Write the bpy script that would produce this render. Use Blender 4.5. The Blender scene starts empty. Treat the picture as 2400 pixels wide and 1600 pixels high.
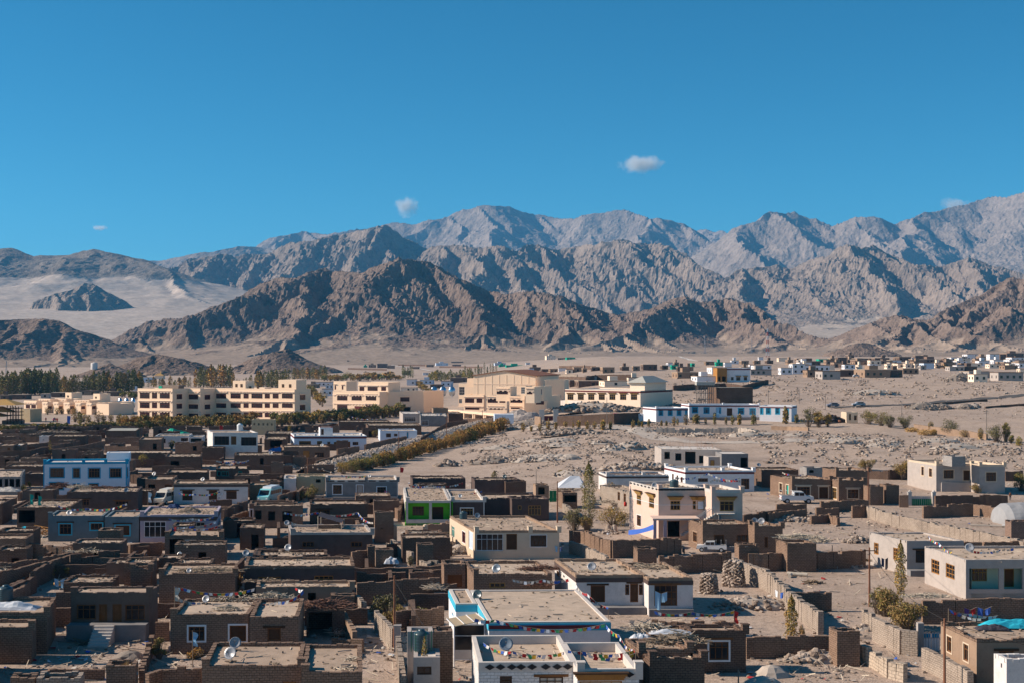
import bpy, math, random
import numpy as np
from mathutils import Vector, Matrix
R = math.radians
rnd = random.Random(11)
# ------------------------------------------------------------------ camera
F, CX, HY, HC = 3000.0, 1200.0, 830.0, 24.0        # focal length in photo px, centre column, horizon row, eye height (m)
scene = bpy.context.scene
cd = bpy.data.cameras.new('camera'); cam = bpy.data.objects.new('camera', cd)
scene.collection.objects.link(cam); scene.camera = cam
cam.location = (0, 0, HC); cam.rotation_euler = (R(90), 0, 0)
cd.sensor_width = 36; cd.lens = F / 2400 * 36; cd.shift_y = 30 / 2400
cd.clip_start = 1; cd.clip_end = 60000
# ------------------------------------------------------------------ sky, sun, exposure
SUN_EL, SUN_AZ = R(31), R(-88)                      # azimuth from +Y towards +X: the sun stands to the left
sd = Vector((math.sin(SUN_AZ) * math.cos(SUN_EL), math.cos(SUN_AZ) * math.cos(SUN_EL), math.sin(SUN_EL)))
world = bpy.data.worlds.new('World'); scene.world = world; world.use_nodes = True
wt = world.node_tree; wt.nodes.clear()
sky = wt.nodes.new('ShaderNodeTexSky'); sky.sky_type = 'NISHITA'; sky.sun_disc = False
sky.sun_elevation = SUN_EL; sky.sun_rotation = SUN_AZ; sky.altitude = 3000
sky.air_density = 1.0; sky.dust_density = 0.9; sky.ozone_density = 2.0
hs = wt.nodes.new('ShaderNodeHueSaturation'); hs.inputs['Hue'].default_value = 0.478; hs.inputs['Saturation'].default_value = 1.3
mx = wt.nodes.new('ShaderNodeMix'); mx.data_type = 'RGBA'; mx.blend_type = 'MULTIPLY'; mx.inputs[0].default_value = 1
mx.inputs[7].default_value = (0.45, 0.99, 1.16, 1)
bg = wt.nodes.new('ShaderNodeBackground'); bg.inputs['Strength'].default_value = 0.061
wo = wt.nodes.new('ShaderNodeOutputWorld')
wt.links.new(sky.outputs[0], hs.inputs['Color']); wt.links.new(hs.outputs[0], mx.inputs[6])
wt.links.new(mx.outputs[2], bg.inputs['Color']); wt.links.new(bg.outputs[0], wo.inputs['Surface'])
ld = bpy.data.lights.new('sun', 'SUN'); ld.energy = 5.0; ld.angle = R(0.5); ld.color = (1.0, 0.86, 0.71)
lo = bpy.data.objects.new('sun', ld); scene.collection.objects.link(lo)
lo.rotation_euler = sd.to_track_quat('Z', 'Y').to_euler()
scene.view_settings.view_transform = 'Standard'; scene.view_settings.look = 'None'
scene.view_settings.exposure = 0.6; scene.view_settings.gamma = 1; scene.view_settings.use_curve_mapping = False
scene.cycles.use_denoising = True
scene.cycles.max_bounces = 5; scene.cycles.diffuse_bounces = 3; scene.cycles.glossy_bounces = 2
scene.cycles.transparent_max_bounces = 6; scene.cycles.volume_bounces = 1; scene.cycles.caustics_reflective = False; scene.cycles.caustics_refractive = False
COL = bpy.data.collections.new('place'); scene.collection.children.link(COL)

# ------------------------------------------------------------------ noise and terrain
_rs = np.random.RandomState(5); _perm = np.concatenate([_rs.permutation(256)] * 3); _ga = _rs.rand(256) * 6.2832
_gx, _gy = np.cos(_ga), np.sin(_ga)
def perlin(x, y):
    x = np.asarray(x, float); y = np.asarray(y, float)
    xi = np.floor(x).astype(int); yi = np.floor(y).astype(int); xf = x - xi; yf = y - yi
    xi &= 255; yi &= 255
    u = xf * xf * xf * (xf * (xf * 6 - 15) + 10); v = yf * yf * yf * (yf * (yf * 6 - 15) + 10)
    def g(ix, iy, dx, dy):
        h = _perm[_perm[ix] + iy]; return _gx[h] * dx + _gy[h] * dy
    a = g(xi, yi, xf, yf); b = g(xi + 1, yi, xf - 1, yf); c = g(xi, yi + 1, xf, yf - 1); d = g(xi + 1, yi + 1, xf - 1, yf - 1)
    return (a + u * (b - a)) * (1 - v) + (c + u * (d - c)) * v
def fbm(x, y, o=4, gain=.5):
    s = 0; a = 1
    for i in range(o): s = s + a * perlin(x * 2 ** i + 17.3 * i, y * 2 ** i + 9.1 * i); a *= gain
    return s
def ridged(x, y, o=4, gain=.5):
    s = 0; a = 1
    for i in range(o): s = s + a * (1 - 2 * np.abs(perlin(x * 2 ** i + 31.7 * i, y * 2 ** i + 3.3 * i)) * 1.3); a *= gain
    return s
def sstep(a, b, x):
    t = np.clip((np.asarray(x, float) - a) / (b - a), 0, 1); return t * t * (3 - 2 * t)
_YL, _ZL = zip((-500, 0), (800, 0), (1500, 3), (2200, 8), (3000, 22), (4500, 95), (7000, 180), (9000, 200))
_YR, _ZR = zip((-500, 0), (165, 0), (220, 1.0), (300, 2.6), (400, 4.6), (460, 6), (560, 10), (620, 12.3), (1000, 18.3), (1500, 21), (2200, 20.5), (3000, 27), (4500, 95), (7000, 180), (9000, 200))
def zt(X, Y):
    X = np.asarray(X, float); Y = np.asarray(Y, float)
    px = CX + F * X / np.maximum(Y, 30)
    w = sstep(1020, 1450, px)
    z = np.interp(Y, _YL, _ZL) * (1 - w) + np.interp(Y, _YR, _ZR) * w
    b = sstep(170, 260, Y) * w
    z = z + b * (fbm(X / 46, Y / 46, 3) * 1.0 + fbm(X / 9, Y / 9, 2) * .42 + fbm(X / 4, Y / 4, 2) * .14)
    return z
def ztf(X, Y): return float(zt(X, Y))
_mY = np.geomspace(60, 9000, 300)
def Gv(xs, ys):
    """photo pixels -> points where their rays meet the ground"""
    ux = (np.asarray(xs, float) - CX) / F; uz = (HY - np.asarray(ys, float)) / F; out = []
    for c in range(0, len(ux), 2000):
        u, w = ux[c:c + 2000, None], uz[c:c + 2000, None]
        Y = np.broadcast_to(_mY, (len(u), len(_mY))); d = HC + w * Y - zt(u * Y, Y); i = np.argmax(d < 0, 1); i = np.where(d.min(1) < 0, np.maximum(i, 1), len(_mY) - 1)
        lo_, hi = _mY[i - 1], _mY[i]; u, w = u[:, 0], w[:, 0]
        for _ in range(9):
            m = (lo_ + hi) / 2; below = HC + w * m < zt(u * m, m); hi = np.where(below, m, hi); lo_ = np.where(below, lo_, m)
        out.append(np.stack([u * hi, hi, zt(u * hi, hi)], 1))
    return np.concatenate(out)
_gc = {}
def G(x, y):
    k = (round(x, 3), round(y, 3))
    if k not in _gc: _gc[k] = Vector(Gv([x], [y])[0])
    return _gc[k].copy()
def P(x, y, z):
    """photo pixel -> point of its ray at height z above the datum"""
    d = F * (HC - z) / (y - HY); return Vector(((x - CX) / F * d, d, z))
def PT(x, y, h):
    """photo pixel -> point of its ray that stands h above the ground below it"""
    d = 150.0
    for _ in range(16):
        X = (x - CX) / F * d; nd = F * (HC - ztf(X, d) - h) / (y - HY); d = .5 * d + .5 * max(40, min(nd, 6000))
    return Vector(((x - CX) / F * d, d, ztf((x - CX) / F * d, d) + h))
def AT(x, y, d): return Vector(((x - CX) / F * d, d, HC + (HY - y) / F * d))

# ------------------------------------------------------------------ tags
def link(o): COL.objects.link(o); return o
def tag(o, label=None, cat=None, group=None, kind=None):
    if label: o['label'] = label
    if cat: o['category'] = cat
    if group: o['group'] = group
    if kind: o['kind'] = kind
    return o
def thing(name, label, cat, loc=(0, 0, 0), rz=0, group=None):
    o = link(bpy.data.objects.new(name, None)); o.location = loc; o.rotation_euler = (0, 0, rz); o.empty_display_size = .3
    return tag(o, label, cat, group)
def grid_mesh(name, V, nu, nv, mat, smooth=False, attr=None):
    me = bpy.data.meshes.new(name); n = nu * nv
    i = np.arange(n).reshape(nv, nu); q = np.stack([i[:-1, :-1], i[:-1, 1:], i[1:, 1:], i[1:, :-1]], -1).reshape(-1, 4)
    me.vertices.add(n); me.vertices.foreach_set('co', V.astype(np.float32).ravel())
    me.loops.add(q.size); me.loops.foreach_set('vertex_index', q.ravel().astype(np.int32))
    me.polygons.add(len(q)); me.polygons.foreach_set('loop_start', np.arange(0, q.size, 4, dtype=np.int32))
    me.polygons.foreach_set('loop_total', np.full(len(q), 4, np.int32))
    me.polygons.foreach_set('use_smooth', np.full(len(q), smooth))
    me.update(); me.validate()
    if attr is not None:
        a = me.attributes.new('rock', 'FLOAT', 'POINT'); a.data.foreach_set('value', attr.astype(np.float32).ravel())
    me.materials.append(mat)
    return link(bpy.data.objects.new(name, me))

# ------------------------------------------------------------------ materials
MATS = {}
class NT:
    def __init__(s, name):
        s.m = bpy.data.materials.new(name); s.m.use_nodes = True; s.t = s.m.node_tree
        s.b = s.t.nodes['Principled BSDF']; s.o = s.t.nodes['Material Output']; s.b.inputs['Roughness'].default_value = .9
        s.b.inputs['Specular IOR Level'].default_value = .15
    def n(s, typ, **kw):
        x = s.t.nodes.new(typ)
        for k, v in kw.items():
            if k.startswith('i_'):
                key = k[2:]; key = int(key) if key.isdigit() else key.replace('_', ' '); x.inputs[key].default_value = v
            else: setattr(x, k, v)
        return x
    def l(s, a, b): s.t.links.new(a, b)
    def noise(s, vec, scale, detail=4, rough=.55):
        x = s.n('ShaderNodeTexNoise', i_Scale=scale, i_Detail=detail, i_Roughness=rough)
        if vec is not None: s.l(vec, x.inputs['Vector'])
        return x.outputs['Fac']
    def ramp(s, fac, stops):
        x = s.n('ShaderNodeValToRGB'); e = x.color_ramp.elements
        while len(e) > 1: e.remove(e[-1])
        for i, (p, c) in enumerate(stops):
            c = (c, c, c) if not isinstance(c, (tuple, list)) else c
            if i == 0: e[0].position = p; e[0].color = (*c, 1)
            else: q = e.new(p); q.color = (*c, 1)
        s.l(fac, x.inputs[0]); return x.outputs[0]
    def mix(s, fac, a, b, typ='MIX'):
        x = s.n('ShaderNodeMix', data_type='RGBA', blend_type=typ)
        for sock, v in ((x.inputs[0], fac), (x.inputs[6], a), (x.inputs[7], b)):
            if isinstance(v, (int, float)): sock.default_value = v
            elif isinstance(v, (tuple, list)): sock.default_value = (*v[:3], 1)
            else: s.l(v, sock)
        return x.outputs[2]
    def bump(s, h, strength, dist):
        x = s.n('ShaderNodeBump', i_Strength=strength, i_Distance=dist); s.l(h, x.inputs['Height']); s.l(x.outputs[0], s.b.inputs['Normal'])
    def col(s, c):
        if isinstance(c, (tuple, list)): s.b.inputs['Base Color'].default_value = (*c[:3], 1)
        else: s.l(c, s.b.inputs['Base Color'])
        return s.m
def sc3(c, k): return tuple(min(1, x * k) for x in c)
def plain(name, c, var=.25, scale=1.2, rough=.9, bump=0, spec=.15, metal=0, fine=9):
    """painted or plastered surface: blotches, streaks and fine grain"""
    if name in MATS: return MATS[name]
    t = NT(name); g = t.n('ShaderNodeNewGeometry').outputs['Position']
    a = t.noise(g, scale, 5); b = t.noise(g, fine, 3)
    k = t.mix(.4, a, b)
    t.col(t.ramp(k, [(.3, sc3(c, 1 - var)), (.5, c), (.72, sc3(c, 1 + var * .7))]))
    t.b.inputs['Roughness'].default_value = rough; t.b.inputs['Specular IOR Level'].default_value = spec; t.b.inputs['Metallic'].default_value = metal
    if bump: t.bump(b, bump, .03)
    MATS[name] = t.m; return t.m
def brickmat(name, c1, c2, cm, bw=.34, bh=.17, blot=.3, dirt=(.20, .165, .135)):
    t = NT(name); uv = t.n('ShaderNodeUVMap').outputs[0]; g = t.n('ShaderNodeNewGeometry').outputs['Position']
    wob = t.n('ShaderNodeVectorMath', operation='MULTIPLY_ADD'); nz = t.n('ShaderNodeTexNoise', i_Scale=2.5, i_Detail=2)
    t.l(g, nz.inputs['Vector']); t.l(nz.outputs['Color'], wob.inputs[0]); wob.inputs[1].default_value = (.20, .14, 0); t.l(uv, wob.inputs[2])
    br = t.n('ShaderNodeTexBrick', offset=.5, i_Scale=1.0, i_Mortar_Size=.022, i_Mortar_Smooth=.35, i_Bias=-.2, i_Brick_Width=bw, i_Row_Height=bh)
    br.inputs['Color1'].default_value = (*c1, 1); br.inputs['Color2'].default_value = (*c2, 1); br.inputs['Mortar'].default_value = (*cm, 1)
    t.l(wob.outputs[0], br.inputs['Vector'])
    a = t.noise(g, .55, 5, .65); b = t.noise(g, 6, 3)
    k = t.mix(1.0, br.outputs['Color'], t.ramp(a, [(.25, 1 - blot), (.6, 1.0), (.8, 1 + blot * .5)]), 'MULTIPLY')
    k = t.mix(t.ramp(a, [(.5, 0.), (.72, .55)]), k, dirt)      # places where the mud rendering still covers the bricks
    t.col(t.mix(.5, k, t.ramp(b, [(.3, .7), (.7, 1.2)]), 'MULTIPLY'))
    h = t.mix(.3, br.outputs['Fac'], b); inv = t.n('ShaderNodeInvert'); t.l(h, inv.inputs['Color'])
    t.bump(inv.outputs[0], .7, .05)
    MATS[name] = t.m; return t.m
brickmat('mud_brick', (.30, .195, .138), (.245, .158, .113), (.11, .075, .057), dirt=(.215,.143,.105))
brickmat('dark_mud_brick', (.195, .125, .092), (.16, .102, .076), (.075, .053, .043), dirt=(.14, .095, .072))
brickmat('red_mud_brick', (.30, .20, .155), (.25, .165, .13), (.13, .09, .075), dirt=(.2, .14, .115))
brickmat('pale_sunlit_mud_brick', (.42, .34, .28), (.36, .29, .235), (.20, .16, .13), dirt=(.34, .28, .23))  # pale brick; on sunlit walls the sun's brightening is put into this colour
brickmat('cement_block', (.36, .33, .315), (.31, .285, .27), (.22, .20, .19), bw=.5, bh=.25, dirt=(.3, .275, .26))
brickmat('white_brick', (.72, .70, .69), (.66, .64, .63), (.46, .44, .43), bw=.45, bh=.2, blot=.12, dirt=(.6, .57, .55))
brickmat('beige_stone', (.52, .42, .33), (.46, .37, .29), (.26, .21, .17), bw=.45, bh=.26, dirt=(.44, .36, .29))
for nm, c, v, bp in (
    ('roof_mud', (.38, .285, .215), .28, .6), ('roof_mud_pale', (.45, .35, .27), .25, .6), ('roof_mud_dark', (.25, .21, .18), .3, .6),
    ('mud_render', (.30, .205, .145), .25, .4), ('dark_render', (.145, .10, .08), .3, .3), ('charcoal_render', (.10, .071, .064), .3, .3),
    ('grey_cement', (.40, .35, .32), .18, .2), ('pale_cement', (.55, .50, .46), .15, .2), ('dark_cement', (.21, .20, .20), .25, .3),
    ('whitewash', (.62, .58, .56), .2, .4), ('white_paint', (.72, .71, .72), .15, 0), ('school_white', (.72, .71, .74), .12, 0),
    ('blue_paint', (.02, .28, .48), .15, 0), ('sky_blue_paint', (.06, .40, .56), .15, 0), ('house_blue', (.125, .165, .19), .2, .2), ('pale_blue', (.55, .63, .74), .08, 0),
    ('lilac_paint', (.40, .34, .40), .1, 0), ('green_paint', (.13, .55, .035), .07, 0), ('pink_paint', (.62, .46, .385), .1, .1),
    ('cream_paint', (.58, .46, .345), .1, .1), ('yellow_paint', (.50, .39, .25), .12, .1), ('beige_paint', (.87, .65, .47), .06, 0), ('beige_trim', (.88, .68, .53), .06, 0),
    ('pale_beige', (.86, .69, .54), .06, 0), ('mint_paint', (.50, .60, .47), .06, 0), ('maroon_paint', (.15, .035, .04), .15, 0), ('black_paint', (.03, .028, .03), .2, 0),
    ('brown_wood', (.17, .075, .03), .3, .2), ('dark_wood', (.07, .038, .022), .35, .2), ('orange_wood', (.36, .17, .05), .25, .2), ('ochre_wood', (.38, .22, .07), .25, .2), ('old_wood', (.24, .18, .13), .35, .4),
    ('teal_paint', (.015, .30, .25), .15, 0), ('turquoise_paint', (.22, .55, .60), .1, 0), ('green_metal', (.02, .20, .09), .2, 0), ('dark_cloth', (.06, .055, .07), .2, 0),
    ('stone', (.30, .235, .19), .3, .6), ('pale_stone', (.40, .325, .27), .3, .6), ('dark_stone', (.20, .15, .12), .3, .6), ('dust', (.42, .36, .31), .2, .4),
    ('rust', (.20, .09, .055), .3, .2), ('pole_grey', (.20, .17, .15), .3, .2), ('steel', (.42, .43, .45), .1, 0), ('red_paint', (.45, .035, .03), .15, 0),
    ('cloth_white', (.72, .72, .74), .08, 0), ('cloth_blue', (.05, .12, .42), .15, 0), ('cloth_red', (.42, .03, .03), .15, 0), ('cloth_yellow', (.60, .34, .04), .15, 0), ('cloth_green', (.04, .24, .10), .15, 0), ('cloth_pink', (.55, .10, .22), .15, 0), ('cloth_sky', (.28, .50, .70), .1, 0), ('cloth_navy', (.03, .05, .12), .15, 0), ('cloth_purple', (.10, .05, .20), .15, 0), ('cloth_faded', (.48, .44, .40), .2, 0),
    ('tarp_blue', (.04, .20, .50), .12, 0), ('tarp_cyan', (.03, .42, .55), .12, 0), ('tarp_white', (.52, .54, .58), .12, 0), ('plastic_film', (.29, .29, .30), .12, 0), ('tarp_green', (.02, .36, .24), .12, 0), ('tan_awning', (.52, .40, .26), .12, 0),
    ('sticks', (.30, .235, .175), .45, 0), ('pale_sticks', (.46, .39, .31), .4, 0), ('red_sticks', (.18, .10, .075), .4, 0), ('straw', (.48, .31, .14), .35, 0), ('rope', (.30, .27, .24), .2, 0), ('bark', (.17, .13, .10), .35, .3), ('pale_bark', (.45, .40, .34), .25, .2),
    ('grey_shrub', (.17, .155, .105), .35, 0), ('olive_leaf', (.24, .205, .06), .35, 0), ('brown_leaf', (.29, .185, .075), .35, 0), ('gold_leaf', (.45, .26, .06), .35, 0), ('dark_leaf', (.12, .13, .045), .35, 0), ('green_leaf', (.18, .18, .055), .35, 0), ('orange_leaf', (.40, .20, .06), .3, 0), ('yellow_green', (.33, .29, .06), .3, 0),
    ('skin', (.28, .15, .09), .1, 0), ('tyre', (.02, .02, .02), .2, 0), ('asphalt', (.085, .08, .078), .2, .2), ('metal_roof', (.34, .33, .30), .15, 0), ('slate_roof', (.40, .385, .35), .12, 0), ('pagoda_roof', (.42, .25, .09), .12, 0), ('snow', (.8, .8, .82), .05, 0)):
    plain(nm, c, v, bump=bp)
for nm, c, r_ in (('glass', (.015, .015, .018), .12), ('car_white', (.62, .64, .66), .25), ('car_turquoise', (.22, .55, .58), .25), ('car_silver', (.42, .42, .45), .3), ('car_grey', (.20, .20, .25), .3), ('car_red', (.38, .05, .045), .35), ('car_beige', (.60, .55, .47), .35), ('car_orange', (.55, .26, .04), .35), ('tank_dark', (.03, .06, .075), .35), ('dish_grey', (.27, .28, .31), .35), ('dish_dark', (.16, .20, .25), .35), ('chrome', (.55, .60, .66), .2)):
    plain(nm, c, .08, rough=r_, spec=.5, metal=1 if nm == 'chrome' else 0)
M = MATS

def ground_mat():
    t = NT('ground'); g = t.n('ShaderNodeNewGeometry').outputs['Position']
    a = t.noise(g, .012, 6, .6); b = t.noise(g, .16, 6, .62); c = t.noise(g, 1.6, 5, .65); d = t.noise(g, 7, 3, .6)
    base = t.ramp(b, [(.28, (.26, .194, .152)), (.45, (.375, .285, .228)), (.6, (.44, .34, .277)), (.78, (.50, .395, .325))])
    base = t.mix(t.ramp(a, [(.40, 0.), (.62, .75)]), base, t.ramp(c, [(.3, (.37, .28, .22)), (.7, (.50, .39, .312))]))
    base = t.mix(.55, base, t.ramp(c, [(.30, .55), (.5, 1.0), (.75, 1.2)]), 'MULTIPLY')
    base = t.mix(.62, base, t.ramp(d, [(.3, .42), (.52, 1.0), (.75, 1.35)]), 'MULTIPLY')
    t.col(base); t.bump(t.mix(.5, c, d), .9, .16)
    return t.m
def mountain_mat(name, dark, mid, scree, k=1.0):
    """rock where the ground is broken and steep, scree fans where it lies smooth"""
    t = NT(name); g = t.n('ShaderNodeNewGeometry').outputs['Position']
    at = t.n('ShaderNodeAttribute', attribute_name='rock').outputs['Fac']
    a = t.noise(g, .006 * k, 6, .65); b = t.noise(g, .03 * k, 6, .7); c = t.noise(g, .12 * k, 5, .7)
    rk = t.ramp(t.mix(.5, a, b), [(.3, dark), (.5, mid), (.7, sc3(mid, 1.3))])
    fac = t.mix(.35, at, b); fac = t.ramp(fac, [(.36, 0.), (.56, 1.)])
    x = t.mix(fac, t.ramp(b, [(.3, sc3(scree, .86)), (.7, sc3(scree, 1.1))]), rk)
    t.col(t.mix(.6, x, t.ramp(c, [(.3, .6), (.7, 1.25)]), 'MULTIPLY'))
    h = t.mix(1., t.mix(.5, b, c), fac, 'MULTIPLY'); t.bump(h, .9, 9 / k)
    t.b.inputs['Roughness'].default_value = 1; t.b.inputs['Specular IOR Level'].default_value = 0
    return t.m

# ------------------------------------------------------------------ ground sheet
_ys = np.concatenate([np.linspace(-150, 70, 12), np.geomspace(72, 9500, 470)])
_us = np.sign(np.linspace(-1, 1, 301)) * np.abs(np.linspace(-1, 1, 301)) ** 1.25 * .95
_Y, _U = np.meshgrid(_ys, _us, indexing='ij'); _X = _U * (_Y + 190)
_Z = zt(_X, _Y) + .05 * fbm(_X / 3.1, _Y / 3.1, 3) * sstep(60, 90, _Y)
ground = grid_mesh('ground', np.stack([_X, _Y, _Z], -1), len(_us), len(_ys), ground_mat(), True); tag(ground, kind='structure')

# ------------------------------------------------------------------ mountains
def mountain(name, label, crest, Yc, Yf, res, mat, seed, nsp, zf, kslope=.75, amp=1.0, rocky=.5, skew=0., sand=0., lat=1.0, back=300, peak_at=None):
    """crest: photo pixels of the ridge line; Yc, Yf: distance of crest and foot; spurs run down from the crest, side spurs from them"""
    r = random.Random(seed); cr = []
    n = 0
    for (x0, y0), (x1, y1) in zip(crest[:-1], crest[1:]):
        m = max(1, int(abs(x1 - x0) / 14))
        for i in range(m): cr.append((x0 + (x1 - x0) * i / m, y0 + (y1 - y0) * i / m))
    cr.append(crest[-1])
    W = []
    for (x, y) in cr:
        d = Yc * (1 + .05 * float(perlin(x / 140 + seed, seed * 3.7)))
        W.append((*AT(x, y, d),))
    segs = [(W[i], W[i + 1], 1.0) for i in range(len(W) - 1)]
    def spur(p, ang, L, z1, lev, wid):
        q = p; k = 7 if lev == 0 else 4; a = ang
        for i in range(k):
            a += r.uniform(-.22, .22); t0, t1 = i / k, (i + 1) / k
            zz = z1 + (p[2] - z1) * (1 - t1) ** (1.12 if lev == 0 else 1.0) * (1 + r.uniform(-.05, .05))
            nq = (q[0] + math.sin(a) * L / k, q[1] - math.cos(a) * L / k, min(zz, q[2]))
            segs.append((q, nq, wid))
            if lev < 1 and i > 0:
                for s in (-1, 1):
                    if r.random() < .75:
                        l2 = L * r.uniform(.16, .34); spur(nq, ang + s * r.uniform(.6, 1.1), l2, max(z1, nq[2] - l2 * kslope * r.uniform(.7, 1.0)), lev + 1, wid * .8)
            q = nq
    # spurs start at local summits first, then anywhere
    idx = sorted(set([i for i in range(2, len(cr) - 2) if cr[i][1] <= min(c[1] for c in cr[max(0, i - 4):i + 5])] + [int((i + r.random()) * len(cr) / nsp) for i in range(nsp)]))
    for i in idx:
        i = min(i, len(W) - 1); p = W[i]
        if p[2] - zf < 12: continue
        L = (Yc - Yf) * r.uniform(.75, 1.05) * min(1, .35 + (p[2] - zf) / max(1, max(w[2] for w in W) - zf))
        spur(p, r.uniform(-.6, .6) + skew, L, zf + r.uniform(-2, 4), 0, 1.0)
    xs = [w[0] for w in W]; x0, x1 = min(xs) - (Yc - Yf) * .5, max(xs) + (Yc - Yf) * .5
    gx = np.arange(x0, x1, res); gy = np.arange(Yf - (Yc - Yf) * .25, Yc + back, res * 1.15)
    X, Y = np.meshgrid(gx, gy); lam = (Yc - Yf)
    wx = X + fbm(X / (lam * .16), Y / (lam * .16), 4) * lam * .045; wy = Y + fbm(X / (lam * .16) + 50, Y / (lam * .16), 4) * lam * .045
    fr = sstep(Yc * 1.05, Yc * .97, Y); wx = X + (wx - X) * fr; wy = Y + (wy - Y) * fr
    H = np.full(X.shape, -1e9)
    for (a, b, wd) in segs:
        dx, dy = b[0] - a[0], b[1] - a[1]; l2 = dx * dx + dy * dy + 1e-6
        zm = max(a[2], b[2]) - zf
        if zm <= 0: continue
        reach = zm * 5 / kslope + 30
        i0 = max(0, int((min(a[0], b[0]) - reach - x0) / res)); i1 = int((max(a[0], b[0]) + reach - x0) / res) + 2
        j0 = max(0, int((min(a[1], b[1]) - reach - gy[0]) / (res * 1.15))); j1 = int((max(a[1], b[1]) + reach - gy[0]) / (res * 1.15)) + 2
        if i1 <= 0 or j1 <= 0 or i0 >= len(gx) or j0 >= len(gy): continue
        xx = wx[j0:j1, i0:i1]; yy = wy[j0:j1, i0:i1]
        t = np.clip(((xx - a[0]) * dx + (yy - a[1]) * dy) / l2, 0, 1)
        dist = np.hypot(xx - a[0] - t * dx, yy - a[1] - t * dy)
        zr = np.maximum(a[2] + (b[2] - a[2]) * t - zf, 1)
        h = zr * np.exp(-kslope * dist / zr)
        np.maximum(H[j0:j1, i0:i1], h, out=H[j0:j1, i0:i1])
    H = np.maximum(H, 0) * sstep(gy[0], gy[0] + lam * .5, Y) * sstep(gx[0], gx[0] + lam * .3, X) * sstep(gx[-1], gx[-1] - lam * .3, X) * sstep(gy[-1], gy[-1] - back * .5, Y); hm = H.max()
    rk = sstep(.03, .34, H / hm + .16 * fbm(X / (lam * .12), Y / (lam * .12), 4))       # bare rock high up, scree low down
    if sand: rk = rk * sstep(sand - .08, sand + .05, H / hm + .10 * fbm(X / (lam * .2), Y / (lam * .2), 3))
    s = lam
    nz = ridged(X / (s * .13) + .35 * Y / (s * .13), Y / (s * .30), 3) * .55 + ridged(X / (s * .05), Y / (s * .07), 4) * .44 + ridged(X / (s * .018), Y / (s * .022), 4, .62) * .30
    H2 = H + (nz - .75) * amp * .085 * np.minimum(H, hm * .45) * (.05 + .95 * rk) * (.35 + .65 * sstep(1.0, .80, H / (np.max(H, 0)[None, :] + 1)))
    sb = sstep(0, 60, H); lowb = sstep(6, 0, H); Z = H2 + zf * sb + (zt(X, Y) - 3) * (1 - sb) - 8 * lowb
    o = grid_mesh(name, np.stack([X, Y, Z], -1), len(gx), len(gy), mat, False, rk)
    return tag(o, kind='structure')
A_ = [(240, 805), (267, 794), (299, 773), (340, 755), (405, 749), (439, 744), (480, 727), (531, 709), (561, 698), (592, 680), (643, 653), (667, 655), (701, 652), (714, 644), (762, 629), (782, 641), (800, 639), (851, 642), (902, 620), (936, 609), (977, 613), (1004, 613), (1058, 644), (1089, 661), (1140, 681), (1184, 690), (1215, 688), (1249, 680), (1297, 692), (1337, 704), (1378, 721), (1439, 738), (1480, 736), (1521, 729), (1558, 709), (1600, 697), (1627, 710), (1668, 712), (1705, 700), (1736, 705), (1790, 739), (1838, 775), (1889, 807), (1906, 818), (1925, 832)]
B_ = [(1885, 838), (1896, 834), (1940, 800), (1988, 780), (2022, 763), (2090, 743), (2110, 739), (2131, 748), (2178, 749), (2212, 729), (2267, 709), (2314, 681), (2348, 664), (2369, 652), (2400, 658), (2450, 640), (2520, 655), (2600, 690)]
A2_ = [(-150, 770), (-60, 745), (0, 751), (31, 749), (112, 747), (146, 753), (190, 777), (218, 783), (252, 794), (296, 819), (320, 840)]
C0_ = [(-200, 560), (-90, 575), (0, 586), (34, 583), (78, 607), (102, 600), (163, 600), (211, 586), (252, 593), (289, 601), (327, 607), (347, 620), (378, 636), (459, 664), (520, 688), (560, 720)]
C1_ = [(370, 640), (408, 630), (456, 608), (490, 605), (517, 598), (551, 603), (578, 598), (626, 596), (667, 576), (714, 566), (775, 556), (800, 549), (868, 538), (902, 530), (915, 532), (950, 556), (990, 576), (1021, 590), (1060, 640)]
C2_ = [(1000, 590), (1011, 581), (1045, 576), (1072, 576), (1126, 581), (1174, 578), (1208, 586), (1228, 578), (1256, 574), (1286, 586), (1320, 586), (1378, 574), (1399, 578), (1422, 566), (1460, 564), (1497, 571), (1548, 574), (1582, 586), (1605, 597), (1634, 640), (1660, 690)]
C3_ = [(1600, 720), (1620, 702), (1680, 665), (1746, 629), (1780, 630), (1818, 620), (1852, 634), (1886, 612), (1940, 600), (1967, 579), (1994, 573), (2015, 586), (2049, 576), (2103, 607), (2131, 624), (2161, 620), (2200, 630), (2263, 607), (2314, 615), (2365, 630), (2400, 647), (2480, 640), (2600, 660)]
D0_ = [(330, 625), (343, 613), (388, 610), (452, 595), (500, 591), (544, 579), (588, 579), (640, 585), (700, 600)]
D1_ = [(540, 612), (558, 600), (592, 576), (629, 559), (673, 550), (711, 542), (748, 547), (775, 550), (817, 545), (868, 532), (892, 527), (922, 520), (953, 522), (967, 528), (994, 518), (1045, 506), (1069, 496), (1099, 491), (1126, 483), (1167, 484), (1191, 484), (1225, 499), (1266, 503), (1313, 513), (1354, 513), (1378, 503), (1426, 498), (1453, 491), (1480, 501), (1521, 513), (1552, 510), (1600, 523), (1637, 548), (1690, 590)]
D2_ = [(1640, 590), (1705, 545), (1736, 527), (1763, 520), (1804, 494), (1821, 499), (1838, 501), (1858, 496), (1892, 511), (1913, 513), (1950, 532), (1964, 527), (1994, 520), (2028, 510), (2052, 511), (2086, 525), (2134, 510), (2171, 498), (2185, 498), (2232, 487), (2284, 474), (2314, 460), (2365, 462), (2400, 452), (2480, 440), (2600, 470)]
E_ = [(1600, 552), (1637, 540), (1658, 538), (1672, 545), (1688, 540), (1720, 552)]
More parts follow.
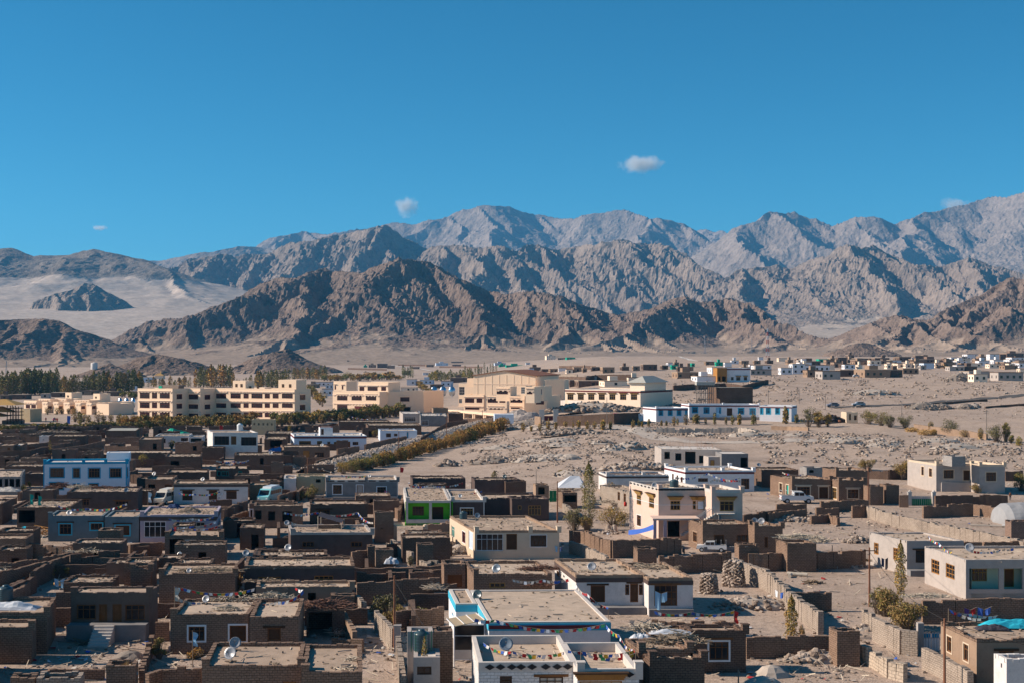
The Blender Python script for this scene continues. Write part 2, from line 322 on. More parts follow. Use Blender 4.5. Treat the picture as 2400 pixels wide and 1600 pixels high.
m_near = mountain_mat('near_rock', (.115, .083, .068), (.215, .16, .132), (.29, .225, .18))
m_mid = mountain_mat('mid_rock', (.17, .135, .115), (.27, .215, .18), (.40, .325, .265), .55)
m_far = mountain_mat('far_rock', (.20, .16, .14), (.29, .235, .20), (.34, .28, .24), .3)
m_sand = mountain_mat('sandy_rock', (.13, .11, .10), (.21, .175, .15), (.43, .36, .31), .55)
mountain('near_ridge', '', A_, 2700, 2080, 3.5, m_near, 4, 15, 6, 1.0, 1.75, skew=.1, back=160)
mountain('right_ridge', '', B_, 2300, 1700, 3.4, m_near, 8, 8, 12, .85, 1.4, skew=-.25, back=120)
mountain('left_hill', '', A2_, 2150, 1800, 3.4, m_near, 21, 6, 5, .7, 1.3, back=120)
mountain('sand_mountain', '', C0_, 5200, 3300, 11, m_sand, 9, 6, 60, .40, .8, sand=.62, back=300)
mountain('rugged_ridge', '', C1_, 5900, 4700, 8, m_mid, 31, 11, 90, 1.15, 1.5, skew=.1, back=300)
mountain('rugged_ridge', '', C2_, 5600, 4500, 8, m_mid, 14, 12, 80, 1.2, 1.6, skew=.15, back=300)
mountain('rugged_ridge', '', C3_, 5200, 4100, 8, m_mid, 55, 12, 60, 1.05, 1.6, skew=.2, back=300)
mountain('high_range', '', D0_, 9000, 7600, 16, m_mid, 61, 5, 250, .6, 1.0, back=500)
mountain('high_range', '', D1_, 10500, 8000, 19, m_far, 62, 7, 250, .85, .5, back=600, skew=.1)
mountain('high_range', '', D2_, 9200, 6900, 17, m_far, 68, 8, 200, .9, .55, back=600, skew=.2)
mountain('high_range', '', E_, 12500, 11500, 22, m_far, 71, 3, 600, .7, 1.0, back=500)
mountain('rock_outcrop', '', [(60, 738), (80, 706), (130, 690), (175, 678), (197, 664), (225, 668), (262, 697), (300, 732), (352, 752), (380, 765)], 4000, 3720, 6, m_far, 91, 5, 138, .8, 1.6, back=200)
def knoll(crest, Yc, dep, res, seed, k=.6):
    mountain('knoll', '', crest, Yc, Yc - dep, res, m_near, seed, 4, ztf(AT(crest[2][0], 830, Yc)[0], Yc) - 1, k, 1.3, back=dep * .7)
knoll([(200, 868), (222, 857), (258, 846), (282, 857), (300, 876)], 1250, 50, 2.2, 3)
knoll([(270, 868), (289, 855), (323, 834), (367, 826), (408, 833), (476, 848), (515, 866)], 1400, 90, 2.6, 5)
knoll([(520, 866), (544, 857), (588, 836), (629, 824), (677, 814), (707, 831), (750, 866)], 1500, 110, 2.6, 7, .8)
knoll([(1975, 822), (1990, 812), (2006, 800), (2040, 802), (2070, 818)], 1650, 60, 2.4, 12)
# ------------------------------------------------------------------ mesh building
ORG = {}
V3 = lambda p: Vector(p)
UP = Vector((0, 0, 1))
class MB:
    def __init__(s): s.v = []; s.f = []; s.m = []
    def face(s, pts, mi=0):
        n = len(s.v); s.v.extend([tuple(p) for p in pts]); s.f.append(tuple(range(n, n + len(pts)))); s.m.append(mi); return s
    def box(s, o, a, b, c, mi=0):
        o, a, b, c = V3(o), V3(a), V3(b), V3(c); n = len(s.v)
        s.v.extend([tuple(o + i * a + j * b + k * c) for k in (0, 1) for j in (0, 1) for i in (0, 1)])
        for q in ((0, 2, 3, 1), (4, 5, 7, 6), (0, 1, 5, 4), (2, 6, 7, 3), (0, 4, 6, 2), (1, 3, 7, 5)): s.f.append(tuple(n + i for i in q)); s.m.append(mi)
        return s
    def cbox(s, c, sx, sy, sz, mi=0, ex=Vector((1, 0, 0)), ey=Vector((0, 1, 0))):     # c: centre of the bottom face
        return s.box(V3(c) - ex * sx / 2 - ey * sy / 2, ex * sx, ey * sy, UP * sz, mi)
    def tube(s, p, q, r, n=5, r2=None, mi=0, cap=True):
        p, q = V3(p), V3(q); d = q - p
        if d.length < 1e-6: return s
        a = d.orthogonal().normalized(); b = d.normalized().cross(a); r2 = r if r2 is None else r2; k = len(s.v)
        for i in range(n):
            t = 6.2832 * i / n; w = a * math.cos(t) + b * math.sin(t); s.v.append(tuple(p + w * r)); s.v.append(tuple(q + w * r2))
        for i in range(n): j = (i + 1) % n; s.f.append((k + 2 * i, k + 2 * j, k + 2 * j + 1, k + 2 * i + 1)); s.m.append(mi)
        if cap:
            s.f.append(tuple(k + 2 * i + 1 for i in range(n))); s.m.append(mi); s.f.append(tuple(k + 2 * i for i in reversed(range(n)))); s.m.append(mi)
        return s
    def path(s, pts, r, n=4, mi=0):
        for a, b in zip(pts[:-1], pts[1:]): s.tube(a, b, r, n, None, mi, False)
        return s
    def lathe(s, c, prof, n=14, mi=0, ax=UP):
        ax = V3(ax).normalized(); a = ax.orthogonal().normalized(); b = ax.cross(a); k = len(s.v); c = V3(c)
        for (r, z) in prof:
            for i in range(n): t = 6.2832 * i / n; s.v.append(tuple(c + ax * z + (a * math.cos(t) + b * math.sin(t)) * max(r, .001)))
        for j in range(len(prof) - 1):
            for i in range(n): i2 = (i + 1) % n; s.f.append((k + j * n + i, k + j * n + i2, k + (j + 1) * n + i2, k + (j + 1) * n + i)); s.m.append(mi)
        return s
    def prism(s, poly, a, mi=0):
        """poly: points of a flat outline; a: extrusion vector"""
        n = len(s.v); k = len(poly); a = V3(a)
        s.v.extend([tuple(p) for p in poly]); s.v.extend([tuple(V3(p) + a) for p in poly])
        s.f.append(tuple(range(n + k - 1, n - 1, -1))); s.f.append(tuple(range(n + k, n + 2 * k))); s.m += [mi, mi]
        for i in range(k): j = (i + 1) % k; s.f.append((n + i, n + j, n + k + j, n + k + i)); s.m.append(mi)
        return s
    def mesh(s, name, mats, org=Vector((0, 0, 0)), smooth=False, uv=True):
        me = bpy.data.meshes.new(name); V = np.array(s.v, float).reshape(-1, 3) - np.array(org)
        me.from_pydata(V.tolist(), [], s.f)
        mats = mats if isinstance(mats, (list, tuple)) else [mats]
        for m in mats: me.materials.append(M[m] if isinstance(m, str) else m)
        if len(mats) > 1: me.polygons.foreach_set('material_index', s.m)
        if smooth: me.polygons.foreach_set('use_smooth', [True] * len(s.f))
        if uv and len(s.f) < 20000:
            ul = me.uv_layers.new(name='UVMap'); nl = len(me.loops)
            vi = np.empty(nl, np.int32); me.loops.foreach_get('vertex_index', vi)
            nn = np.empty(len(me.polygons) * 3, np.float32); me.polygons.foreach_get('normal', nn); nn = nn.reshape(-1, 3)
            lt = np.empty(len(me.polygons), np.int32); me.polygons.foreach_get('loop_total', lt); N = np.repeat(nn, lt, 0); C = V[vi]
            top = np.abs(N[:, 2]) > .7; sx = np.abs(N[:, 0]) > np.abs(N[:, 1])
            u = np.where(top, C[:, 0], np.where(sx, C[:, 1], C[:, 0])); w = np.where(top, C[:, 1], C[:, 2])
            ul.data.foreach_set('uv', np.stack([u, w], 1).astype(np.float32).ravel())
        return me
    def build(s, name, mats, parent=None, smooth=False, org=None, uv=True):
        if parent is not None: o_ = ORG.get(parent.name, Vector((0, 0, 0)))
        else: o_ = Vector(org) if org is not None else Vector((0, 0, 0))
        o = link(bpy.data.objects.new(name, s.mesh(name, mats, o_, smooth, uv)))
        if parent is not None: o.parent = parent
        else: o.location = o_
        ORG[o.name] = o_; return o
def th(name, label, cat, loc, group=None):
    o = thing(name, label, cat, loc, 0, group); ORG[o.name] = Vector(loc); return o
def one(name, mb, mats, label, cat, org, group=None, smooth=False):
    return tag(mb.build(name, mats, None, smooth, org), label, cat, group)
def copy_tree(o, loc, label=None, group=None, rz=0, sc=1.0):
    c = link(o.copy()); c.location = loc; c.rotation_euler = (0, 0, rz); c.scale = (sc, sc, sc) if not isinstance(sc, tuple) else sc
    if label: c['label'] = label
    if group: c['group'] = group
    for ch in o.children:
        d = link(ch.copy()); d.parent = c
        for g in ch.children: e = link(g.copy()); e.parent = d
    return c

# crops of the photograph in which coordinates were read: origin and scale
CROPS = dict(b1=(0, 1300, 3.92), b2=(600, 1300, 3.92), b3=(1200, 1300, 3.92), b4=(1800, 1300, 3.92), m1=(0, 1040, 3.92), m2=(600, 1040, 3.92), m3=(1200, 1040, 3.92), m4=(1800, 1040, 3.92),
             f1=(0, 820, 3.92), f2=(600, 820, 3.92), f3=(1200, 820, 3.92), f4=(1800, 820, 3.92), e1=(0, 980, 5.88), e2=(400, 980, 5.88), e3=(1400, 830, 4.704), e4=(1880, 800, 4.523), e5=(1040, 840, 5.88), e6=(0, 840, 5.88), s=(0, 0, 1), g2=(800, 780, 3.92))
_crop = CROPS['s']
def crop(k): global _crop; _crop = CROPS[k]
def sx(x): return _crop[0] + x / _crop[2]
def sy(y): return _crop[1] + y / _crop[2]

# ------------------------------------------------------------------ walls, openings, houses
def facade(mb, O, e, nin, W, z0, z1, holes, th_=.22):
    us = sorted({0, W, *[q for h in holes for q in h[:2]]}); vs = sorted({z0, z1, *[q for h in holes for q in h[2:4]]})
    pt = lambda u, v, d=0: O + e * u + UP * v + nin * d
    for a, b in zip(us[:-1], us[1:]):
        for c, d in zip(vs[:-1], vs[1:]):
            mu, mv = (a + b) / 2, (c + d) / 2
            if any(h[0] < mu < h[1] and h[2] < mv < h[3] for h in holes): continue
            mb.face([pt(a, c), pt(b, c), pt(b, d), pt(a, d)])
    for (a, b, c, d) in [h[:4] for h in holes]:
        for p, q in (((a, c), (b, c)), ((b, c), (b, d)), ((b, d), (a, d)), ((a, d), (a, c))):
            mb.face([pt(*p), pt(*q), pt(*q, th_), pt(*p, th_)])
def frame_bars(mb, O, e, nin, a, b, c, d, t, d0, d1, nx=1, ny=1, tm=None):
    tm = tm or t * .6; w, h = b - a, d - c; k = nin * (d1 - d0)
    p = lambda u, v: O + e * u + UP * v + nin * d0
    mb.box(p(a, c), e * t, k, UP * h); mb.box(p(b - t, c), e * t, k, UP * h)
    mb.box(p(a + t, c), e * (w - 2 * t), k, UP * t); mb.box(p(a + t, d - t), e * (w - 2 * t), k, UP * t)
    for i in range(1, nx): mb.box(p(a + w * i / nx - tm / 2, c + t), e * tm, k * .8, UP * (h - 2 * t))
    for j in range(1, ny):
        v = c + h * (j / ny if ny > 2 else .68)
        mb.box(p(a + t, v - tm / 2), e * (w - 2 * t), k * .7, UP * tm)
def opening(root, O, e, nin, h, far=False):
    a, b, c, d, k, o = h; w, ht = b - a, d - c; t = o.get('t', .09)
    if k == 'o': return
    if k == 'w':
        mb = MB(); nx = o.get('nx', max(1, min(6, round(w / .5)))); ny = o.get('ny', 2 if ht > .9 else 1)
        frame_bars(mb, O, e, nin, a, b, c, d, t, .06, .14, nx, ny)
        wo_ = mb.build('window', o.get('fr', 'brown_wood'), root)
        pt = lambda u, v, q: O + e * u + UP * v + nin * q
        MB().face([pt(a + .01, c + .01, .115), pt(b - .01, c + .01, .115), pt(b - .01, d - .01, .115), pt(a + .01, d - .01, .115)]).build('pane', o.get('pane', 'glass'), wo_)
    elif k in 'dc':
        pt = lambda u, v, q: O + e * u + UP * v + nin * q
        mb = MB(); frame_bars(mb, O, e, nin, a, b, c, d, t, .05, .13)
        mb2 = MB().box(pt(a + t, c, .10), e * (w - 2 * t), nin * .05, UP * (ht - t))
        if k == 'd':
            n = max(1, round(w / .55))
            for i in range(n):
                for (v0, v1) in ((.08, .42), (.5, .92)): mb2.box(pt(a + t + (w - 2 * t) * (i + .15) / n, c + ht * v0, .085), e * (w - 2 * t) * .7 / n, nin * .03, UP * ht * (v1 - v0))
        wo_ = mb2.build('door' if k == 'd' else 'curtain', o.get('dr', 'dark_wood') if k == 'd' else o.get('dr', 'cloth_faded'), root)
        mb.build('door_frame', o.get('fr', 'brown_wood'), wo_)
    if o.get('sur'):
        s_ = o.get('sw', .14); mb = MB(); q = nin * -.03
        for (u0, v0, du, dv) in ((a - s_, c - s_, s_, ht + 2 * s_), (b, c - s_, s_, ht + 2 * s_), (a, c - s_, w, s_), (a, d, w, s_)): mb.box(O + e * u0 + UP * v0, e * du, q, UP * dv)
        mb.build('surround', o['sur'], wo_)
    if o.get('lin'):
        MB().box(O + e * (a - .35) + UP * (d + .02 + (o.get('sw', .14) if o.get('sur') else 0)) + nin * .02, e * (w + .7), nin * -.10, UP * .16).build('lintel', o['lin'], wo_)
    if o.get('hood'):        # carved wooden cornice above a window
        mb = MB(); pt = lambda u, v, q: O + e * u + UP * v - nin * q
        for i, (ex_, pr) in enumerate(((.12, .12), (.2, .22), (.3, .34))): mb.box(pt(a - ex_, d + .08 + i * .15, 0), e * (w + 2 * ex_), -nin * pr, UP * .14)
        mb.build('cornice', o['hood'], wo_)
        MB().box(pt(a - .42, d + .54, 0), e * (w + .84), -nin * .46, UP * .09).build('hood', o.get('hoodcap', 'dark_wood'), wo_)
def rim(mb, A, B, nin, z, hgt, thick, jit, r):
    """uneven low wall on a roof edge from A to B"""
    L = (B - A).length
    if not jit: mb.box(A + UP * z, B - A, nin * thick, UP * hgt); return
    n = max(3, int(L / .42)); e = (B - A) / n; low = 0
    for i in range(n):
        low = (low or r.random() < .05) and r.random() < .6
        h0 = hgt * (1 + r.uniform(-jit, jit) * 2.2) + r.uniform(-jit, jit) * .8 - (min(.16, hgt * .5) if low else 0); p = A + e * i - nin * r.uniform(0, jit * .5)
        mb.box(p + UP * z, e * r.uniform(.94, 1.0), nin * (thick + r.uniform(-jit, jit) * .8), UP * max(.05, h0) + Vector((r.uniform(-1, 1), r.uniform(-1, 1), 0)) * jit * .3)
_hn = [0]; FOOT = []
def house(name, label, xl, yt, xr, h, D, mat='mud_brick', af=1.5, a_s=9, par=.28, roof='roof_mud', front=(), left=(), right=(), band=None, posts=(), th_=None, zb=0., jit=.05, group=None, parmat=None, opt=None, litter=1.0, pth=.3, postmat=None, cat='house', at=None, zg=None, plinth=0, corner=None, base=None):
    """a flat-roofed building: xl, xr front corners and yt front roof edge in photo px, h its height, D its depth (m); openings in photo px"""
    _hn[0] += 1; r = random.Random(100 + _hn[0]); opt = opt or {}
    xl, xr, yt = sx(xl), sx(xr), sy(yt)
    T = at if at is not None else (G(xl, sy(base)) + UP * h if base is not None else PT(xl, yt, h))
    g = T.z - h
    ca, sa, cb, sb = math.cos(R(af)), math.sin(R(af)), math.cos(R(a_s)), math.sin(R(a_s))
    ex, ey = Vector((ca, sa, 0)), Vector((-sb, cb, 0)); O = Vector((T.x, T.y, g))
    ur = (xr - CX) / F; L = (ur * O.y - O.x) / (ca - ur * sa)
    root = th_ or th(name, label, cat, O, group)
    nf = Vector((-sa, ca, 0)); nl = Vector((cb, sb, 0))          # inward normals of front and left walls
    z0 = zb if zb else -.6; z1 = h - par
    def hol(lst, Q, d, W):
        res = []
        for it in lst:
            k, x0, y0, x1, y1 = it[:5]; oo = dict(opt); oo.update(it[5] if len(it) > 5 else {}); r_ = []
            for x in (x0, x1): u = (sx(x) - CX) / F; r_.append((u * Q.y - Q.x) / (d.x - u * d.y))
            ym = Q.y + d.y * sum(r_) / 2; zz = [HC - (sy(y) - HY) / F * ym - g for y in (y1, y0)]
            a, b = max(.12, min(r_)), min(W - .12, max(r_)); c, d_ = max(z0 + .05, zz[0]), min(z1 - .12, zz[1])
            if b - a > .15 and d_ - c > .15: res.append((a, b, c, d_, k, oo))
        return res
    Rt = O + ex * L
    hf, hl, hr = hol(front, O, ex, L), hol(left, O, ey, D), hol(right, Rt, ey, D)
    w = MB()
    facade(w, O, ex, nf, L, z0, z1, hf); facade(w, O, ey, nl, D, z0, z1, hl); facade(w, Rt, ey, -nl, D, z0, z1, hr); facade(w, O + ey * D, ex, -nf, L, z0, z1, [])
    w.build('wall', mat, root)
    for Q, d, n_, hh in ((O, ex, nf, hf), (O, ey, nl, hl), (Rt, ey, -nl, hr)):
        for q in hh: opening(root, Q, d, n_, q)
    if roof:
        mb = MB(); nx, ny = max(2, int(L / 1.6)), max(2, int(D / 1.6)); pts = {}
        for i in range(nx + 1):
            for j in range(ny + 1): pts[i, j] = O + ex * (L * i / nx) + ey * (D * j / ny) + UP * (z1 + (.02 if i in (0, nx) or j in (0, ny) else r.uniform(-.05, .07)))
        for i in range(nx):
            for j in range(ny): mb.face([pts[i, j], pts[i + 1, j], pts[i + 1, j + 1], pts[i, j + 1]])
        mb.build('roof', roof, root)
        if litter:
            mb = MB()
            for _ in range(int(L * D * .55 * litter)):
                p = O + ex * r.uniform(.4, L - .4) + ey * r.uniform(.4, D - .4) + UP * (z1 + .03); q = r.random()
                if q < .55: rock_into(mb, p, r.uniform(.05, .16), r, r.choice((0, 0, 2)))
                elif q < .9: a = r.uniform(0, 6.28); mb.tube(p, p + Vector((math.cos(a), math.sin(a), r.uniform(0, .12))) * r.uniform(.4, 1.3), r.uniform(.02, .05), 3, None, 1)
                else: mb.cbox(p, r.uniform(.2, .6), r.uniform(.1, .4), .05, 2, Vector((math.cos(q * 50), math.sin(q * 50), 0)), Vector((-math.sin(q * 50), math.cos(q * 50), 0)))
            if mb.v: tag(mb.build('roof_litter', ['stone', 'pale_sticks', 'old_wood'], root), kind='stuff')
    if par > .02:
        mb = MB(); pm = parmat or mat
        rim(mb, O, Rt, nf, z1, par, pth, jit, r); rim(mb, O + ey * D, Rt + ey * D, -nf, z1, par, pth, jit, r)
        rim(mb, O + ey * pth, O + ey * (D - pth), nl, z1, par * .97, pth, jit, r); rim(mb, Rt + ey * pth, Rt + ey * (D - pth), -nl, z1, par * .97, pth, jit, r)
        mb.build('parapet', pm, root)
    if band:        # dark course under the parapet: (height, material)
        bh, bm = band; mb = MB(); zz = z1 - bh
        for (Q, d, n_, W) in ((O, ex, nf, L), (O, ey, nl, D), (Rt, ey, -nl, D)): mb.box(Q + UP * zz, d * W, -n_ * .05, UP * bh)
        mb.build('cornice_band', bm, root)
    for p in posts:      # corner posts: 0..1 along the front, or 'b' for the back corners
        for q in ([O + ex * max(0, (L * p - .25)) if not isinstance(p, str) else None] if not isinstance(p, str) else [O + ey * (D - .5), Rt + ey * (D - .5) - ex * .5]):
            MB().box(q + UP * (z1 - .02) - nf * .03, ex * .5, ey * .5, UP * (par + .42)).box(q + UP * (z1 + par + .4) - nf * .08 - ex * .05, ex * .6, ey * .6, UP * .07).build('parapet_post', postmat or parmat or mat, root)
    if corner:
        mb = MB()
        for u in (0, L - .18): mb.box(O + ex * u + UP * 0, ex * .18, -nf * .03, UP * z1)
        mb.build('corner_stripe', corner, root)
    if plinth: pw, ph = plinth if isinstance(plinth, tuple) else (plinth, .65); MB().box(O - UP * .3 - nf * pw, ex * L, nf * (pw - .01), UP * (ph + .3)).build('plinth', 'dark_cement', root)
    FOOT.append((O, ex, ey, L, D))
    return root, O, ex, ey, L, D, z1
def wall(label, pts, h=1.7, mat='mud_brick', thick=.38, jit=.07, name='compound_wall', group=None, drop=.4):
    r = random.Random(len(label) * 7 + int(pts[0][0])); W = [PT(sx(x), sy(y), h) for x, y in pts]
    mb = MB(); org = W[0] - UP * h; tops = []
    for i, (a, b) in enumerate(zip(W[:-1], W[1:])):
        d = Vector((b.x - a.x, b.y - a.y, 0)); L = d.length
        if L < .05: continue
        d /= L; n = Vector((-d.y, d.x, 0)) * thick / 2; k = max(1, int(L / .5)); low = 0; lf = 0
        for j in range(k):
            p, q = a.lerp(b, j / k), a.lerp(b, (j + 1) / k); low = (low or r.random() < .07) and r.random() < .6; lf = .85 * lf + r.uniform(-jit, jit) * .6
            jj = r.uniform(-jit, jit) * .8 + lf - (jit * 2.2 if low else 0); g = Vector((p.x, p.y, min(ztf(p.x, p.y), ztf(q.x, q.y)) - drop)); w = n * r.uniform(.93, 1.05)
            mb.box(g - w, (q - p) * .998, w * 2, UP * (p.z + jj - g.z) + Vector((r.uniform(-1, 1), r.uniform(-1, 1), 0)) * jit * .35)
    return one(name, mb, mat, label, 'wall', org, group)

# ------------------------------------------------------------------ rocks
def _ico():
    t = (1 + 5 ** .5) / 2; v = [Vector(p).normalized() for p in ((-1, t, 0), (1, t, 0), (-1, -t, 0), (1, -t, 0), (0, -1, t), (0, 1, t), (0, -1, -t), (0, 1, -t), (t, 0, -1), (t, 0, 1), (-t, 0, -1), (-t, 0, 1))]
    f = [(0, 11, 5), (0, 5, 1), (0, 1, 7), (0, 7, 10), (0, 10, 11), (1, 5, 9), (5, 11, 4), (11, 10, 2), (10, 7, 6), (7, 1, 8), (3, 9, 4), (3, 4, 2), (3, 2, 6), (3, 6, 8), (3, 8, 9), (4, 9, 5), (2, 4, 11), (6, 2, 10), (8, 6, 7), (9, 8, 1)]
    return v, f
ICO = _ico()
ROCKS = []
for _i in range(14):
    _r = random.Random(900 + _i); _s = Vector((_r.uniform(.7, 1.25), _r.uniform(.7, 1.2), _r.uniform(.45, .85)))
    ROCKS.append([Vector((p.x * _s.x, p.y * _s.y, p.z * _s.z)) * _r.uniform(.72, 1.15) for p in ICO[0]])
def rock_into(mb, p, s, r, mi=0):
    k = len(mb.v); a = r.uniform(0, 6.28); c, q = math.cos(a), math.sin(a)
    for v in r.choice(ROCKS): mb.v.append((p[0] + (v.x * c - v.y * q) * s, p[1] + (v.x * q + v.y * c) * s, p[2] + v.z * s + s * .25))
    for f in ICO[1]: mb.f.append(tuple(k + i for i in f)); mb.m.append(mi)
def heap(label, x, y, w, d, hgt, n, s=(.15, .4), z=None, mat=('stone', 'pale_stone', 'dark_stone'), name='stone_heap', cat='stone heap', core='dust', group=None):
    """a pile of stones: centre of its foot in photo px, size in metres"""
    r = random.Random(int(x * 3 + y)); c = G(sx(x), sy(y)) if z is None else P(sx(x), sy(y), z); mb = MB(); k = 9
    rows = []
    for i, (f, zz) in enumerate(((1, -.1), (.72, .45), (.4, .82), (.05, 1.))):
        rows.append([c + Vector((math.cos(6.2832 * j / k) * w / 2 * f * r.uniform(.8, 1.15), math.sin(6.2832 * j / k) * d / 2 * f * r.uniform(.8, 1.15), zz * hgt * .85)) for j in range(k)])
    for a, b in zip(rows[:-1], rows[1:]):
        for j in range(k): mb.face([a[j], a[(j + 1) % k], b[(j + 1) % k], b[j]], 3)
    for _ in range(n):
        a = r.uniform(0, 6.28); q = r.random() ** .6; zz = max(0, 1 - q) ** .8 * hgt * .85
        rock_into(mb, c + Vector((math.cos(a) * q * w / 2, math.sin(a) * q * d / 2, zz - .05)), r.uniform(*s), r, r.choice((0, 0, 1, 2)))
    return one(name, mb, [*mat, core], label, cat, c, group)
def cairn(label, x, y, w, hgt):
    r = random.Random(int(x)); c = G(sx(x), sy(y)); mb = MB(); n = int(hgt / .16)
    for i in range(n):
        f = 1 - .25 * (i / n) ** 2
        for j in range(9): a = 6.28 * j / 9 + i * .3; rock_into(mb, c + Vector((math.cos(a), math.sin(a), 0)) * w * .42 * f + UP * (i * .16), r.uniform(.17, .26), r, r.choice((0, 1, 2)))
    for j in range(6): rock_into(mb, c + Vector((r.uniform(-.5, .5), r.uniform(-.5, .5), 0)) * w * .6 + UP * (n * .16 - .1), .25, r, 1)
    return one('stone_stack', mb, ['stone', 'pale_stone', 'dark_stone'], label, 'stone stack', c)
def brush(label, x, y, z, w, d, hgt, n=90, mat='sticks', name='brushwood_pile', ln=(.8, 2.0), cat='brushwood', rr=.025, group=None, aim=None):
    """sticks thrown on a roof or on the ground"""
    r = random.Random(int(x * 7 + y)); c = G(sx(x), sy(y)) if z is None else P(sx(x), sy(y), z); mb = MB()
    for _ in range(n):
        q = r.random() ** .5; a = r.uniform(0, 6.28); p = c + Vector((math.cos(a) * q * w / 2, math.sin(a) * q * d / 2, (1 - q) * hgt * r.random() + .03)); t = r.uniform(0, 6.28) if aim is None else aim + r.uniform(-.4, .4)
        e = Vector((math.cos(t), math.sin(t) * .8, r.uniform(-.12, .35))) * r.uniform(*ln) / 2; mb.tube(p - e, p + e, r.uniform(.6, 1.3) * rr, 3)
    lo_ = min(v[2] for v in mb.v)
    if lo_ < c.z: mb.v = [(v[0], v[1], max(v[2], c.z + .01)) for v in mb.v]
    return one(name, mb, mat, label, cat, c, group)

# ------------------------------------------------------------------ small things
def dish(label, x, y, z, s=.9, mat='dish_grey', az=-.25, el=.55):
    """satellite dish: pixel of its middle, z of what it stands on"""
    c = P(sx(x), sy(y), z + s * .62); base = Vector((c.x, c.y, z)); root = th('satellite_dish', label, 'dish', base)
    ax = Vector((math.sin(az) * math.cos(el), -math.cos(az) * math.cos(el), math.sin(el)))
    MB().lathe(c - ax * .02, [(0, 0), (s * .2, s * .02), (s * .36, s * .07), (s * .5, s * .15), (s * .5, s * .165), (s * .36, s * .085), (0, s * .012)], 16, 0, ax).build('reflector', mat, root, True)
    MB().tube(base, c - ax * .06, .035, 6).tube(c - ax * .06, c, .05, 6).build('mast', 'steel', root)
    f = c + ax * s * .5; MB().path([c - UP * s * .4 + ax * .12, f], .016).cbox(f - UP * .05, .09, .09, .1).build('feed_arm', 'dark_cement', root)
    MB().box(base - Vector((.4, .06, 0)), (.8, 0, 0), (0, .12, 0), (0, 0, .06)).box(base - Vector((.06, .4, 0)), (.12, 0, 0), (0, .8, 0), (0, 0, .055)).build('foot', 'old_wood', root)
    return root
FLAGC = ['cloth_blue', 'cloth_white', 'cloth_red', 'cloth_green', 'cloth_yellow', 'cloth_faded']
def sag(p, q, n, s):
    return [p.lerp(q, i / n) - UP * s * 4 * (i / n) * (1 - i / n) for i in range(n + 1)]
def flags(label, pts, faded=False, size=.24, drop=.6, gap=.34, group=None):
    """prayer flags on a cord; pts: (x, y, z) photo px and height"""
    r = random.Random(int(pts[0][0] * 5 + pts[0][1])); W = [P(sx(x), sy(y), z) for x, y, z in pts]; root = th('prayer_flags', label, 'prayer flags', W[0], group)
    cord, fl = MB(), MB()
    for a, b in zip(W[:-1], W[1:]):
        L = (b - a).length; n = max(3, int(L / gap)); ps = sag(a, b, n, drop * min(1, L / 8)); cord.path(ps, .012, 3)
        for i in range(n):
            p, q = ps[i].lerp(ps[i + 1], .1), ps[i].lerp(ps[i + 1], .85); w = Vector((r.uniform(-.1, .1), r.uniform(-.15, .15), -size * r.uniform(.8, 1.15)))
            ci = i % 5 if not faded else r.choice((1, 5, 5, 5, 0, 2)); fl.face([p, q, q + w + Vector((0, .03, 0)), p + w], ci)
    cord.build('cord', 'rope', root); tag(fl.build('flags', FLAGC, root), kind='stuff'); return root
def laundry(label, pts, mats, z=None, size=(.5, .7), gap=.7, drop=.25):
    r = random.Random(int(pts[0][0])); W = [P(sx(x), sy(y), zz) for x, y, zz in pts]; root = th('washing_line', label, 'washing line', W[0]); cord = MB()
    for a, b in zip(W[:-1], W[1:]):
        n = max(2, int((b - a).length / gap)); ps = sag(a, b, n, drop); cord.path(ps, .012, 3)
        for i in range(n):
            p, q = ps[i].lerp(ps[i + 1], .08), ps[i].lerp(ps[i + 1], .08 + .84 * min(1, size[0] / gap)); hh = size[1] * r.uniform(.6, 1.2); m = MB(); k = 4; prev = None
            for j in range(k + 1):
                t = j / k; e = p.lerp(q, t); c_ = e - UP * hh * (1 - .12 * abs(t - .5)) + Vector((0, .08 * math.sin(t * 7 + i), 0))
                if prev: m.face([prev[0], e, c_, prev[1]])
                prev = (e, c_)
            m.build('garment', r.choice(mats), root)
    cord.build('cord', 'rope', root); return root
def pole(label, x, ytop, ybase, r_=.09, mat='pole_grey', arms=0, z=None, name='utility_pole', lean=0, cat='pole', group=None):
    b = G(sx(x), sy(ybase)) if z is None else P(sx(x), sy(ybase), z); hgt = (sy(ybase) - sy(ytop)) * b.y / F
    root = th(name, label, cat, b, group); top = b + UP * hgt + Vector((lean, 0, 0))
    MB().tube(b - UP * .3, top, r_, 7, r_ * .65).build('shaft', mat, root)
    for i in range(arms):
        z_ = top - UP * (.35 + .5 * i); MB().box(z_ - Vector((.7, .04, 0)), (1.4, 0, 0), (0, .08, 0), (0, 0, .08)).build('crossarm', mat, root)
        m = MB(); [m.tube(z_ + Vector((u, 0, .08)), z_ + Vector((u, 0, .22)), .035, 6) for u in (-.6, .6)]; m.build('insulators', 'pale_cement', root)
    return root, top
def cable(label, pts, r_=.012, s=.8, mat='black_paint', name='power_cable'):
    mb = MB()
    for a, b in zip(pts[:-1], pts[1:]): mb.path(sag(V3(a), V3(b), 8, s), r_, 3)
    return one(name, mb, mat, label, 'cable', pts[0])
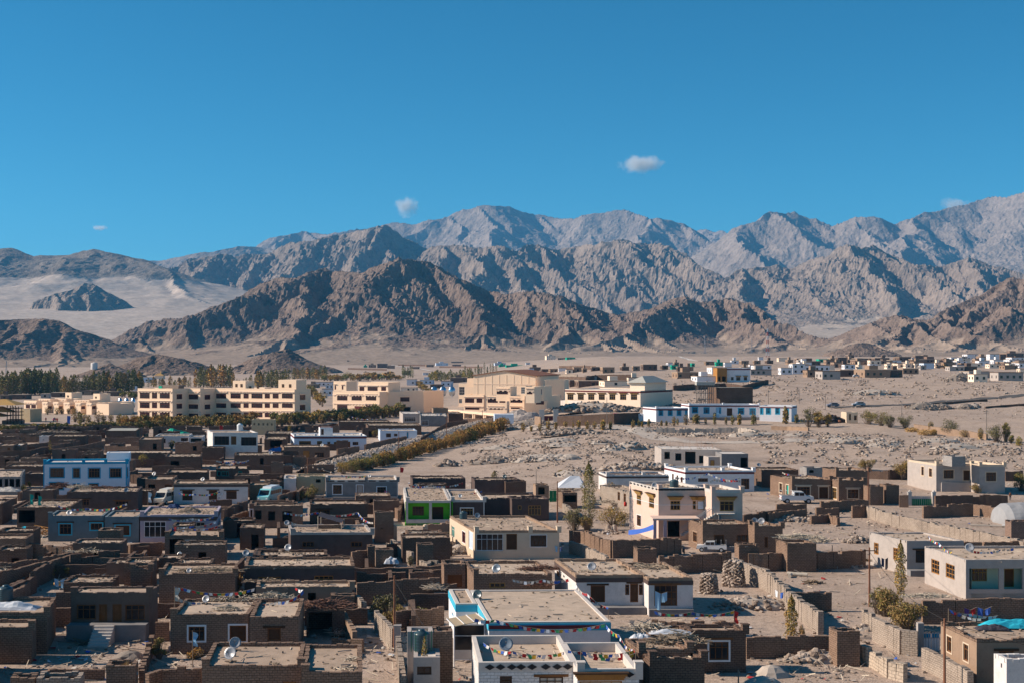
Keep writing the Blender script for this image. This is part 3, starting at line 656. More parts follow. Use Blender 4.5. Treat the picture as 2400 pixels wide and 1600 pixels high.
def tank(label, x, y, z, r_=.5, hgt=1.2, mat='tank_dark'):
    c = P(sx(x), sy(y), z); root = th('water_tank', label, 'water tank', c)
    pr = [(0, 0), (r_, 0)]
    for i in range(6): v = hgt * .85 * i / 6; pr += [(r_, v + .02), (r_ * .96, v + hgt * .07), (r_, v + hgt * .12)]
    MB().lathe(c, pr + [(r_ * .9, hgt * .9), (r_ * .4, hgt)], 16).build('body', mat, root, True)
    MB().lathe(c, [(r_ * .42, hgt * .97), (r_ * .42, hgt * 1.06), (0, hgt * 1.08)], 12).build('lid', mat, root, True); return root
def tarp(label, x, y, z, w, d, hgt, mat, name='tarpaulin', cat='tarpaulin', seed=1):
    """crumpled sheet lying over a heap"""
    c = P(sx(x), sy(y), z) if z is not None else G(sx(x), sy(y)); n = 12; mb = MB(); g = {}
    for i in range(n + 1):
        for j in range(n + 1):
            u, v = i / n * 2 - 1, j / n * 2 - 1; q = max(0, 1 - u * u) * max(0, 1 - v * v)
            zz = hgt * q ** .6 * (.75 + .6 * float(perlin(u * 2.2 + seed, v * 2.2 + seed * 2))) + .10 * hgt * float(perlin(u * 6 + seed, v * 6)); g[i, j] = c + Vector((u * w / 2 * (1 + .12 * float(perlin(v * 3 + seed, 5))), v * d / 2 * (1 + .12 * float(perlin(u * 3, seed))), max(.02, zz)))
    for i in range(n):
        for j in range(n): mb.face([g[i, j], g[i + 1, j], g[i + 1, j + 1], g[i, j + 1]])
    return one(name, mb, mat, label, cat, c, None, False)
def steps(label, P0, ex, ey, w, n, rise=.17, run=.28, mat='pale_cement', name='steps'):
    mb = MB()
    for i in range(n): mb.box(P0 + ey * run * i + UP * (rise * i - .02), ex * w, ey * (run * (n - i)), UP * rise)
    return one(name, mb, mat, label, 'steps', P0)

# ------------------------------------------------------------------ plants
def leaves(mb, c, n, s, r, shape, mi=None):
    for _ in range(n):
        p = shape(r); a = Vector((r.gauss(0, 1), r.gauss(0, 1), r.gauss(0, 1))).normalized(); b = a.orthogonal().normalized(); b.rotate(Matrix.Rotation(r.uniform(0, 6.28), 3, a)); d = a.cross(b); q = s * r.uniform(.6, 1.3)
        m = r.randrange(3) if mi is None else mi
        mb.face([c + p - b * q * .5, c + p + d * q * .28, c + p + b * q * .5, c + p - d * q * .28], m)
def twigs(mb, r, n, rad, hgt, r0=.03, z0=0.):
    for _ in range(n):
        a = r.uniform(0, 6.28); q = r.random() ** .5; top = Vector((math.cos(a) * q * rad, math.sin(a) * q * rad, hgt * r.uniform(.6, 1.0) * (1 - .25 * q * q))); b = Vector((math.cos(a) * q * rad * .25, math.sin(a) * q * rad * .25, z0))
        m = b.lerp(top, .5) + Vector((r.uniform(-.1, .1), r.uniform(-.1, .1), 0)) * rad; mb.tube(b, m, r0, 3, r0 * .7, 0, False); mb.tube(m, top, r0 * .7, 3, r0 * .2, 0, False)
def plant_mesh(kind, seed, hgt, rad, nl, ls, ntw=0):
    """returns (stem mesh builder, crown mesh builder) at the origin"""
    r = random.Random(seed); st, cr = MB(), MB()
    if kind == 'poplar':
        st.tube((0, 0, -.2), (0, 0, hgt * .9), hgt * .016 + .04, 6, .02)
        for _ in range(26): z = hgt * r.uniform(.1, .85); a = r.uniform(0, 6.28); st.tube((0, 0, z), (math.cos(a) * rad * .6, math.sin(a) * rad * .6, z + hgt * .14), .03, 3, .01, 0, False)
        ph = [r.uniform(0, 6.28) for _ in range(4)]
        def sh(r):
            z = r.random() ** .85; a = r.uniform(0, 6.28); pr = (math.sin(min(1, z * 1.02 + .03) * math.pi) ** .42) * (1 - .22 * z) * (1 + .22 * math.sin(z * 17 + ph[0]) * math.sin(a * 2 + ph[1]) + .16 * math.sin(z * 31 + ph[2]))
            q = rad * pr * r.random() ** .4; return Vector((math.cos(a) * q, math.sin(a) * q, hgt * (.06 + .94 * z)))
        leaves(cr, Vector(), nl, ls, r, sh)
    else:
        cl = []
        for i in range(13 if kind == 'round' else 9):
            a = r.uniform(0, 6.28); q = r.random() ** .6 * rad * .72; z = hgt * r.uniform(.32, .85) * (1 - .25 * (q / rad) ** 2); cl.append((Vector((math.cos(a) * q, math.sin(a) * q, z)), rad * r.uniform(.26, .46)))
        for c, q in cl: st.tube((r.uniform(-.1, .1) * rad, r.uniform(-.1, .1) * rad, -.15), c, .05 + hgt * .008, 4, .02, 0, False)
        def sh(r):
            if kind == 'reed':
                a = r.uniform(0, 6.28); q = r.random() ** .5 * rad; return Vector((math.cos(a) * q, math.sin(a) * q, hgt * r.random() ** .7 * (1 - .3 * (q / rad) ** 2)))
            c, q = r.choice(cl); d = Vector((r.gauss(0, 1), r.gauss(0, 1), r.gauss(0, .9))).normalized() * q * r.random() ** .35; p = c + d; p.z = max(.05, p.z); return p
        leaves(cr, Vector(), nl, ls, r, sh)
        if ntw: twigs(st, r, ntw, rad * 1.05, hgt * 1.1, .018 + hgt * .003)
    return st, cr
PROTO = {}
def plant(name, label, cat, kind, mats, base, hgt, rad, nl, ls, ntw=0, seed=1, group=None, bark='bark', key=None, rz=None):
    """kind + size class decide the shared meshes, each plant is scaled from them"""
    key = (kind, tuple(mats), seed, nl, round(ls, 2), bark, ntw) if key is None else key
    if key not in PROTO:
        st, cr = plant_mesh(kind, seed, hgt, rad, nl, ls, ntw); PROTO[key] = (st.mesh(name + '_stem', bark, uv=False), cr.mesh(name + '_crown', list(mats), uv=False), hgt, rad)
    ms, mc, h0, r0 = PROTO[key]
    root = thing(name, label, cat, base, rnd.uniform(0, 6.28) if rz is None else rz, group); root.scale = (rad / r0, rad / r0, hgt / h0); ORG[root.name] = Vector(base)
    for nm, me in (('trunk' if kind in ('poplar', 'round') else 'stems', ms), ('crown', mc)): o = link(bpy.data.objects.new(nm, me)); o.parent = root
    return root
def plantpx(name, label, cat, kind, mats, x, ybase, ytop, wpx, nl, ls, ntw=0, seed=1, group=None, bark='bark', z=None):
    b = G(sx(x), sy(ybase)) if z is None else P(sx(x), sy(ybase), z); k = b.y / F / _crop[2]
    return plant(name, label, cat, kind, mats, b, (ybase - ytop) * k, wpx / 2 * k, nl, ls, ntw, seed, group, bark)
# ------------------------------------------------------------------ the village: houses (coordinates in crops of the photograph)
def H(label, xl, yt, xr, h, yb=None, mat='mud_brick', D=None, **kw):
    if D is None:
        a, b = PT(sx(xl), sy(yt), h), PT(sx(xl), sy(yb), h); D = max(1.5, (b.y - a.y) / math.cos(R(kw.get('a_s', 9))))
    return house('house', label, xl, yt, xr, h, D, mat, **kw)
def add(res, xl, yt, xr, h, yb=None, mat='mud_brick', D=None, **kw):
    """a further block of the same house"""
    return H('', xl, yt, xr, h, yb, mat, D, th_=res[0], **kw)
def pen(label, xl, yt, xr, h, yb, mat='mud_brick', **kw):
    a, b = PT(sx(xl), sy(yt), h), PT(sx(xl), sy(yb), h)
    return house('roofless_pen', label, xl, yt, xr, h, max(1.3, b.y - a.y), mat, roof=None, cat='pen', par=.3, jit=.07, **kw)
SW = {'sur': 'white_paint'}; SB = {'sur': 'blue_paint', 'sw': .16}; SC = {'sur': 'cream_paint', 'sw': .16}; LN = {'lin': 'dark_wood'}
crop('b1')
h_tank = H('flat roofed mud brick house carrying a dark water tank and heaped white sheeting', -250, 530, 430, 3.3, 385, a_s=14, posts=(1,))
H('low mud brick house stepped below the one with the water tank', -250, 660, 290, 2.9, 585, a_s=14, posts=(1,))
H('mud brick house with a timber barred side window facing the shaded yard', -500, 860, -160, 3.0, 680, a_s=14, right=[('w', 110, 800, 220, 960, {'fr': 'ochre_wood', 'nx': 3})])
h_ver = H('dark rendered house with wooden doors on a shaded verandah behind cement steps', 650, 345, 1370, 3.9, 285, 'dark_render', posts=(0, 1), plinth=(1.2, 1.4), a_s=2, front=[('d', 910, 450, 985, 612, {'dr': 'brown_wood'}), ('d', 1035, 450, 1118, 612, {'dr': 'brown_wood'}), ('w', 705, 455, 880, 590), ('w', 1150, 455, 1330, 600)], par=.2)
O_ = h_ver[1]; steps('cement steps leading up to the shaded verandah', O_ + h_ver[2] * (h_ver[4] * .36) - Vector((-h_ver[2].y, h_ver[2].x, 0)) * 3.2, h_ver[2], Vector((-h_ver[2].y, h_ver[2].x, 0)), 1.65, 7, .2, .285)
H('mud brick house with brushwood piled along its front roof edge', 1460, 168, 2160, 3.1, 70, left=[('d', 1425, 265, 1452, 370, {'dr': 'old_wood'})], posts=(0, 1), litter=2)
H('narrow mud brick outbuilding with a square clay chimney', 1198, 125, 1385, 2.8, 96, left=[('d', 1162, 190, 1190, 272, {'dr': 'old_wood'})], posts=(0, 1))
h_flag = H('mud brick house with a white framed window and flag mast on its roof corner', 1565, 545, 2285, 3.2, 395, roof='roof_mud_pale', a_s=4, posts=(0,), front=[('w', 1733, 655, 1880, 785, SW), ('d', 2110, 645, 2262, 790, SW)])
pen('roofless mud brick pen with dry reeds growing against it', 975, 1018, 1240, 1.9, 962)
pen('small roofless pen with a rounded mud wall at the yard corner', 95, 1125, 320, 1.7, 1085)
pen('roofless pen with a whitewashed front wall', 335, 1130, 735, 1.7, 1068, 'pale_sunlit_mud_brick')
h_dish = H('broad mud brick house with two large satellite dishes on its roof corner', 1855, 1018, 2767, 3.3, 800, a_s=7, front=[('d', 2597, 1160, 2722, 1280, {'dr': 'ochre_wood'})], posts=(0, 1))
wall('long shaded mud brick wall behind the yellowing shrub', [(-60, 160), (340, 75), (640, 0)], 2.0)
wall('mud brick wall stub between the stepped house and the verandah', [(512, 345), (655, 338)], 2.7)
wall('short mud brick wall holding dry twigs beside the verandah house', [(512, 487), (655, 480)], 1.7)
wall('low mud brick wall pier beside the house with the flag mast', [(1425, 605), (1555, 602)], 1.7)
wall('low ragged wall between the sunny yard and the brown shrub', [(1300, 1045), (1395, 745)], 1.1, jit=.15)
wall('ragged mud brick wall in front of the paved yard', [(1355, 1085), (1480, 1048), (1850, 1045)], 1.8, jit=.12)
wall('low wall with a flat cap crossing the bottom of the shaded yard', [(380, 1070), (520, 1050), (960, 1040)], .8)
p = G(sx(1545), sy(880)); one('paved_terrace', MB().box(p - UP * .2, (11.5 * .42, 0, 0), (0, 1.8, 0), (0, 0, .55)), 'pale_cement', 'pale cement terrace below the house with the flag mast', 'terrace', p)
crop('b2')
H('mud brick wing with a dark boarded doorway joined to the flag mast house', -60, 568, 390, 3.2, 400, front=[('d', 105, 670, 228, 785, LN)], a_s=6, roof='roof_mud_pale')
H('mud brick wing under a gravelly roof with scattered logs', 418, 1072, 975, 3.3, 815, a_s=7, posts=(0,))
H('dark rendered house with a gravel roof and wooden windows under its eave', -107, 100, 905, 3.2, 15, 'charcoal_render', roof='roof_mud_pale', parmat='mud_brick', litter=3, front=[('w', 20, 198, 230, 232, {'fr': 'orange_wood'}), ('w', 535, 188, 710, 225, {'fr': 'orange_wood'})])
H('low mud house with rubble and dry twigs on its pale roof', 0, 290, 885, 2.7, 232, 'mud_render', roof='roof_mud_pale', front=[('o', 475, 345, 550, 418)], litter=3, posts=(1,))
pen('roofless mud brick cell beside the alley', 690, 372, 905, 2.4, 345)
H('open mud brick shed roofed with brushwood', 462, 505, 815, 2.3, 440, 'dark_mud_brick', front=[('o', 480, 525, 700, 760)], par=.05)
wall('sloping mud wall with firewood leaning on it by the alley', [(800, 510), (905, 690)], 1.5, 'mud_render')
wall('low mud brick wall at the alley corner', [(705, 760), (985, 778)], 1.0)
wall('sunlit mud brick wall along the right side of the alley', [(1105, 512), (1268, 672)], 1.8, 'pale_sunlit_mud_brick')
wall('sunlit wall running from the cement gatepost to the grey house', [(1305, 745), (1352, 1095)], 1.7, 'pale_sunlit_mud_brick')
wall('short sunlit wall at the head of the alley', [(920, 362), (1000, 425)], 1.7, 'pale_sunlit_mud_brick')
wall('shaded wall behind the brown thicket yard', [(1280, 508), (1500, 490), (1725, 478)], 1.7)
wall('tall shaded wall running behind the thicket', [(925, 248), (1190, 238), (1685, 208)], 2.3)
wall('low wall topped with a rock pile and a clay ladder', [(925, 158), (1375, 152)], 1.6)
pen('roofless mud brick enclosure with a stepped wall', 1415, 155, 1630, 1.9, 130)
one('gatepost', MB().cbox(G(sx(1300), sy(885)) - UP * .1, .5, .5, 2.15).cbox(G(sx(1300), sy(885)) + UP * 2.05, .62, .62, .12), 'grey_cement', 'square cement gatepost with a peaked cap by the alley', 'gatepost', G(sx(1300), sy(885)))
g = G(sx(1640), sy(468)); steps('whitewashed steps beside the turquoise trimmed house', g, Vector((1, 0, 0)), Vector((-.1, 1, 0)), 1.1, 6)
h_grey = H('grey cement house with a green caged water tank on its porch roof', 1390, 702, 1625, 4.1, 655, 'grey_cement', a_s=5, roof='pale_cement', litter=0, jit=0)
add(h_grey, 1626, 702, 1808, 4.05, 650, 'mud_brick', a_s=5, front=[('o', 1690, 722, 1722, 762)])
add(h_grey, 1447, 938, 1690, 2.9, 855, 'grey_cement', a_s=4, par=.12, jit=0, roof='pale_cement', litter=0, front=[('w', 1480, 1022, 1612, 1098, {'fr': 'dark_wood'})])
H('mud brick house with a dark dish behind the turquoise trimmed house', 2000, 172, 2720, 3.0, 52, roof='roof_mud_pale', litter=2, front=[('w', 2145, 252, 2290, 300, {'fr': 'ochre_wood'})], posts=(0,))
H('narrow mud brick house with wooden doors and a small tree before it', 1728, 82, 1925, 3.1, 42, front=[('d', 1760, 180, 1895, 295, {'dr': 'brown_wood'})], left=[('d', 1688, 155, 1702, 265, {'dr': 'ochre_wood'})])
# white house with turquoise trim
h_turq = H('white house with turquoise trim and prayer flags along its front edge', 2140, 614, 3257, 3.4, 318, 'white_paint', a_s=8, parmat='pale_cement', jit=0, par=.12, band=(.55, 'sky_blue_paint'), roof='roof_mud_pale', litter=.8)
add(h_turq, 1838, 445, 2030, 3.38, 310, 'white_paint', a_s=8, parmat='pale_cement', jit=0, par=.12, band=(.55, 'sky_blue_paint'), left=[('w', 1745, 470, 1760, 590, {'fr': 'blue_paint'}), ('w', 1798, 530, 1815, 560, {'fr': 'blue_paint'})])
root, O, ex, ey, L, D, z1 = h_turq; nf = Vector((-ex.y, ex.x, 0))
MB().box(O + UP * (z1 - .42) - nf * .075, ex * (L - .9) + ex * .0, nf * .02, UP * .28).build('dark_strip', 'maroon_paint', root)
# white brick house with black diamonds
h_dia = H('white block house with a row of black diamonds along its parapet', 2045, 985, 2932, 3.6, 735, 'white_brick', a_s=5, par=.62, jit=0, parmat='pale_cement', roof='roof_mud_pale', front=[('w', 2240, 1110, 2352, 1250, {'fr': 'dark_wood'}), ('w', 2602, 1118, 2822, 1250, {'fr': 'dark_wood', 'lin': 'brown_wood', 'pane': 'cloth_faded'})])
crop('b3')
h_dw = add(h_dia, 600, 1048, 1168, 3.6, 800, 'white_brick', a_s=5, par=.66, jit=0, parmat='pale_cement', roof='roof_mud_pale', posts=(0, 1), front=[('w', 620, 1105, 1012, 1300, {'fr': 'orange_wood', 'nx': 4, 'hood': 'orange_wood', 'pane': 'cloth_faded'})])
for (res, xs_, yy) in ((h_dia, (2148, 2246, 2350, 2435, 2536, 2662, 2768, 2864), 1022), (h_dw, (710, 835, 960, 1077), 1071)):
    crop('b2' if res is h_dia else 'b3'); root, O, ex, ey, L, D, z1 = res; nf = Vector((-ex.y, ex.x, 0))
    for x in xs_:
        u = (sx(x) - CX) / F; q = (u * O.y - O.x) / (ex.x - u * ex.y); c = O + ex * q + UP * (z1 + .31) - nf * .025
        MB().prism([c - ex * .34, c - UP * .2, c + ex * .34, c + UP * .2], -nf * .02).build('diamond', 'black_paint', h_dia[0])
crop('b3')
h_ww = H('whitewashed house with dark doorways and a projecting glazed room', 590, 180, 1215, 3.5, 30, 'whitewash', a_s=10, par=.3, band=(.4, 'charcoal_render'), parmat='mud_render', roof='roof_mud_pale', plinth=1.2, left=[('w', 410, 145, 432, 198), ('o', 470, 185, 485, 205)], front=[('d', 722, 278, 855, 432, LN), ('w', 1040, 268, 1078, 365, {'fr': 'brown_wood'}), ('d', 1085, 262, 1160, 432, LN), ('w', 1165, 268, 1205, 365)], litter=2)
add(h_ww, 1255, 206, 1662, 3.5, 62, 'whitewash', a_s=10, par=.3, band=(.38, 'charcoal_render'), parmat='mud_render', roof='roof_mud_pale', plinth=.5, front=[('w', 1308, 275, 1518, 465, {'fr': 'brown_wood', 'nx': 4, 'ny': 3, 'lin': 'brown_wood'})])
g = G(sx(1108), sy(520)); steps('low white steps before the whitewashed house', g, Vector((1, 0, 0)), Vector((0, 1, 0)), 1.2, 2)
H('dark mud brick house with a white edged window above a plastic sheet', 1645, 692, 2150, 3.2, 632, 'dark_mud_brick', roof='roof_mud', front=[('w', 1812, 795, 1990, 962, {'sur': 'white_paint', 'fr': 'brown_wood', 'nx': 3, 'lin': 'brown_wood'})], posts=(1,))
H('low mud roof sagging under sticks and white sheeting', 1305, 700, 1640, 3.1, 640, 'dark_mud_brick', litter=3)
H('dark mud brick house with debris on its lower roof', 1265, 945, 1770, 3.2, 868, 'dark_mud_brick', posts=(0, 1), a_s=12, litter=3)
H('mud brick storeroom heaped with logs and stones on top', 1165, 860, 1640, 3.5, 765, 'mud_brick', a_s=12, litter=4, posts=(0, 1))
cairn('tall beehive shaped stack of flat stones in the sunny yard', 2035, 280, 2.6, 2.7)
cairn('shorter stone stack in the shadow of the whitewashed house', 1808, 345, 2.0, 2.0)
heap('long rubbish and rock heap at the end of the sunny yard', 2215, 485, 8.5, 3.0, 1.3, 170, (.15, .42))
wall('shaded mud brick wall closing the yard below the rock heap', [(2150, 752), (2352, 748), (2700, 745), (2910, 745)], 1.7)
wall('ragged low wall behind the sagging roof', [(1290, 600), (1520, 612), (1760, 606)], 1.3, jit=.15)
wall('broken low wall end with a cloth wrapped post', [(1858, 615), (2040, 592)], 1.3, jit=.15)
crop('b4')
wall('long pale sunlit wall descending between two yards', [(-316, 28), (0, 152), (205, 335), (485, 530)], 1.9, 'pale_sunlit_mud_brick', .5, .12)
wall('short shaded wall behind the blue metal sheet', [(250, 342), (580, 338)], 1.8)
h_lat = pen('mud brick latrine block with rough outside stairs', 635, 702, 845, 2.7, 662)
wall('pale tumbledown stone wall beside the lane', [(838, 822), (1000, 890), (1120, 970), (1260, 1005)], 1.3, 'beige_stone', .5, .2)
wall('curving pale wall around the big brown bush', [(978, 565), (1230, 682), (1378, 697)], 2.0, 'pale_sunlit_mud_brick', .45)
wall('pale wall along the lane below the two window house', [(1435, 852), (1620, 935), (1862, 1062)], 1.6, 'pale_sunlit_mud_brick', .45)
wall('shaded wall behind the hanging laundry', [(1415, 415), (1715, 412), (2060, 392), (2500, 392)], 2.1)
wall('short wall stub where the woman bends down', [(880, 490), (968, 540)], 1.5, 'pale_sunlit_mud_brick')
h_two = H('mud plastered house with two narrow brown windows in its sunlit wall', 1917, 768, 2800, 3.4, 612, 'mud_render', a_s=6, parmat='mud_brick', left=[('w', 1645, 748, 1688, 890, {'fr': 'brown_wood', 'sur': 'cream_paint', 'sw': .1}), ('w', 1797, 818, 1842, 972, {'fr': 'brown_wood', 'sur': 'cream_paint', 'sw': .1})], front=[('w', 2120, 880, 2260, 960, LN)], litter=2)
H('small whitewashed hut with a raised parapet at the lane corner', 2192, 955, 2600, 3.0, 902, 'whitewash', a_s=8, left=[('o', 2138, 992, 2152, 1035)])
h_mint = H('grey plastered house with orange window frames and a pale green porch', 1818, 42, 2900, 3.9, -85, 'grey_cement', a_s=7, par=.25, jit=.01, roof='roof_mud_pale', left=[('w', 1500, 42, 1574, 170, {'fr': 'orange_wood', 'nx': 3, 'ny': 3}), ('w', 1633, 82, 1715, 214, {'fr': 'orange_wood', 'nx': 3, 'ny': 3})], front=[('o', 1850, 122, 2122, 312), ('o', 2168, 122, 2340, 312)])
def porch(res, x0, x1, mat, items, depth=1.3, opt=None, z0=.6):
    """inner wall of an open porch, with its own windows and doors"""
    root, O, ex, ey, L, D, z1 = res; nf = Vector((-ex.y, ex.x, 0)); Q = O + nf * depth
    f = lambda x: (((sx(x) - CX) / F) * Q.y - Q.x) / (ex.x - (sx(x) - CX) / F * ex.y); hs_ = []
    a, b = f(x0) - .4, f(x1) + .4
    for it in items:
        k, u0, y0, u1, y1 = it[:5]; zz = [HC - (sy(y) - HY) / F * Q.y - O.z for y in (y1, y0)]; hs_.append((f(u0) - a, f(u1) - a, max(zz[0], z0), min(zz[1], z1 - .2), k, it[5] if len(it) > 5 else (opt or {})))
    w = MB(); facade(w, Q + ex * a, ex, nf, b - a, 0, z1 - .05, hs_); w.box(O + ex * a - UP * .1, ex * (b - a), nf * depth, UP * (z0 + .1))
    for u in (a + .1, b - .1): w.face([O + ex * u + nf * .1, Q + ex * u, Q + ex * u + UP * (z1 - .05), O + ex * u + nf * .1 + UP * (z1 - .05)])
    w.build('porch_wall', mat, root)
    for q in hs_: opening(root, Q + ex * a, ex, nf, q)
porch(h_mint, 1850, 2340, 'mint_paint', [('w', 1855, 124, 2012, 240, {'fr': 'ochre_wood', 'nx': 4}), ('d', 2170, 126, 2262, 296, {'dr': 'brown_wood', 'fr': 'ochre_wood'})], 1.5)
crop('m1'); 
crop('e1')
h_bw = H('two storey white house with bright blue trim and brown windows', 597, 602, 1748, 5.8, 555, 'pale_blue', af=6, a_s=13, par=.35, jit=0, parmat='blue_paint', posts=(0, .48, .745, 1), roof='pale_cement', litter=.3, corner='blue_paint', right=[('w', 1748, 680, 1764, 800, SB), ('w', 1782, 590, 1796, 700, SB)],
    front=[('w', 692, 682, 880, 808, SB), ('w', 1008, 685, 1098, 812, SB), ('w', 1222, 685, 1375, 812, SB), ('w', 1515, 685, 1668, 808, SB), ('w', 685, 882, 872, 975, SB), ('w', 1012, 902, 1090, 975, SB), ('w', 1228, 897, 1350, 975, SB)])
add(h_bw, 1468, 470, 1790, 6.9, None, 'pale_blue', 3.0, zb=5.4, af=6, a_s=13, jit=0, par=.1, roof='pale_cement', litter=0)
H('grey cement house with an open pillared front under a thick roof', -160, 800, 285, 3.1, 700, 'dark_cement', a_s=18, front=[('o', -100, 815, 30, 940), ('o', 62, 815, 112, 940), ('o', 128, 815, 195, 940), ('o', 212, 815, 275, 940)], roof='roof_mud_pale')
H('dark low house whose roof is strewn with boards left of the white and blue house', 60, 655, 590, 2.8, 615, 'dark_mud_brick', litter=4)
H('long dark mud house under a strip of rubble near the hedge', 680, 240, 1180, 2.8, 210, 'dark_mud_brick', a_s=14, litter=3)
H('small whitewashed lean to beside the long dark mud house', 540, 242, 675, 2.6, 228, 'whitewash', front=[('o', 595, 280, 608, 298)])
H('long dark shed with a flat grey metal roof', 1462, 165, 1880, 3.0, 128, 'dark_mud_brick', a_s=12, roof='metal_roof', litter=0, par=.06, jit=0)
H('mud brick shed with one dark doorway and a raised corner', 1915, 285, 2225, 3.0, 248, 'mud_brick', front=[('o', 2105, 340, 2160, 430)], a_s=12)
H('mud brick house with brown doors at the foot of a walled field', -60, 372, 180, 2.9, 335, 'mud_brick', front=[('d', 0, 335, 28, 410, {'dr': 'brown_wood'}), ('d', 100, 378, 140, 432, {'dr': 'brown_wood'})], a_s=14)
H('low mud house with a grey slab roof inside the walled field', 70, 372, 300, 2.7, 330, 'mud_brick', roof='pale_cement', a_s=14)
H('wide mud house with pale gravel roof right of the white and blue house', 1560, 470, 2352, 2.9, 430, 'dark_mud_brick', roof='roof_mud_pale', a_s=12)
for i, (lab, pts) in enumerate((('mud wall along the near edge of the walled field', [(-40, 452), (410, 437), (530, 405), (668, 385)]), ('mud wall climbing away along the walled field', [(540, 400), (820, 350), (1092, 300)]), ('mud wall with pale coping rising to the metal roofed shed', [(800, 412), (1200, 355), (1442, 302)]), ('low wall with two square pillars behind the parked car', [(780, 408), (1010, 410), (1420, 402)]), ('second low wall behind the parked car', [(790, 462), (1100, 455), (1420, 446)]), ('mud wall under the slab roofed house in the field', [(70, 375), (300, 362), (668, 326)]), ('far mud wall below the olive hedge', [(-40, 246), (260, 240), (560, 242)]), ('long low wall just below the olive hedge near the pavilion', [(-40, 205), (300, 206), (610, 205)]), ('mud wall below the long dark mud house', [(660, 340), (980, 335)]), ('mud wall in front of the junk yard', [(1230, 195), (1450, 192)]), ('low wall below the metal roofed shed', [(1450, 262), (1920, 262)]), ('mud wall facing the field below the shed', [(1440, 372), (1920, 378)]), ('ragged wall slanting towards the white and blue house', [(380, 545), (520, 510), (700, 480)]), ('dark wall beside the pillared cement house', [(425, 690), (590, 690)]), ('mud brick wall right of the white and blue house', [(1805, 768), (1960, 772)]))):
    wall(lab, pts, 1.7 if i else 1.9, 'mud_brick' if i % 3 else 'dark_mud_brick')
crop('m1')
h_blue = H('blue plastered house with turquoise window edges and a white dish', 442, 657, 950, 3.3, 605, 'house_blue', par=.2, jit=.02, left=[('w', 408, 715, 418, 790, {'fr': 'blue_paint'})], front=[('w', 547, 732, 655, 826, {'sur': 'sky_blue_paint', 'lin': 'dark_wood'}), ('w', 832, 725, 940, 785, {'sur': 'sky_blue_paint', 'lin': 'dark_wood'})], posts=(0,))
add(h_blue, 962, 666, 1275, 3.3, 608, 'house_blue', par=.2, jit=.02, front=[('d', 1062, 745, 1190, 835, {'sur': 'sky_blue_paint', 'lin': 'dark_wood'})])
h_lil = H('lilac edged house with a large white framed verandah window', 1287, 648, 1985, 3.6, 568, 'lilac_paint', par=.25, jit=.02, band=(.5, 'charcoal_render'), posts=(0, 1), litter=4, front=[('w', 1322, 708, 1525, 856, {'fr': 'white_paint', 'nx': 4}), ('w', 1725, 715, 1882, 760, {'fr': 'cream_paint', 'sur': 'lilac_paint'}), ('d', 1620, 715, 1700, 850)])
H('mud brick outhouse with a pale curtain hung in its doorway', 1515, 838, 2030, 2.9, 775, front=[('o', 1555, 855, 1682, 1025), ('c', 1690, 862, 1810, 1028, {'dr': 'cloth_faded', 'fr': 'old_wood'})], posts=(0, .6, 1))
H('tall narrow mud brick shed standing before the blue house', 900, 790, 1105, 3.1, 762, front=[('o', 1002, 818, 1016, 832)])
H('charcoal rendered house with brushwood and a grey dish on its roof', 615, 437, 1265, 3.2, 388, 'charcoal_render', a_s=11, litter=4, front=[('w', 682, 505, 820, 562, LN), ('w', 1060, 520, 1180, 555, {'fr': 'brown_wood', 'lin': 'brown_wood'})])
H('dark mud house with junk and green poles on its roof', 155, 580, 640, 3.0, 505, 'dark_mud_brick', litter=5, front=[('o', 170, 600, 320, 720)])
H('low mud house beside the planks and junk heap', -200, 868, 240, 2.6, 822, litter=1)
H('mud brick house with a teal panelled side beside the junk roof', -150, 545, 20, 3.0, 500, 'dark_mud_brick', litter=4)
H('mud brick house with one square window squeezed behind the parked van', 1335, 322, 1590, 3.0, 285, front=[('o', 1362, 368, 1425, 415), ('d', 1512, 368, 1580, 445, {'dr': 'dark_wood'})], litter=2)
H('mud brick room with a blank wall and pale roof below the prayer flags', 2290, 545, 2700, 3.0, 515, litter=1, front=[('w', 2300, 600, 2320, 675, SW)])
wall('stone topped mud wall slanting up behind the lilac house', [(2045, 600), (2270, 515)], 1.6, jit=.15)
wall('lower mud wall slanting behind the outhouse', [(2120, 655), (2265, 610)], 1.6)
wall('mud brick wall linking the outhouse and the tall shed', [(1185, 920), (1290, 905), (1490, 900)], 1.6)
wall('broken mud wall under planks and stones', [(235, 912), (450, 930), (880, 945)], 1.7, jit=.16)
wall('long mud wall climbing to a heap of boards', [(-60, 1110), (260, 1060), (480, 1020), (650, 992)], 1.9, jit=.12)
wall('dark wall right of the heap of boards', [(640, 1005), (900, 985), (1100, 975)], 2.4, 'dark_mud_brick', jit=.14)
H('pale roofed mud house with loose boards above the washing lines', 1140, 1090, 1400, 3.0, 1035, roof='roof_mud_pale', litter=4)
crop('e2')
H('long whitewashed house with three dark doorways', 42, 890, 1065, 3.3, 842, 'whitewash', a_s=12, band=(.32, 'charcoal_render'), parmat='mud_render', front=[('d', 160, 990, 300, 1125, LN), ('d', 525, 990, 640, 1118, LN), ('d', 765, 995, 910, 1108, LN)])
H('dark house with turquoise posts under a gravel roof', 625, 688, 1075, 3.0, 638, 'dark_mud_brick', a_s=12, roof='roof_mud_pale', posts=(.64, 1), front=[('w', 640, 725, 690, 790, {'fr': 'teal_paint'}), ('w', 700, 725, 800, 790, {'fr': 'teal_paint'}), ('w', 935, 720, 985, 790, {'fr': 'teal_paint'})])
H('low dark house with a long pale roof strip left of the turquoise posts', -60, 738, 520, 2.9, 692, 'dark_mud_brick', a_s=12)
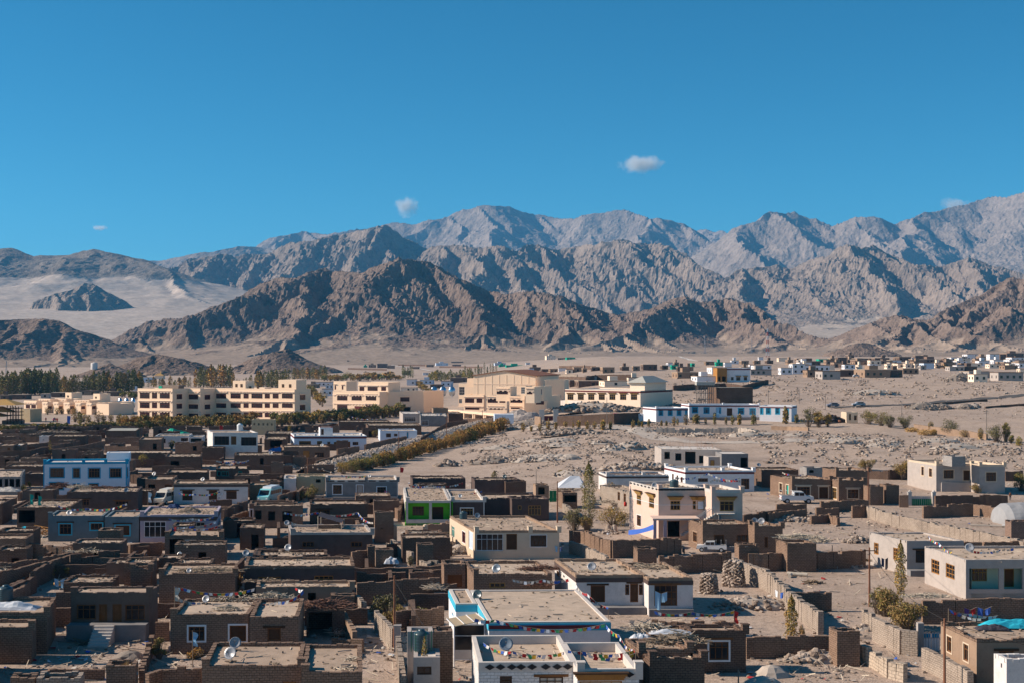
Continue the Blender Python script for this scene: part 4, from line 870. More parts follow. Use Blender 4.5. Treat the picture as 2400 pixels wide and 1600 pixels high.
H('dark house with thin posts along its front and a narrow roof', -80, 520, 420, 2.9, 475, 'dark_mud_brick', a_s=12, front=[('o', 0, 585, 120, 650)], litter=3)
H('dark mud brick house with a grey dish and littered roof', 880, 502, 1550, 3.1, 460, 'dark_mud_brick', a_s=10, litter=5, front=[('o', 1230, 545, 1280, 630)])
H('mud brick house with an orange door and dry grass at its corner', 1560, 388, 2195, 3.0, 358, a_s=16, roof='roof_mud_pale', front=[('w', 1648, 448, 1740, 522), ('d', 1825, 442, 1912, 535, {'dr': 'orange_wood', 'fr': 'orange_wood'}), ('w', 1988, 465, 2112, 532)], right=[('w', 2215, 450, 2240, 515), ('w', 2255, 440, 2280, 500)])
h_pale = H('pale two storey house with dark glazed verandahs and a white drum on top', 580, 190, 1200, 6.0, 155, 'whitewash', af=-3, a_s=20, jit=.01, front=[('w', 600, 242, 805, 362, {'fr': 'dark_wood', 'nx': 4}), ('d', 832, 242, 905, 358, {'dr': 'brown_wood'}), ('w', 970, 255, 1182, 370, {'fr': 'dark_wood', 'nx': 4}), ('w', 640, 400, 760, 460, {'fr': 'lilac_paint'})], right=[('w', 1212, 260, 1230, 360), ('w', 1240, 245, 1256, 350), ('w', 1265, 235, 1280, 335)])
H('dark mud shed with a slanting roof edge before the pale two storey house', 435, 398, 735, 2.9, 378, 'dark_mud_brick')
H('low mud house with a dark doorway beside the dry bush', 60, 335, 440, 2.7, 318, 'mud_brick', front=[('o', 305, 375, 358, 440)])
H('mud house under the glazed verandah with a pale lintel', 870, 372, 1190, 2.8, 360, 'mud_render')
pen('ruined mud brick room with a broken front wall', 1385, 605, 1550, 2.9, 590, 'mud_brick')
H('small square mud block behind a stone heap', 1685, 525, 1860, 2.4, 508)
h_ochre = H('ochre plastered house with a whitewashed end room', 1735, 792, 2130, 3.1, 758, 'yellow_paint', front=[('o', 2000, 835, 2068, 880)], litter=3, jit=.06)
add(h_ochre, 1560, 822, 1728, 2.9, 780, 'whitewash', front=[('o', 1632, 838, 1652, 866)], roof='roof_mud_pale')
pen('small roofless pen behind the parked minibus', 1290, 868, 1490, 2.3, 842)
H('mud house with a ladder leaning on it beside the minibus', 1085, 910, 1360, 2.7, 870)
H('whitewashed house with a green tarpaulin at its side', -215, 238, 250, 3.0, 205, 'whitewash', front=[('w', -110, 275, -70, 335), ('w', 140, 265, 240, 310)], roof='roof_mud_pale', litter=4)
H('small open fronted hut with white posts beside the green tarpaulin', 250, 250, 440, 2.8, 225, 'whitewash', front=[('o', 275, 265, 425, 320)])
H('dark stone shed with an open side below the white and maroon house', 1290, 280, 1600, 2.8, 240, 'dark_mud_brick', front=[('o', 1370, 300, 1530, 400)], litter=3)
H('rubble strewn roof of a low mud house below the hedge', 1300, 205, 1680, 2.6, 165, 'dark_mud_brick', litter=6)
H('ochre guard hut with four small square windows beside the hedge', 1115, 15, 1428, 4.5, None, 'yellow_paint', 5, jit=0, front=[('o', 1142, 62, 1162, 88), ('o', 1205, 62, 1225, 90), ('o', 1265, 62, 1286, 90), ('o', 1326, 64, 1346, 92), ('o', 1385, 64, 1404, 92)], a_s=5)
crop('f2')
h_mar = H('long white house with a maroon roof band and sky blue base', 350, 783, 1015, 3.6, 758, 'pale_blue', a_s=14, jit=0, par=.3, parmat='white_paint', band=(.42, 'maroon_paint'), posts=(0, .3, .69, .93), postmat='white_paint', roof='pale_cement', litter=.4, front=[('w', 395, 832, 505, 866, {'fr': 'ochre_wood', 'nx': 6}), ('w', 560, 832, 606, 868, {'fr': 'ochre_wood'}), ('w', 655, 838, 682, 868, {'fr': 'ochre_wood'}), ('w', 715, 840, 776, 878, {'fr': 'ochre_wood'}), ('d', 828, 838, 866, 890, {'dr': 'brown_wood'}), ('w', 888, 840, 940, 870, {'fr': 'brown_wood'})])
add(h_mar, 588, 705, 705, 5.6, None, 'white_paint', 3.5, zb=3.2, a_s=14, jit=0, par=.1, parmat='maroon_paint', front=[('d', 598, 722, 622, 775)], roof='pale_cement', litter=0)
H('dark mud house with the prayer flag cord and a littered roof by the levee', 760, 655, 1230, 2.7, 640, 'dark_mud_brick', litter=4)
H('mud house with a dry shrub at its wall left of the levee', 1030, 690, 1520, 2.8, 665, 'dark_mud_brick', litter=5)
H('low white and blue house with dark windows by the levee', 1140, 738, 1480, 2.9, 720, 'pale_blue', roof='roof_mud_pale', front=[('w', 1195, 762, 1240, 798), ('w', 1268, 765, 1300, 790), ('d', 1385, 750, 1400, 805, {'dr': 'blue_paint'})])
H('grey cement house with a flat slab porch behind the levee', 1350, 580, 1510, 3.4, 560, 'grey_cement', roof='pale_cement', front=[('w', 1362, 612, 1468, 655, {'fr': 'white_paint'})], litter=0)
H('dark grey block house with two dishes on top behind the levee', 1512, 600, 1760, 3.6, 575, 'dark_cement', roof='pale_cement', front=[('w', 1522, 640, 1585, 690, {'fr': 'white_paint', 'pane': 'glass'})], a_s=5)
H('tall square mud room rising behind the block house', 1628, 530, 1765, 5.0, None, 'mud_render', 5)
H('plain mud house end beside the walkway', 1770, 580, 1905, 3.2, 560, 'dark_mud_brick')
wall('mud wall with a kink along the levee road', [(820, 938), (700, 975), (545, 1018)], 1.6)
wall('mud wall behind the blue metal gate by the levee', [(745, 905), (945, 880)], 1.8)
wall('mud wall bending beside the levee road', [(1000, 865), (1190, 820), (1380, 785)], 1.7)
wall('dark mud wall between levee and block house', [(1520, 800), (1650, 725), (1760, 660), (1945, 640)], 1.9, 'dark_mud_brick')
wall('long dark wall below the beige walkway', [(1940, 628), (2180, 622)], 1.8, 'dark_mud_brick')
for i, (lab, pts) in enumerate((('ragged mud wall beneath the olive hedge', [(-220, 705), (180, 695), (560, 688), (900, 668)]), ('low stone wall in the littered yards under the hedge', [(180, 715), (420, 690), (680, 688)]), ('low mud wall behind the long white house', [(520, 690), (860, 668), (1300, 655)]))):
    wall(lab, pts, 1.5, 'dark_mud_brick', jit=.15)
crop('m2')
h_char = H('dark grey house with a white patterned parapet and white window frames', 640, 328, 1305, 3.4, 285, 'dark_cement', a_s=8, jit=0, par=.35, parmat='pale_cement', corner='pale_cement', posts=(0, .56, 1), postmat='dark_cement', front=[('w', 708, 374, 788, 456, SW), ('d', 925, 376, 982, 485, {'sur': 'white_paint', 'dr': 'grey_cement'}), ('w', 1113, 392, 1195, 472, SW)], plinth=.8)
root, O, ex, ey, L, D, z1 = h_char; nf = Vector((-ex.y, ex.x, 0))
for i in range(7):
    c = O + ex * (L * (i + .5) / 7) + UP * (z1 + .17) - nf * .03; MB().prism([c - ex * .7, c - ex * .5 - UP * .1, c + ex * .5 - UP * .1, c + ex * .7, c + ex * .5 + UP * .1, c - ex * .5 + UP * .1], -nf * .015).build('ornament', 'black_paint', root)
h_green = H('house with a bright green porch behind white pillars', 1378, 518, 1790, 3.5, 395, 'pale_cement', a_s=6, par=.2, jit=.02, roof='roof_mud', litter=2, posts=(0,), front=[('o', 1397, 530, 1590, 690), ('o', 1616, 530, 1782, 690)])
porch(h_green, 1397, 1782, 'green_paint', [('w', 1437, 570, 1543, 654, {'fr': 'brown_wood', 'nx': 4}), ('d', 1618, 575, 1722, 694, {'dr': 'dark_wood', 'fr': 'brown_wood'})], 1.1, z0=.35)
H('charcoal house with an arched white edged window beside the green porch', 1792, 512, 2100, 3.4, 410, 'charcoal_render', a_s=6, par=.3, jit=0, parmat='pale_cement', corner='pale_cement', posts=(0, 1), front=[('w', 1882, 588, 1994, 655, {'sur': 'white_paint', 'fr': 'ochre_wood', 'nx': 4})])
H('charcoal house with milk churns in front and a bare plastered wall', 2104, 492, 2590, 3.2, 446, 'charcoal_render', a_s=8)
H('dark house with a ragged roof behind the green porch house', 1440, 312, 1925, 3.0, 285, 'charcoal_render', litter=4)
H('dark house with a dish behind the small poplar', 2010, 325, 2420, 3.0, 300, 'charcoal_render')
h_can = H('dark plastered house with a cloth sunshade on its roof', 318, 810, 1070, 3.3, 738, 'charcoal_render', a_s=12, parmat='grey_cement', jit=.02, front=[('w', 425, 895, 535, 945), ('w', 870, 895, 975, 945)], left=[('w', 282, 840, 296, 915)], posts=(0, 1), litter=2)
H('dark house with a dented parapet and a round emblem on its wall', 500, 548, 1025, 3.1, 508, 'dark_mud_brick', a_s=10, front=[('w', 570, 600, 680, 690, LN)])
H('mud brick house with open pillared bays and rags on its roof edge', -20, 565, 430, 3.1, 532, front=[('o', -10, 608, 50, 690), ('o', 110, 615, 175, 700), ('o', 240, 615, 330, 710)], litter=3)
H('tall blank mud brick block beside the green porch', 1092, 622, 1265, 4.0, 605, front=[('o', 1145, 768, 1165, 780)])
H('square mud brick tower standing in front of the stone heap', 1100, 968, 1262, 3.0, 948)
H('low mud brick annex stuck to the square tower', 1025, 935, 1095, 2.8, 918)
H('square mud brick tower with a dark hatch beside the sloping wall', 1482, 918, 1630, 3.2, 902, front=[('o', 1515, 905, 1580, 920)])
H('grey gravel roofed house behind the gravel roof with the torn awning', 10, 1018, 655, 3.0, 968, 'dark_mud_brick', litter=4, roof='roof_mud_pale')
wall('mud brick wall fragment left of the square tower', [(878, 985), (1050, 972)], 2.2)
wall('sloping mud wall leading down to the square tower with a hatch', [(1245, 870), (1380, 965), (1440, 985)], 1.5, 'pale_sunlit_mud_brick')
wall('mud wall behind the rubble yard of the cream house', [(1555, 735), (1700, 725), (1775, 718)], 1.8, 'mud_render')
wall('low dry stone wall before the cream house', [(1585, 815), (1770, 808)], 1.5)
wall('stepped wall end between the tower and the cream house', [(1500, 1050), (1585, 1100), (1600, 1060), (1670, 1065)], 1.5, 'pale_sunlit_mud_brick')
wall('sloping wall end beside the white patterned house', [(1355, 470), (1315, 600)], 1.8)
wall('mud brick courtyard wall below the dented parapet', [(1035, 530), (1150, 535), (1330, 600)], 1.5)
wall('slanting wall beside the minibus', [(205, 468), (480, 395)], 1.6)
for lab, x0, x1, yy in (('cream round topped gatepost on the alley side of the mesh gate', 1255, 1295, 795), ('cream round topped gatepost on the cream house side of the mesh gate', 1535, 1577, 788)):
    b = G(sx((x0 + x1) / 2), sy(yy + 100)); w_ = (x1 - x0) / 3.92 * b.y / F
    one('gatepost', MB().cbox(b - UP * .2, w_, .45, 2.1).lathe(b + UP * 1.9, [(w_ * .55, 0), (w_ * .45, .2), (0, .3)], 10), 'cream_paint', lab, 'gatepost', b)
def gate(label, x0, x1, yt, yb, mat, mat2=None, bars=8):
    a, b = G(sx(x0), sy(yb)), G(sx(x1), sy(yb)); b = a + Vector((b.x - a.x, 0, 0)); h_ = (yb - yt) / _crop[2] * a.y / F; root = th('gate', label, 'gate', a); e = (b - a).normalized(); L = (b - a).length; n = Vector((0, 1, 0))
    for k in range(2):
        MB().box(a + e * (L * k / 2 + .03), e * (L / 2 - .06), n * .05, UP * h_ * (.72 if mat2 else 1)).build('leaf', mat, root)
        if mat2: MB().box(a + e * (L * k / 2 + .05) + UP * h_ * .73, e * (L / 2 - .1), n * .04, UP * h_ * .22).build('top_panel', mat2, root)
    m = MB()
    for i in range(bars + 1): m.box(a + e * (L * i / bars - .02) - n * .03, e * .04, n * .03, UP * h_)
    m.box(a - n * .03 + UP * h_ * .7, e * L, n * .03, UP * .05).box(a - n * .03 + UP * (h_ - .05), e * L, n * .03, UP * .05).build('frame', 'steel' if mat2 else mat, root)
    return root
gate('rusty mesh gate between the two cream gateposts', 1350, 1530, 810, 915, 'rust')
h_cream = H('cream house with white gridded verandah and a teal side window', 2010, 792, 2787, 3.4, 655, 'cream_paint', a_s=14.6, par=.28, jit=.02, parmat='mud_render', litter=2, roof='roof_mud', posts=(0, .66, 1), postmat='cream_paint', left=[('w', 1795, 752, 1824, 855, {'pane': 'teal_paint', 'fr': 'pale_cement'}), ('w', 1895, 802, 1924, 905, {'fr': 'maroon_paint', 'sur': 'white_paint', 'sw': .08}), ('d', 1952, 800, 1992, 965, {'dr': 'pale_blue', 'fr': 'white_paint'})], front=[('w', 2024, 815, 2270, 978, {'fr': 'white_paint', 'nx': 5, 'ny': 2, 't': .07}), ('d', 2300, 815, 2398, 968, {'dr': 'dark_wood'}), ('w', 2522, 835, 2668, 940, {'fr': 'dark_wood', 'sur': 'white_paint', 'sw': .08})])
crop('m3')
HD = {'hood': 'ochre_wood', 'fr': 'ochre_wood'}
h_pink = H('two storey pink house with carved wooden window cornices and an outside staircase', 1346, 402, 1792, 6.8, None, 'pink_paint', 9.5, a_s=18, af=2, par=.4, jit=0, parmat='pale_cement', roof='roof_mud', litter=3, posts=(0, 1), postmat='pink_paint', left=[('w', 1146, 465, 1186, 556, HD), ('w', 1258, 490, 1305, 585, HD), ('w', 1148, 650, 1186, 750, {'fr': 'brown_wood', 'sur': 'white_paint', 'sw': .08})], front=[('w', 1455, 518, 1546, 604, HD), ('w', 1660, 518, 1690, 598, HD), ('d', 1700, 518, 1768, 604, {'dr': 'pale_blue', 'fr': 'ochre_wood', 'hood': 'ochre_wood'}), ('o', 1430, 705, 1540, 850)])
add(h_pink, 1835, 418, 2118, 6.8, None, 'pink_paint', 7, a_s=14, af=0, par=.4, jit=0, parmat='pale_cement', posts=(0, 1), postmat='pink_paint', front=[('w', 1910, 522, 2036, 614, HD)])
for (res, n) in ((h_pink, 9),):
    root, O, ex, ey, L, D, z1 = res; nf = Vector((-ex.y, ex.x, 0))
    for i in range(n):
        c = O + ex * (L * (i + .5) / n) + UP * (z1 + .2) - nf * .03; MB().prism([c - ex * .45, c - ex * .3 - UP * .12, c + ex * .3 - UP * .12, c + ex * .45, c + ex * .3 + UP * .12, c - ex * .3 + UP * .12], -nf * .015).build('ornament', 'black_paint', root)
    nl = Vector((ey.y, -ey.x, 0))
    for i in range(8):
        c = O + ey * (D * (i + .5) / 8) + UP * (z1 + .2) - nl * .03; MB().prism([c - ey * .42, c - UP * .13, c + ey * .42, c + UP * .13], -nl * .015).build('ornament', 'black_paint', root)
    MB().box(O + UP * 4.6 - nf * .04, ex * L, nf * .035, UP * .05).box(O + UP * 4.6 - nl * .04, ey * D, nl * .035, UP * .05).build('string_course', 'white_paint', root)
    # porch with two lilac pillars
    MB().box(O + ex * -1.2 + UP * 3.05 - nf * 3.2, ex * 6.0, nf * 3.15, UP * .22).build('porch_roof', 'pink_paint', root)
    for q in (.0, 1.3): MB().cbox(O + ex * (-.9 + q) - nf * 2.9, .38, .38, 3.05).build('pillar', 'lilac_paint', root)
    # outside staircase
    st = MB(); rl = MB(); A = O + ex * (L * .98) - nf * 1.6 + UP * 0
    for i in range(15):
        p = A + ex * (.30 * i - 3.6) + UP * (1.0 + .19 * i); st.box(p, ex * .34, -nf * 1.1, UP * .17)
        rl.tube(p - nf * 1.05, p - nf * 1.05 + UP * .95, .025, 4)
        rl.tube(p - nf * .05, p - nf * .05 + UP * .95, .025, 4)
    for s_ in (-.05, -1.05): rl.tube(A + ex * -3.6 + nf * s_ + UP * 1.95, A + ex * .6 + nf * s_ + UP * 4.65, .04, 4)
    st.box(A + ex * .9 + UP * 3.72, ex * 2.2, -nf * 1.6, UP * .14).build('staircase', 'pale_cement', root); rl.build('stair_rail', 'steel', root)
    MB().cbox(A + ex * 1.2 - nf * 1.3, .28, .28, 3.72).build('stair_pillar', 'dark_cement', root)
h_mb = H('mud brick house with two framed side windows before the pink house', 1752, 735, 2200, 3.3, 692, a_s=14, left=[('w', 1578, 778, 1608, 865, {'fr': 'brown_wood', 'sur': 'mud_render'}), ('w', 1664, 806, 1700, 897, {'fr': 'brown_wood', 'sur': 'mud_render'})], front=[('d', 1855, 830, 1950, 925), ('w', 2065, 830, 2188, 892)], posts=(0, 1), litter=4, plinth=.7)
add(h_mb, 2228, 752, 2487, 3.3, 700, a_s=14, posts=(0, 1), litter=4, front=[('d', 2320, 850, 2352, 950)])
pen('small mud brick tank shaped enclosure on the lane', 1155, 962, 1330, 2.0, 938)
H('square mud brick outhouse with a dark top by the stone wall', 2085, 922, 2270, 2.9, 905)
h_white = H('long white house with a maroon roof line and square parapet posts', 1592, 240, 2225, 3.5, None, 'white_paint', 9, a_s=16, par=.3, jit=0, parmat='white_paint', band=(.3, 'maroon_paint'), posts=(0, .55, 1, 'b'), roof='roof_mud_pale', left=[('w', 1470, 272, 1486, 350, {'fr': 'brown_wood'}), ('w', 1512, 285, 1526, 345, {'fr': 'brown_wood'}), ('w', 1550, 300, 1568, 350, {'fr': 'brown_wood'})], front=[('w', 1710, 312, 1800, 345), ('w', 2105, 315, 2180, 412, {'fr': 'brown_wood'})])
H('low white house with a dark roof edge behind the leafy poplar', 868, 280, 1440, 3.0, 245, 'whitewash', band=(.3, 'charcoal_render'), roof='dark_render', posts=(0, .6))
H('narrow mud brick house with three tall side windows beside the pink house', 1115, 445, 1340, 3.3, 355, 'pale_sunlit_mud_brick', a_s=20, left=[('w', 970, 435, 992, 515), ('w', 1025, 452, 1046, 535), ('w', 1077, 470, 1098, 555)])
H('charcoal house with a curved grille window at the corner of the lane', 0, 502, 340, 3.2, 470, 'charcoal_render', front=[('w', 150, 562, 265, 652, {'fr': 'ochre_wood', 'nx': 4}), ('w', 55, 562, 88, 600, {'fr': 'ochre_wood'})], posts=(.3,))
H('plastered stall with a dark doorway near the tent', 218, 372, 340, 2.6, 355, 'mud_render', front=[('o', 240, 390, 300, 460)])
H('dark low shed on the slope left of the tent', -60, 340, 130, 2.6, 320, 'dark_mud_brick')
H('mud shed with an open dark front under the tent', 465, 445, 600, 2.5, 420, 'mud_brick', front=[('o', 480, 465, 590, 530)])
gate('green metal shop shutter beside the tent', 345, 410, 425, 530, 'green_metal', None, 2)
wall('curving dry stone wall below the thicket and pink house', [(525, 790), (640, 790), (850, 868), (920, 890), (1280, 872), (1550, 855)], 2.0, 'mud_brick', .5, .14)
wall('mud wall parallel to the lane below the dry stone wall', [(535, 890), (640, 915), (880, 1030)], 1.5, 'pale_sunlit_mud_brick')
wall('shaded wall topped with stones across the yard of the square outhouse', [(1350, 1025), (1700, 1012), (2010, 1005)], 2.0, jit=.14)
wall('pale wall running down beside the square outhouse', [(2040, 1060), (2200, 1115), (2400, 1195)], 1.9, 'pale_sunlit_mud_brick', .45)
wall('wall along the lane behind the pink house', [(2120, 650), (2352, 610), (2480, 600)], 1.5, 'dark_mud_brick')
wall('low wall by the mud shed under the tent', [(470, 545), (520, 560), (560, 640)], 1.4, 'pale_sunlit_mud_brick')
heap('stacked stones in the shadow behind the leafy bushes', 900, 820, 3, 1.2, .5, 40)
crop('m4')
h_gr = H('grey house with cream trimmed windows raised on a terrace', 1546, 178, 1880, 4.7, None, 'grey_cement', 9, a_s=14, par=.35, jit=0, parmat='cream_paint', roof='roof_mud_pale', posts=(0, 1), postmat='cream_paint', left=[('w', 1410, 206, 1432, 285, SC), ('w', 1480, 222, 1507, 298, SC)], front=[('w', 1614, 237, 1705, 314, SC), ('d', 1795, 240, 1868, 332, SC)])
add(h_gr, 1942, 188, 2178, 4.7, None, 'grey_cement', 9.5, a_s=12, par=.35, jit=0, parmat='cream_paint', posts=(0, 1), postmat='cream_paint', front=[('w', 2004, 258, 2095, 338, SC)], roof='roof_mud_pale')
add(h_gr, 1690, 112, 1815, 6.2, None, 'cement_block', 3.2, zb=4.5, jit=0, par=.5, roof=None)
add(h_gr, 1595, 350, 1900, 1.55, None, 'grey_cement', 3.4, a_s=14, par=.1, jit=0, roof='pale_cement', litter=0)
h_mm = H('mud brick house with cream window frames behind the white pickup', 220, 318, 580, 3.3, 268, a_s=18, posts=(0, 1), litter=4, left=[('w', 105, 358, 130, 442, {'sur': 'cream_paint', 'fr': 'brown_wood'}), ('d', 167, 372, 190, 462, {'dr': 'teal_paint', 'sur': 'cream_paint'})], front=[('w', 268, 390, 385, 472, {'sur': 'cream_paint', 'lin': 'cream_paint'}), ('d', 470, 392, 552, 498, {'sur': 'cream_paint', 'lin': 'cream_paint'})])
add(h_mm, 650, 332, 890, 3.3, 290, a_s=14, posts=(0, .5, 1), litter=2, front=[('w', 732, 415, 830, 496, {'sur': 'cream_paint', 'lin': 'cream_paint'})], left=[('w', 592, 400, 632, 500, {'sur': 'cream_paint', 'fr': 'ochre_wood'})])
H('mud brick shed with a bare top beside the leaning pole', 938, 388, 1060, 2.9, 368)
H('taller mud brick shed joined to the one by the leaning pole', 1085, 375, 1205, 2.9, 358)
H('dark mud house with a plank box on its roof at the slope foot', -60, 235, 280, 3.0, 205, 'dark_mud_brick', litter=2)
H('small cement room with a dark window behind the pickup house', 355, 215, 500, 3.6, 200, 'cement_block', front=[('o', 380, 230, 420, 262)])
H('half built mud rooms with square pillars below the boulder slope', 625, 240, 930, 3.0, 205, 'mud_brick', posts=(0, .4, 1), litter=2)
H('grey rendered house with orange windows and a long flat roof', 1276, 888, 1800, 3.7, 808, 'grey_cement', a_s=17.6, par=.2, jit=.02, roof='roof_mud_pale', left=[('w', 973, 905, 1016, 1012, {'fr': 'orange_wood', 'nx': 3, 'ny': 3}), ('w', 1150, 952, 1198, 1062, {'fr': 'orange_wood', 'nx': 3, 'ny': 3})], front=[('w', 1357, 972, 1450, 1088, {'fr': 'dark_wood', 'lin': 'dark_wood'})], plinth=1.2)
H('mud brick store with branches stacked on its roof', 177, 908, 445, 3.2, 875, a_s=14)
wl = [('broken end of a mud wall by the white pickup', [(75, 548), (350, 538)], 1.6), ('low broken wall with a slanting end below the pickup', [(0, 630), (130, 618), (350, 593)], 1.3), ('mud wall fragment in the rubble below the pickup', [(440, 583), (650, 573)], 1.5), ('mud wall in front of the house with cream window frames', [(480, 528), (720, 515), (920, 512)], 1.6), ('mud wall fragment joining the long pale wall', [(770, 568), (920, 562)], 1.7), ('shaded wall across the flat yard by the green gate', [(1422, 565), (1650, 552), (1882, 548)], 1.8), ('sunlit wall with a ragged top near the plastic greenhouse', [(1885, 548), (2060, 575), (2200, 605)], 1.6), ('dark wall right of the green gate', [(1535, 472), (1880, 468), (2200, 470)], 1.8), ('wall piece left of the green gate', [(1205, 470), (1290, 470)], 1.8), ('shaded wall below the branch covered store', [(160, 992), (445, 990), (890, 965)], 2.0), ('shaded wall left of the branch covered store', [(-180, 1000), (0, 1002), (160, 990)], 2.0), ('ruined stub of mud wall in the boulder yard', [(390, 655), (560, 640), (650, 672)], 1.2), ('dark wall behind the autumn trees on the slope', [(900, 225), (1110, 235), (1390, 220)], 1.8), ('dark wall right of the raised grey house', [(2180, 245), (2340, 245)], 1.8), ('mud wall behind the flat roof with prayer flags', [(1980, 905), (2300, 885), (2500, 880)], 1.5), ('cement parapet wall with a square pier behind the flat roof', [(1725, 905), (1960, 900)], 1.6)]
for i, (lab, pts, hh) in enumerate(wl): wall(lab, pts, hh, 'mud_brick' if i not in (7, 12, 13) else 'dark_mud_brick', jit=.1)
wall('very long pale wall running down to the right across the slope', [(917, 566), (1150, 640), (1500, 712), (1900, 800), (2420, 890)], 1.7, 'pale_sunlit_mud_brick', .45, .1)
gate('dark green gate with pale bars in the yard wall', 1312, 1510, 475, 562, 'green_metal', 'pale_cement', 10)
for lab, x in (('white edged dark gatepost left of the green gate', 1300), ('white edged dark gatepost right of the green gate', 1522)):
    b = G(sx(x), sy(562)); one('gatepost', MB().cbox(b - UP * .2, .55, .5, 2.2).cbox(b + UP * 2.0, .66, .6, .12).lathe(b + UP * 2.1, [(.2, 0), (.22, .15), (0, .35)], 8), 'pale_cement', lab, 'gatepost', b)
H('square brick pier block beside the plastic greenhouse', 2235, 705, 2420, 2.4, 690, 'red_mud_brick')
crop('b4'); gate('white metal gate with a blue top panel beside the two window house', 1425, 1578, 712, 878, 'white_paint', 'blue_paint', 6)
one('gatepost', MB().cbox(G(sx(1397), sy(880)) - UP * .1, .48, .48, 2.4), 'grey_cement', 'plain cement gatepost left of the white metal gate', 'gatepost', G(sx(1397), sy(880)))
crop('f3')
h_unf = H('unfinished grey concrete house with empty window openings and roof rods', 1372, 905, 1925, 4.0, None, 'grey_cement', 9, a_s=2, af=-12, par=.1, jit=0, roof='pale_cement', litter=.5, front=[('o', 1400, 932, 1450, 998), ('o', 1500, 945, 1556, 1012), ('o', 1590, 930, 1686, 1042), ('o', 1718, 967, 1776, 1038)])
add(h_unf, 1925, 950, 2170, 3.9, None, 'dark_cement', 6, a_s=2, af=2, par=.1, jit=0, roof='pale_cement', litter=0, front=[('o', 2100, 985, 2165, 1075)])
add(h_unf, 1805, 978, 1950, 3.0, None, 'grey_cement', 3, a_s=10, af=2, par=.1, jit=0, roof='pale_cement', litter=0, front=[('d', 1822, 1008, 1860, 1085, {'dr': 'ochre_wood'})])
root, O, ex, ey, L, D, z1 = h_unf; m = MB(); r_ = random.Random(3)
for i in range(26): p = O + ex * r_.uniform(.3, L - .3) + ey * r_.choice((.3, D * .5, D - .3)) + UP * z1; m.tube(p, p + Vector((r_.uniform(-.1, .1), 0, r_.uniform(.8, 1.7))), .015, 3)
tag(m.build('roof_rods', 'rust', root), kind='stuff')
# ------------------------------------------------------------------ the schools
BO = {'fr': 'maroon_paint', 'hood': 'beige_trim', 'hoodcap': 'beige_trim', 't': .13}
def bays(cols, rows, **o): return [('w', a, r0, b, r1, {**BO, **o}) for (a, b) in cols for (r0, r1) in rows]
def corbels(root, O, ex, L, zs, mat='beige_trim'):
    nf = Vector((-ex.y, ex.x, 0)); n = max(2, int(L / 1.5))
    for z in zs:
        m = MB(); m.box(O + UP * z - nf * .25, ex * L, nf * .24, UP * .28)
        for i in range(n): m.box(O + ex * (L * (i + .3) / n) + UP * (z - .35) - nf * .18, ex * (L * .4 / n), nf * .17, UP * .34)
        m.build('corbel_course', mat, root)
def SB_(label, xl, yt, xr, h, D, rot=-28, th_=None, at=None, zs=(), mat='beige_paint', a2=None, **kw):
    kw.setdefault('par', .9); kw.setdefault('jit', 0); kw.setdefault('litter', 0); kw.setdefault('roof', 'pale_cement')
    res = house('school_building', label, xl, yt, xr, h, D, mat, af=rot, a_s=rot if a2 is None else a2, th_=th_, at=at, cat='school', **kw)
    if zs: corbels(res[0], res[1], res[2], res[4], zs)
    return res
def corner(res, d=None):
    root, O, ex, ey, L, D, z1 = res; return O + ex * L + ey * (D if d is None else d)
crop('f1')
rw = [(388, 442), (478, 530), (566, 618)]; Zs = (3.3, 6.9, 10.4)
s1 = SB_('long three storey beige school building stepping back in blocks', 1265, 348, 1585, 11.6, 8.3, zs=Zs, front=bays([(1285, 1375), (1396, 1444), (1468, 1560)], rw), right=bays([(1622, 1674)], [(402, 448), (490, 535), (580, 620)]))
c = corner(s1); s1b = SB_('', 1715, 362, 1840, 11.6, 8.3, th_=s1[0], at=c + UP * 11.6, zs=Zs, front=bays([(1730, 1820)], [(405, 450), (495, 537), (580, 620)]), right=bays([(1880, 1932)], [(408, 452), (497, 540), (585, 622)]))
c = corner(s1b); s1c = SB_('', 1970, 345, 2707, 11.6, 9.5, th_=s1[0], at=c + UP * 11.6, zs=Zs, front=bays([(1985, 2078), (2118, 2212), (2237, 2285), (2310, 2352 + 60), (2372 + 60, 2480), (2505, 2560), (2590, 2690)], [(398, 442), (486, 528), (572, 614)]), right=bays([(2755, 2806)], [(408, 455), (500, 548)]))
root, O, ex, ey, L, D, z1 = s1c
for (u, v, w_, d_, h_, lab) in ((.17, .25, 6, 5, 3.6, 'roof_room'), (.78, .1, 8, 6, 4.2, 'stair_tower'), (.3, .4, 9, 4, 1.2, 'roof_room')):
    p = O + ex * L * u + ey * D * v + UP * z1; MB().box(p, ex * w_, ey * d_, UP * h_).build(lab, 'beige_paint', root)
    for i in range(2): MB().box(p + ex * (w_ * (.2 + .4 * i)) + UP * h_ * .35 - Vector((-ex.y, ex.x, 0)) * .02, ex * 1.0, -Vector((-ex.y, ex.x, 0)) * .05, UP * 1.2).build('window', 'dark_wood', root)
root, O, ex, ey, L, D, z1 = s1; m = MB().box(O + ex * (L - 9) + ey * 4 + UP * (z1 + .9), ex * 8, ey * 3, UP * 1.2 + ey * .4).build('solar_heater', 'dark_stone', root); MB().box(O + ex * (L - 10.5) + ey * 4 + UP * (z1 + .8), ex * 1.6, ey * 2, UP * .9).build('heater_cover', 'tarp_green', root)
crop('f2')
rw2 = [(415, 460), (502, 545)]
s2 = SB_('beige school building with an upper storey set back and a dark side wing', 705, 374, 1135, 8.8, 6, zs=(3.6, 7.2), front=bays([(745, 840), (878, 972), (1010, 1105)], [rw2[0]]) + bays([(745, 840), (1010, 1105)], [rw2[1]]) + [('d', 905, 512, 980, 565, {'dr': 'maroon_paint'})])
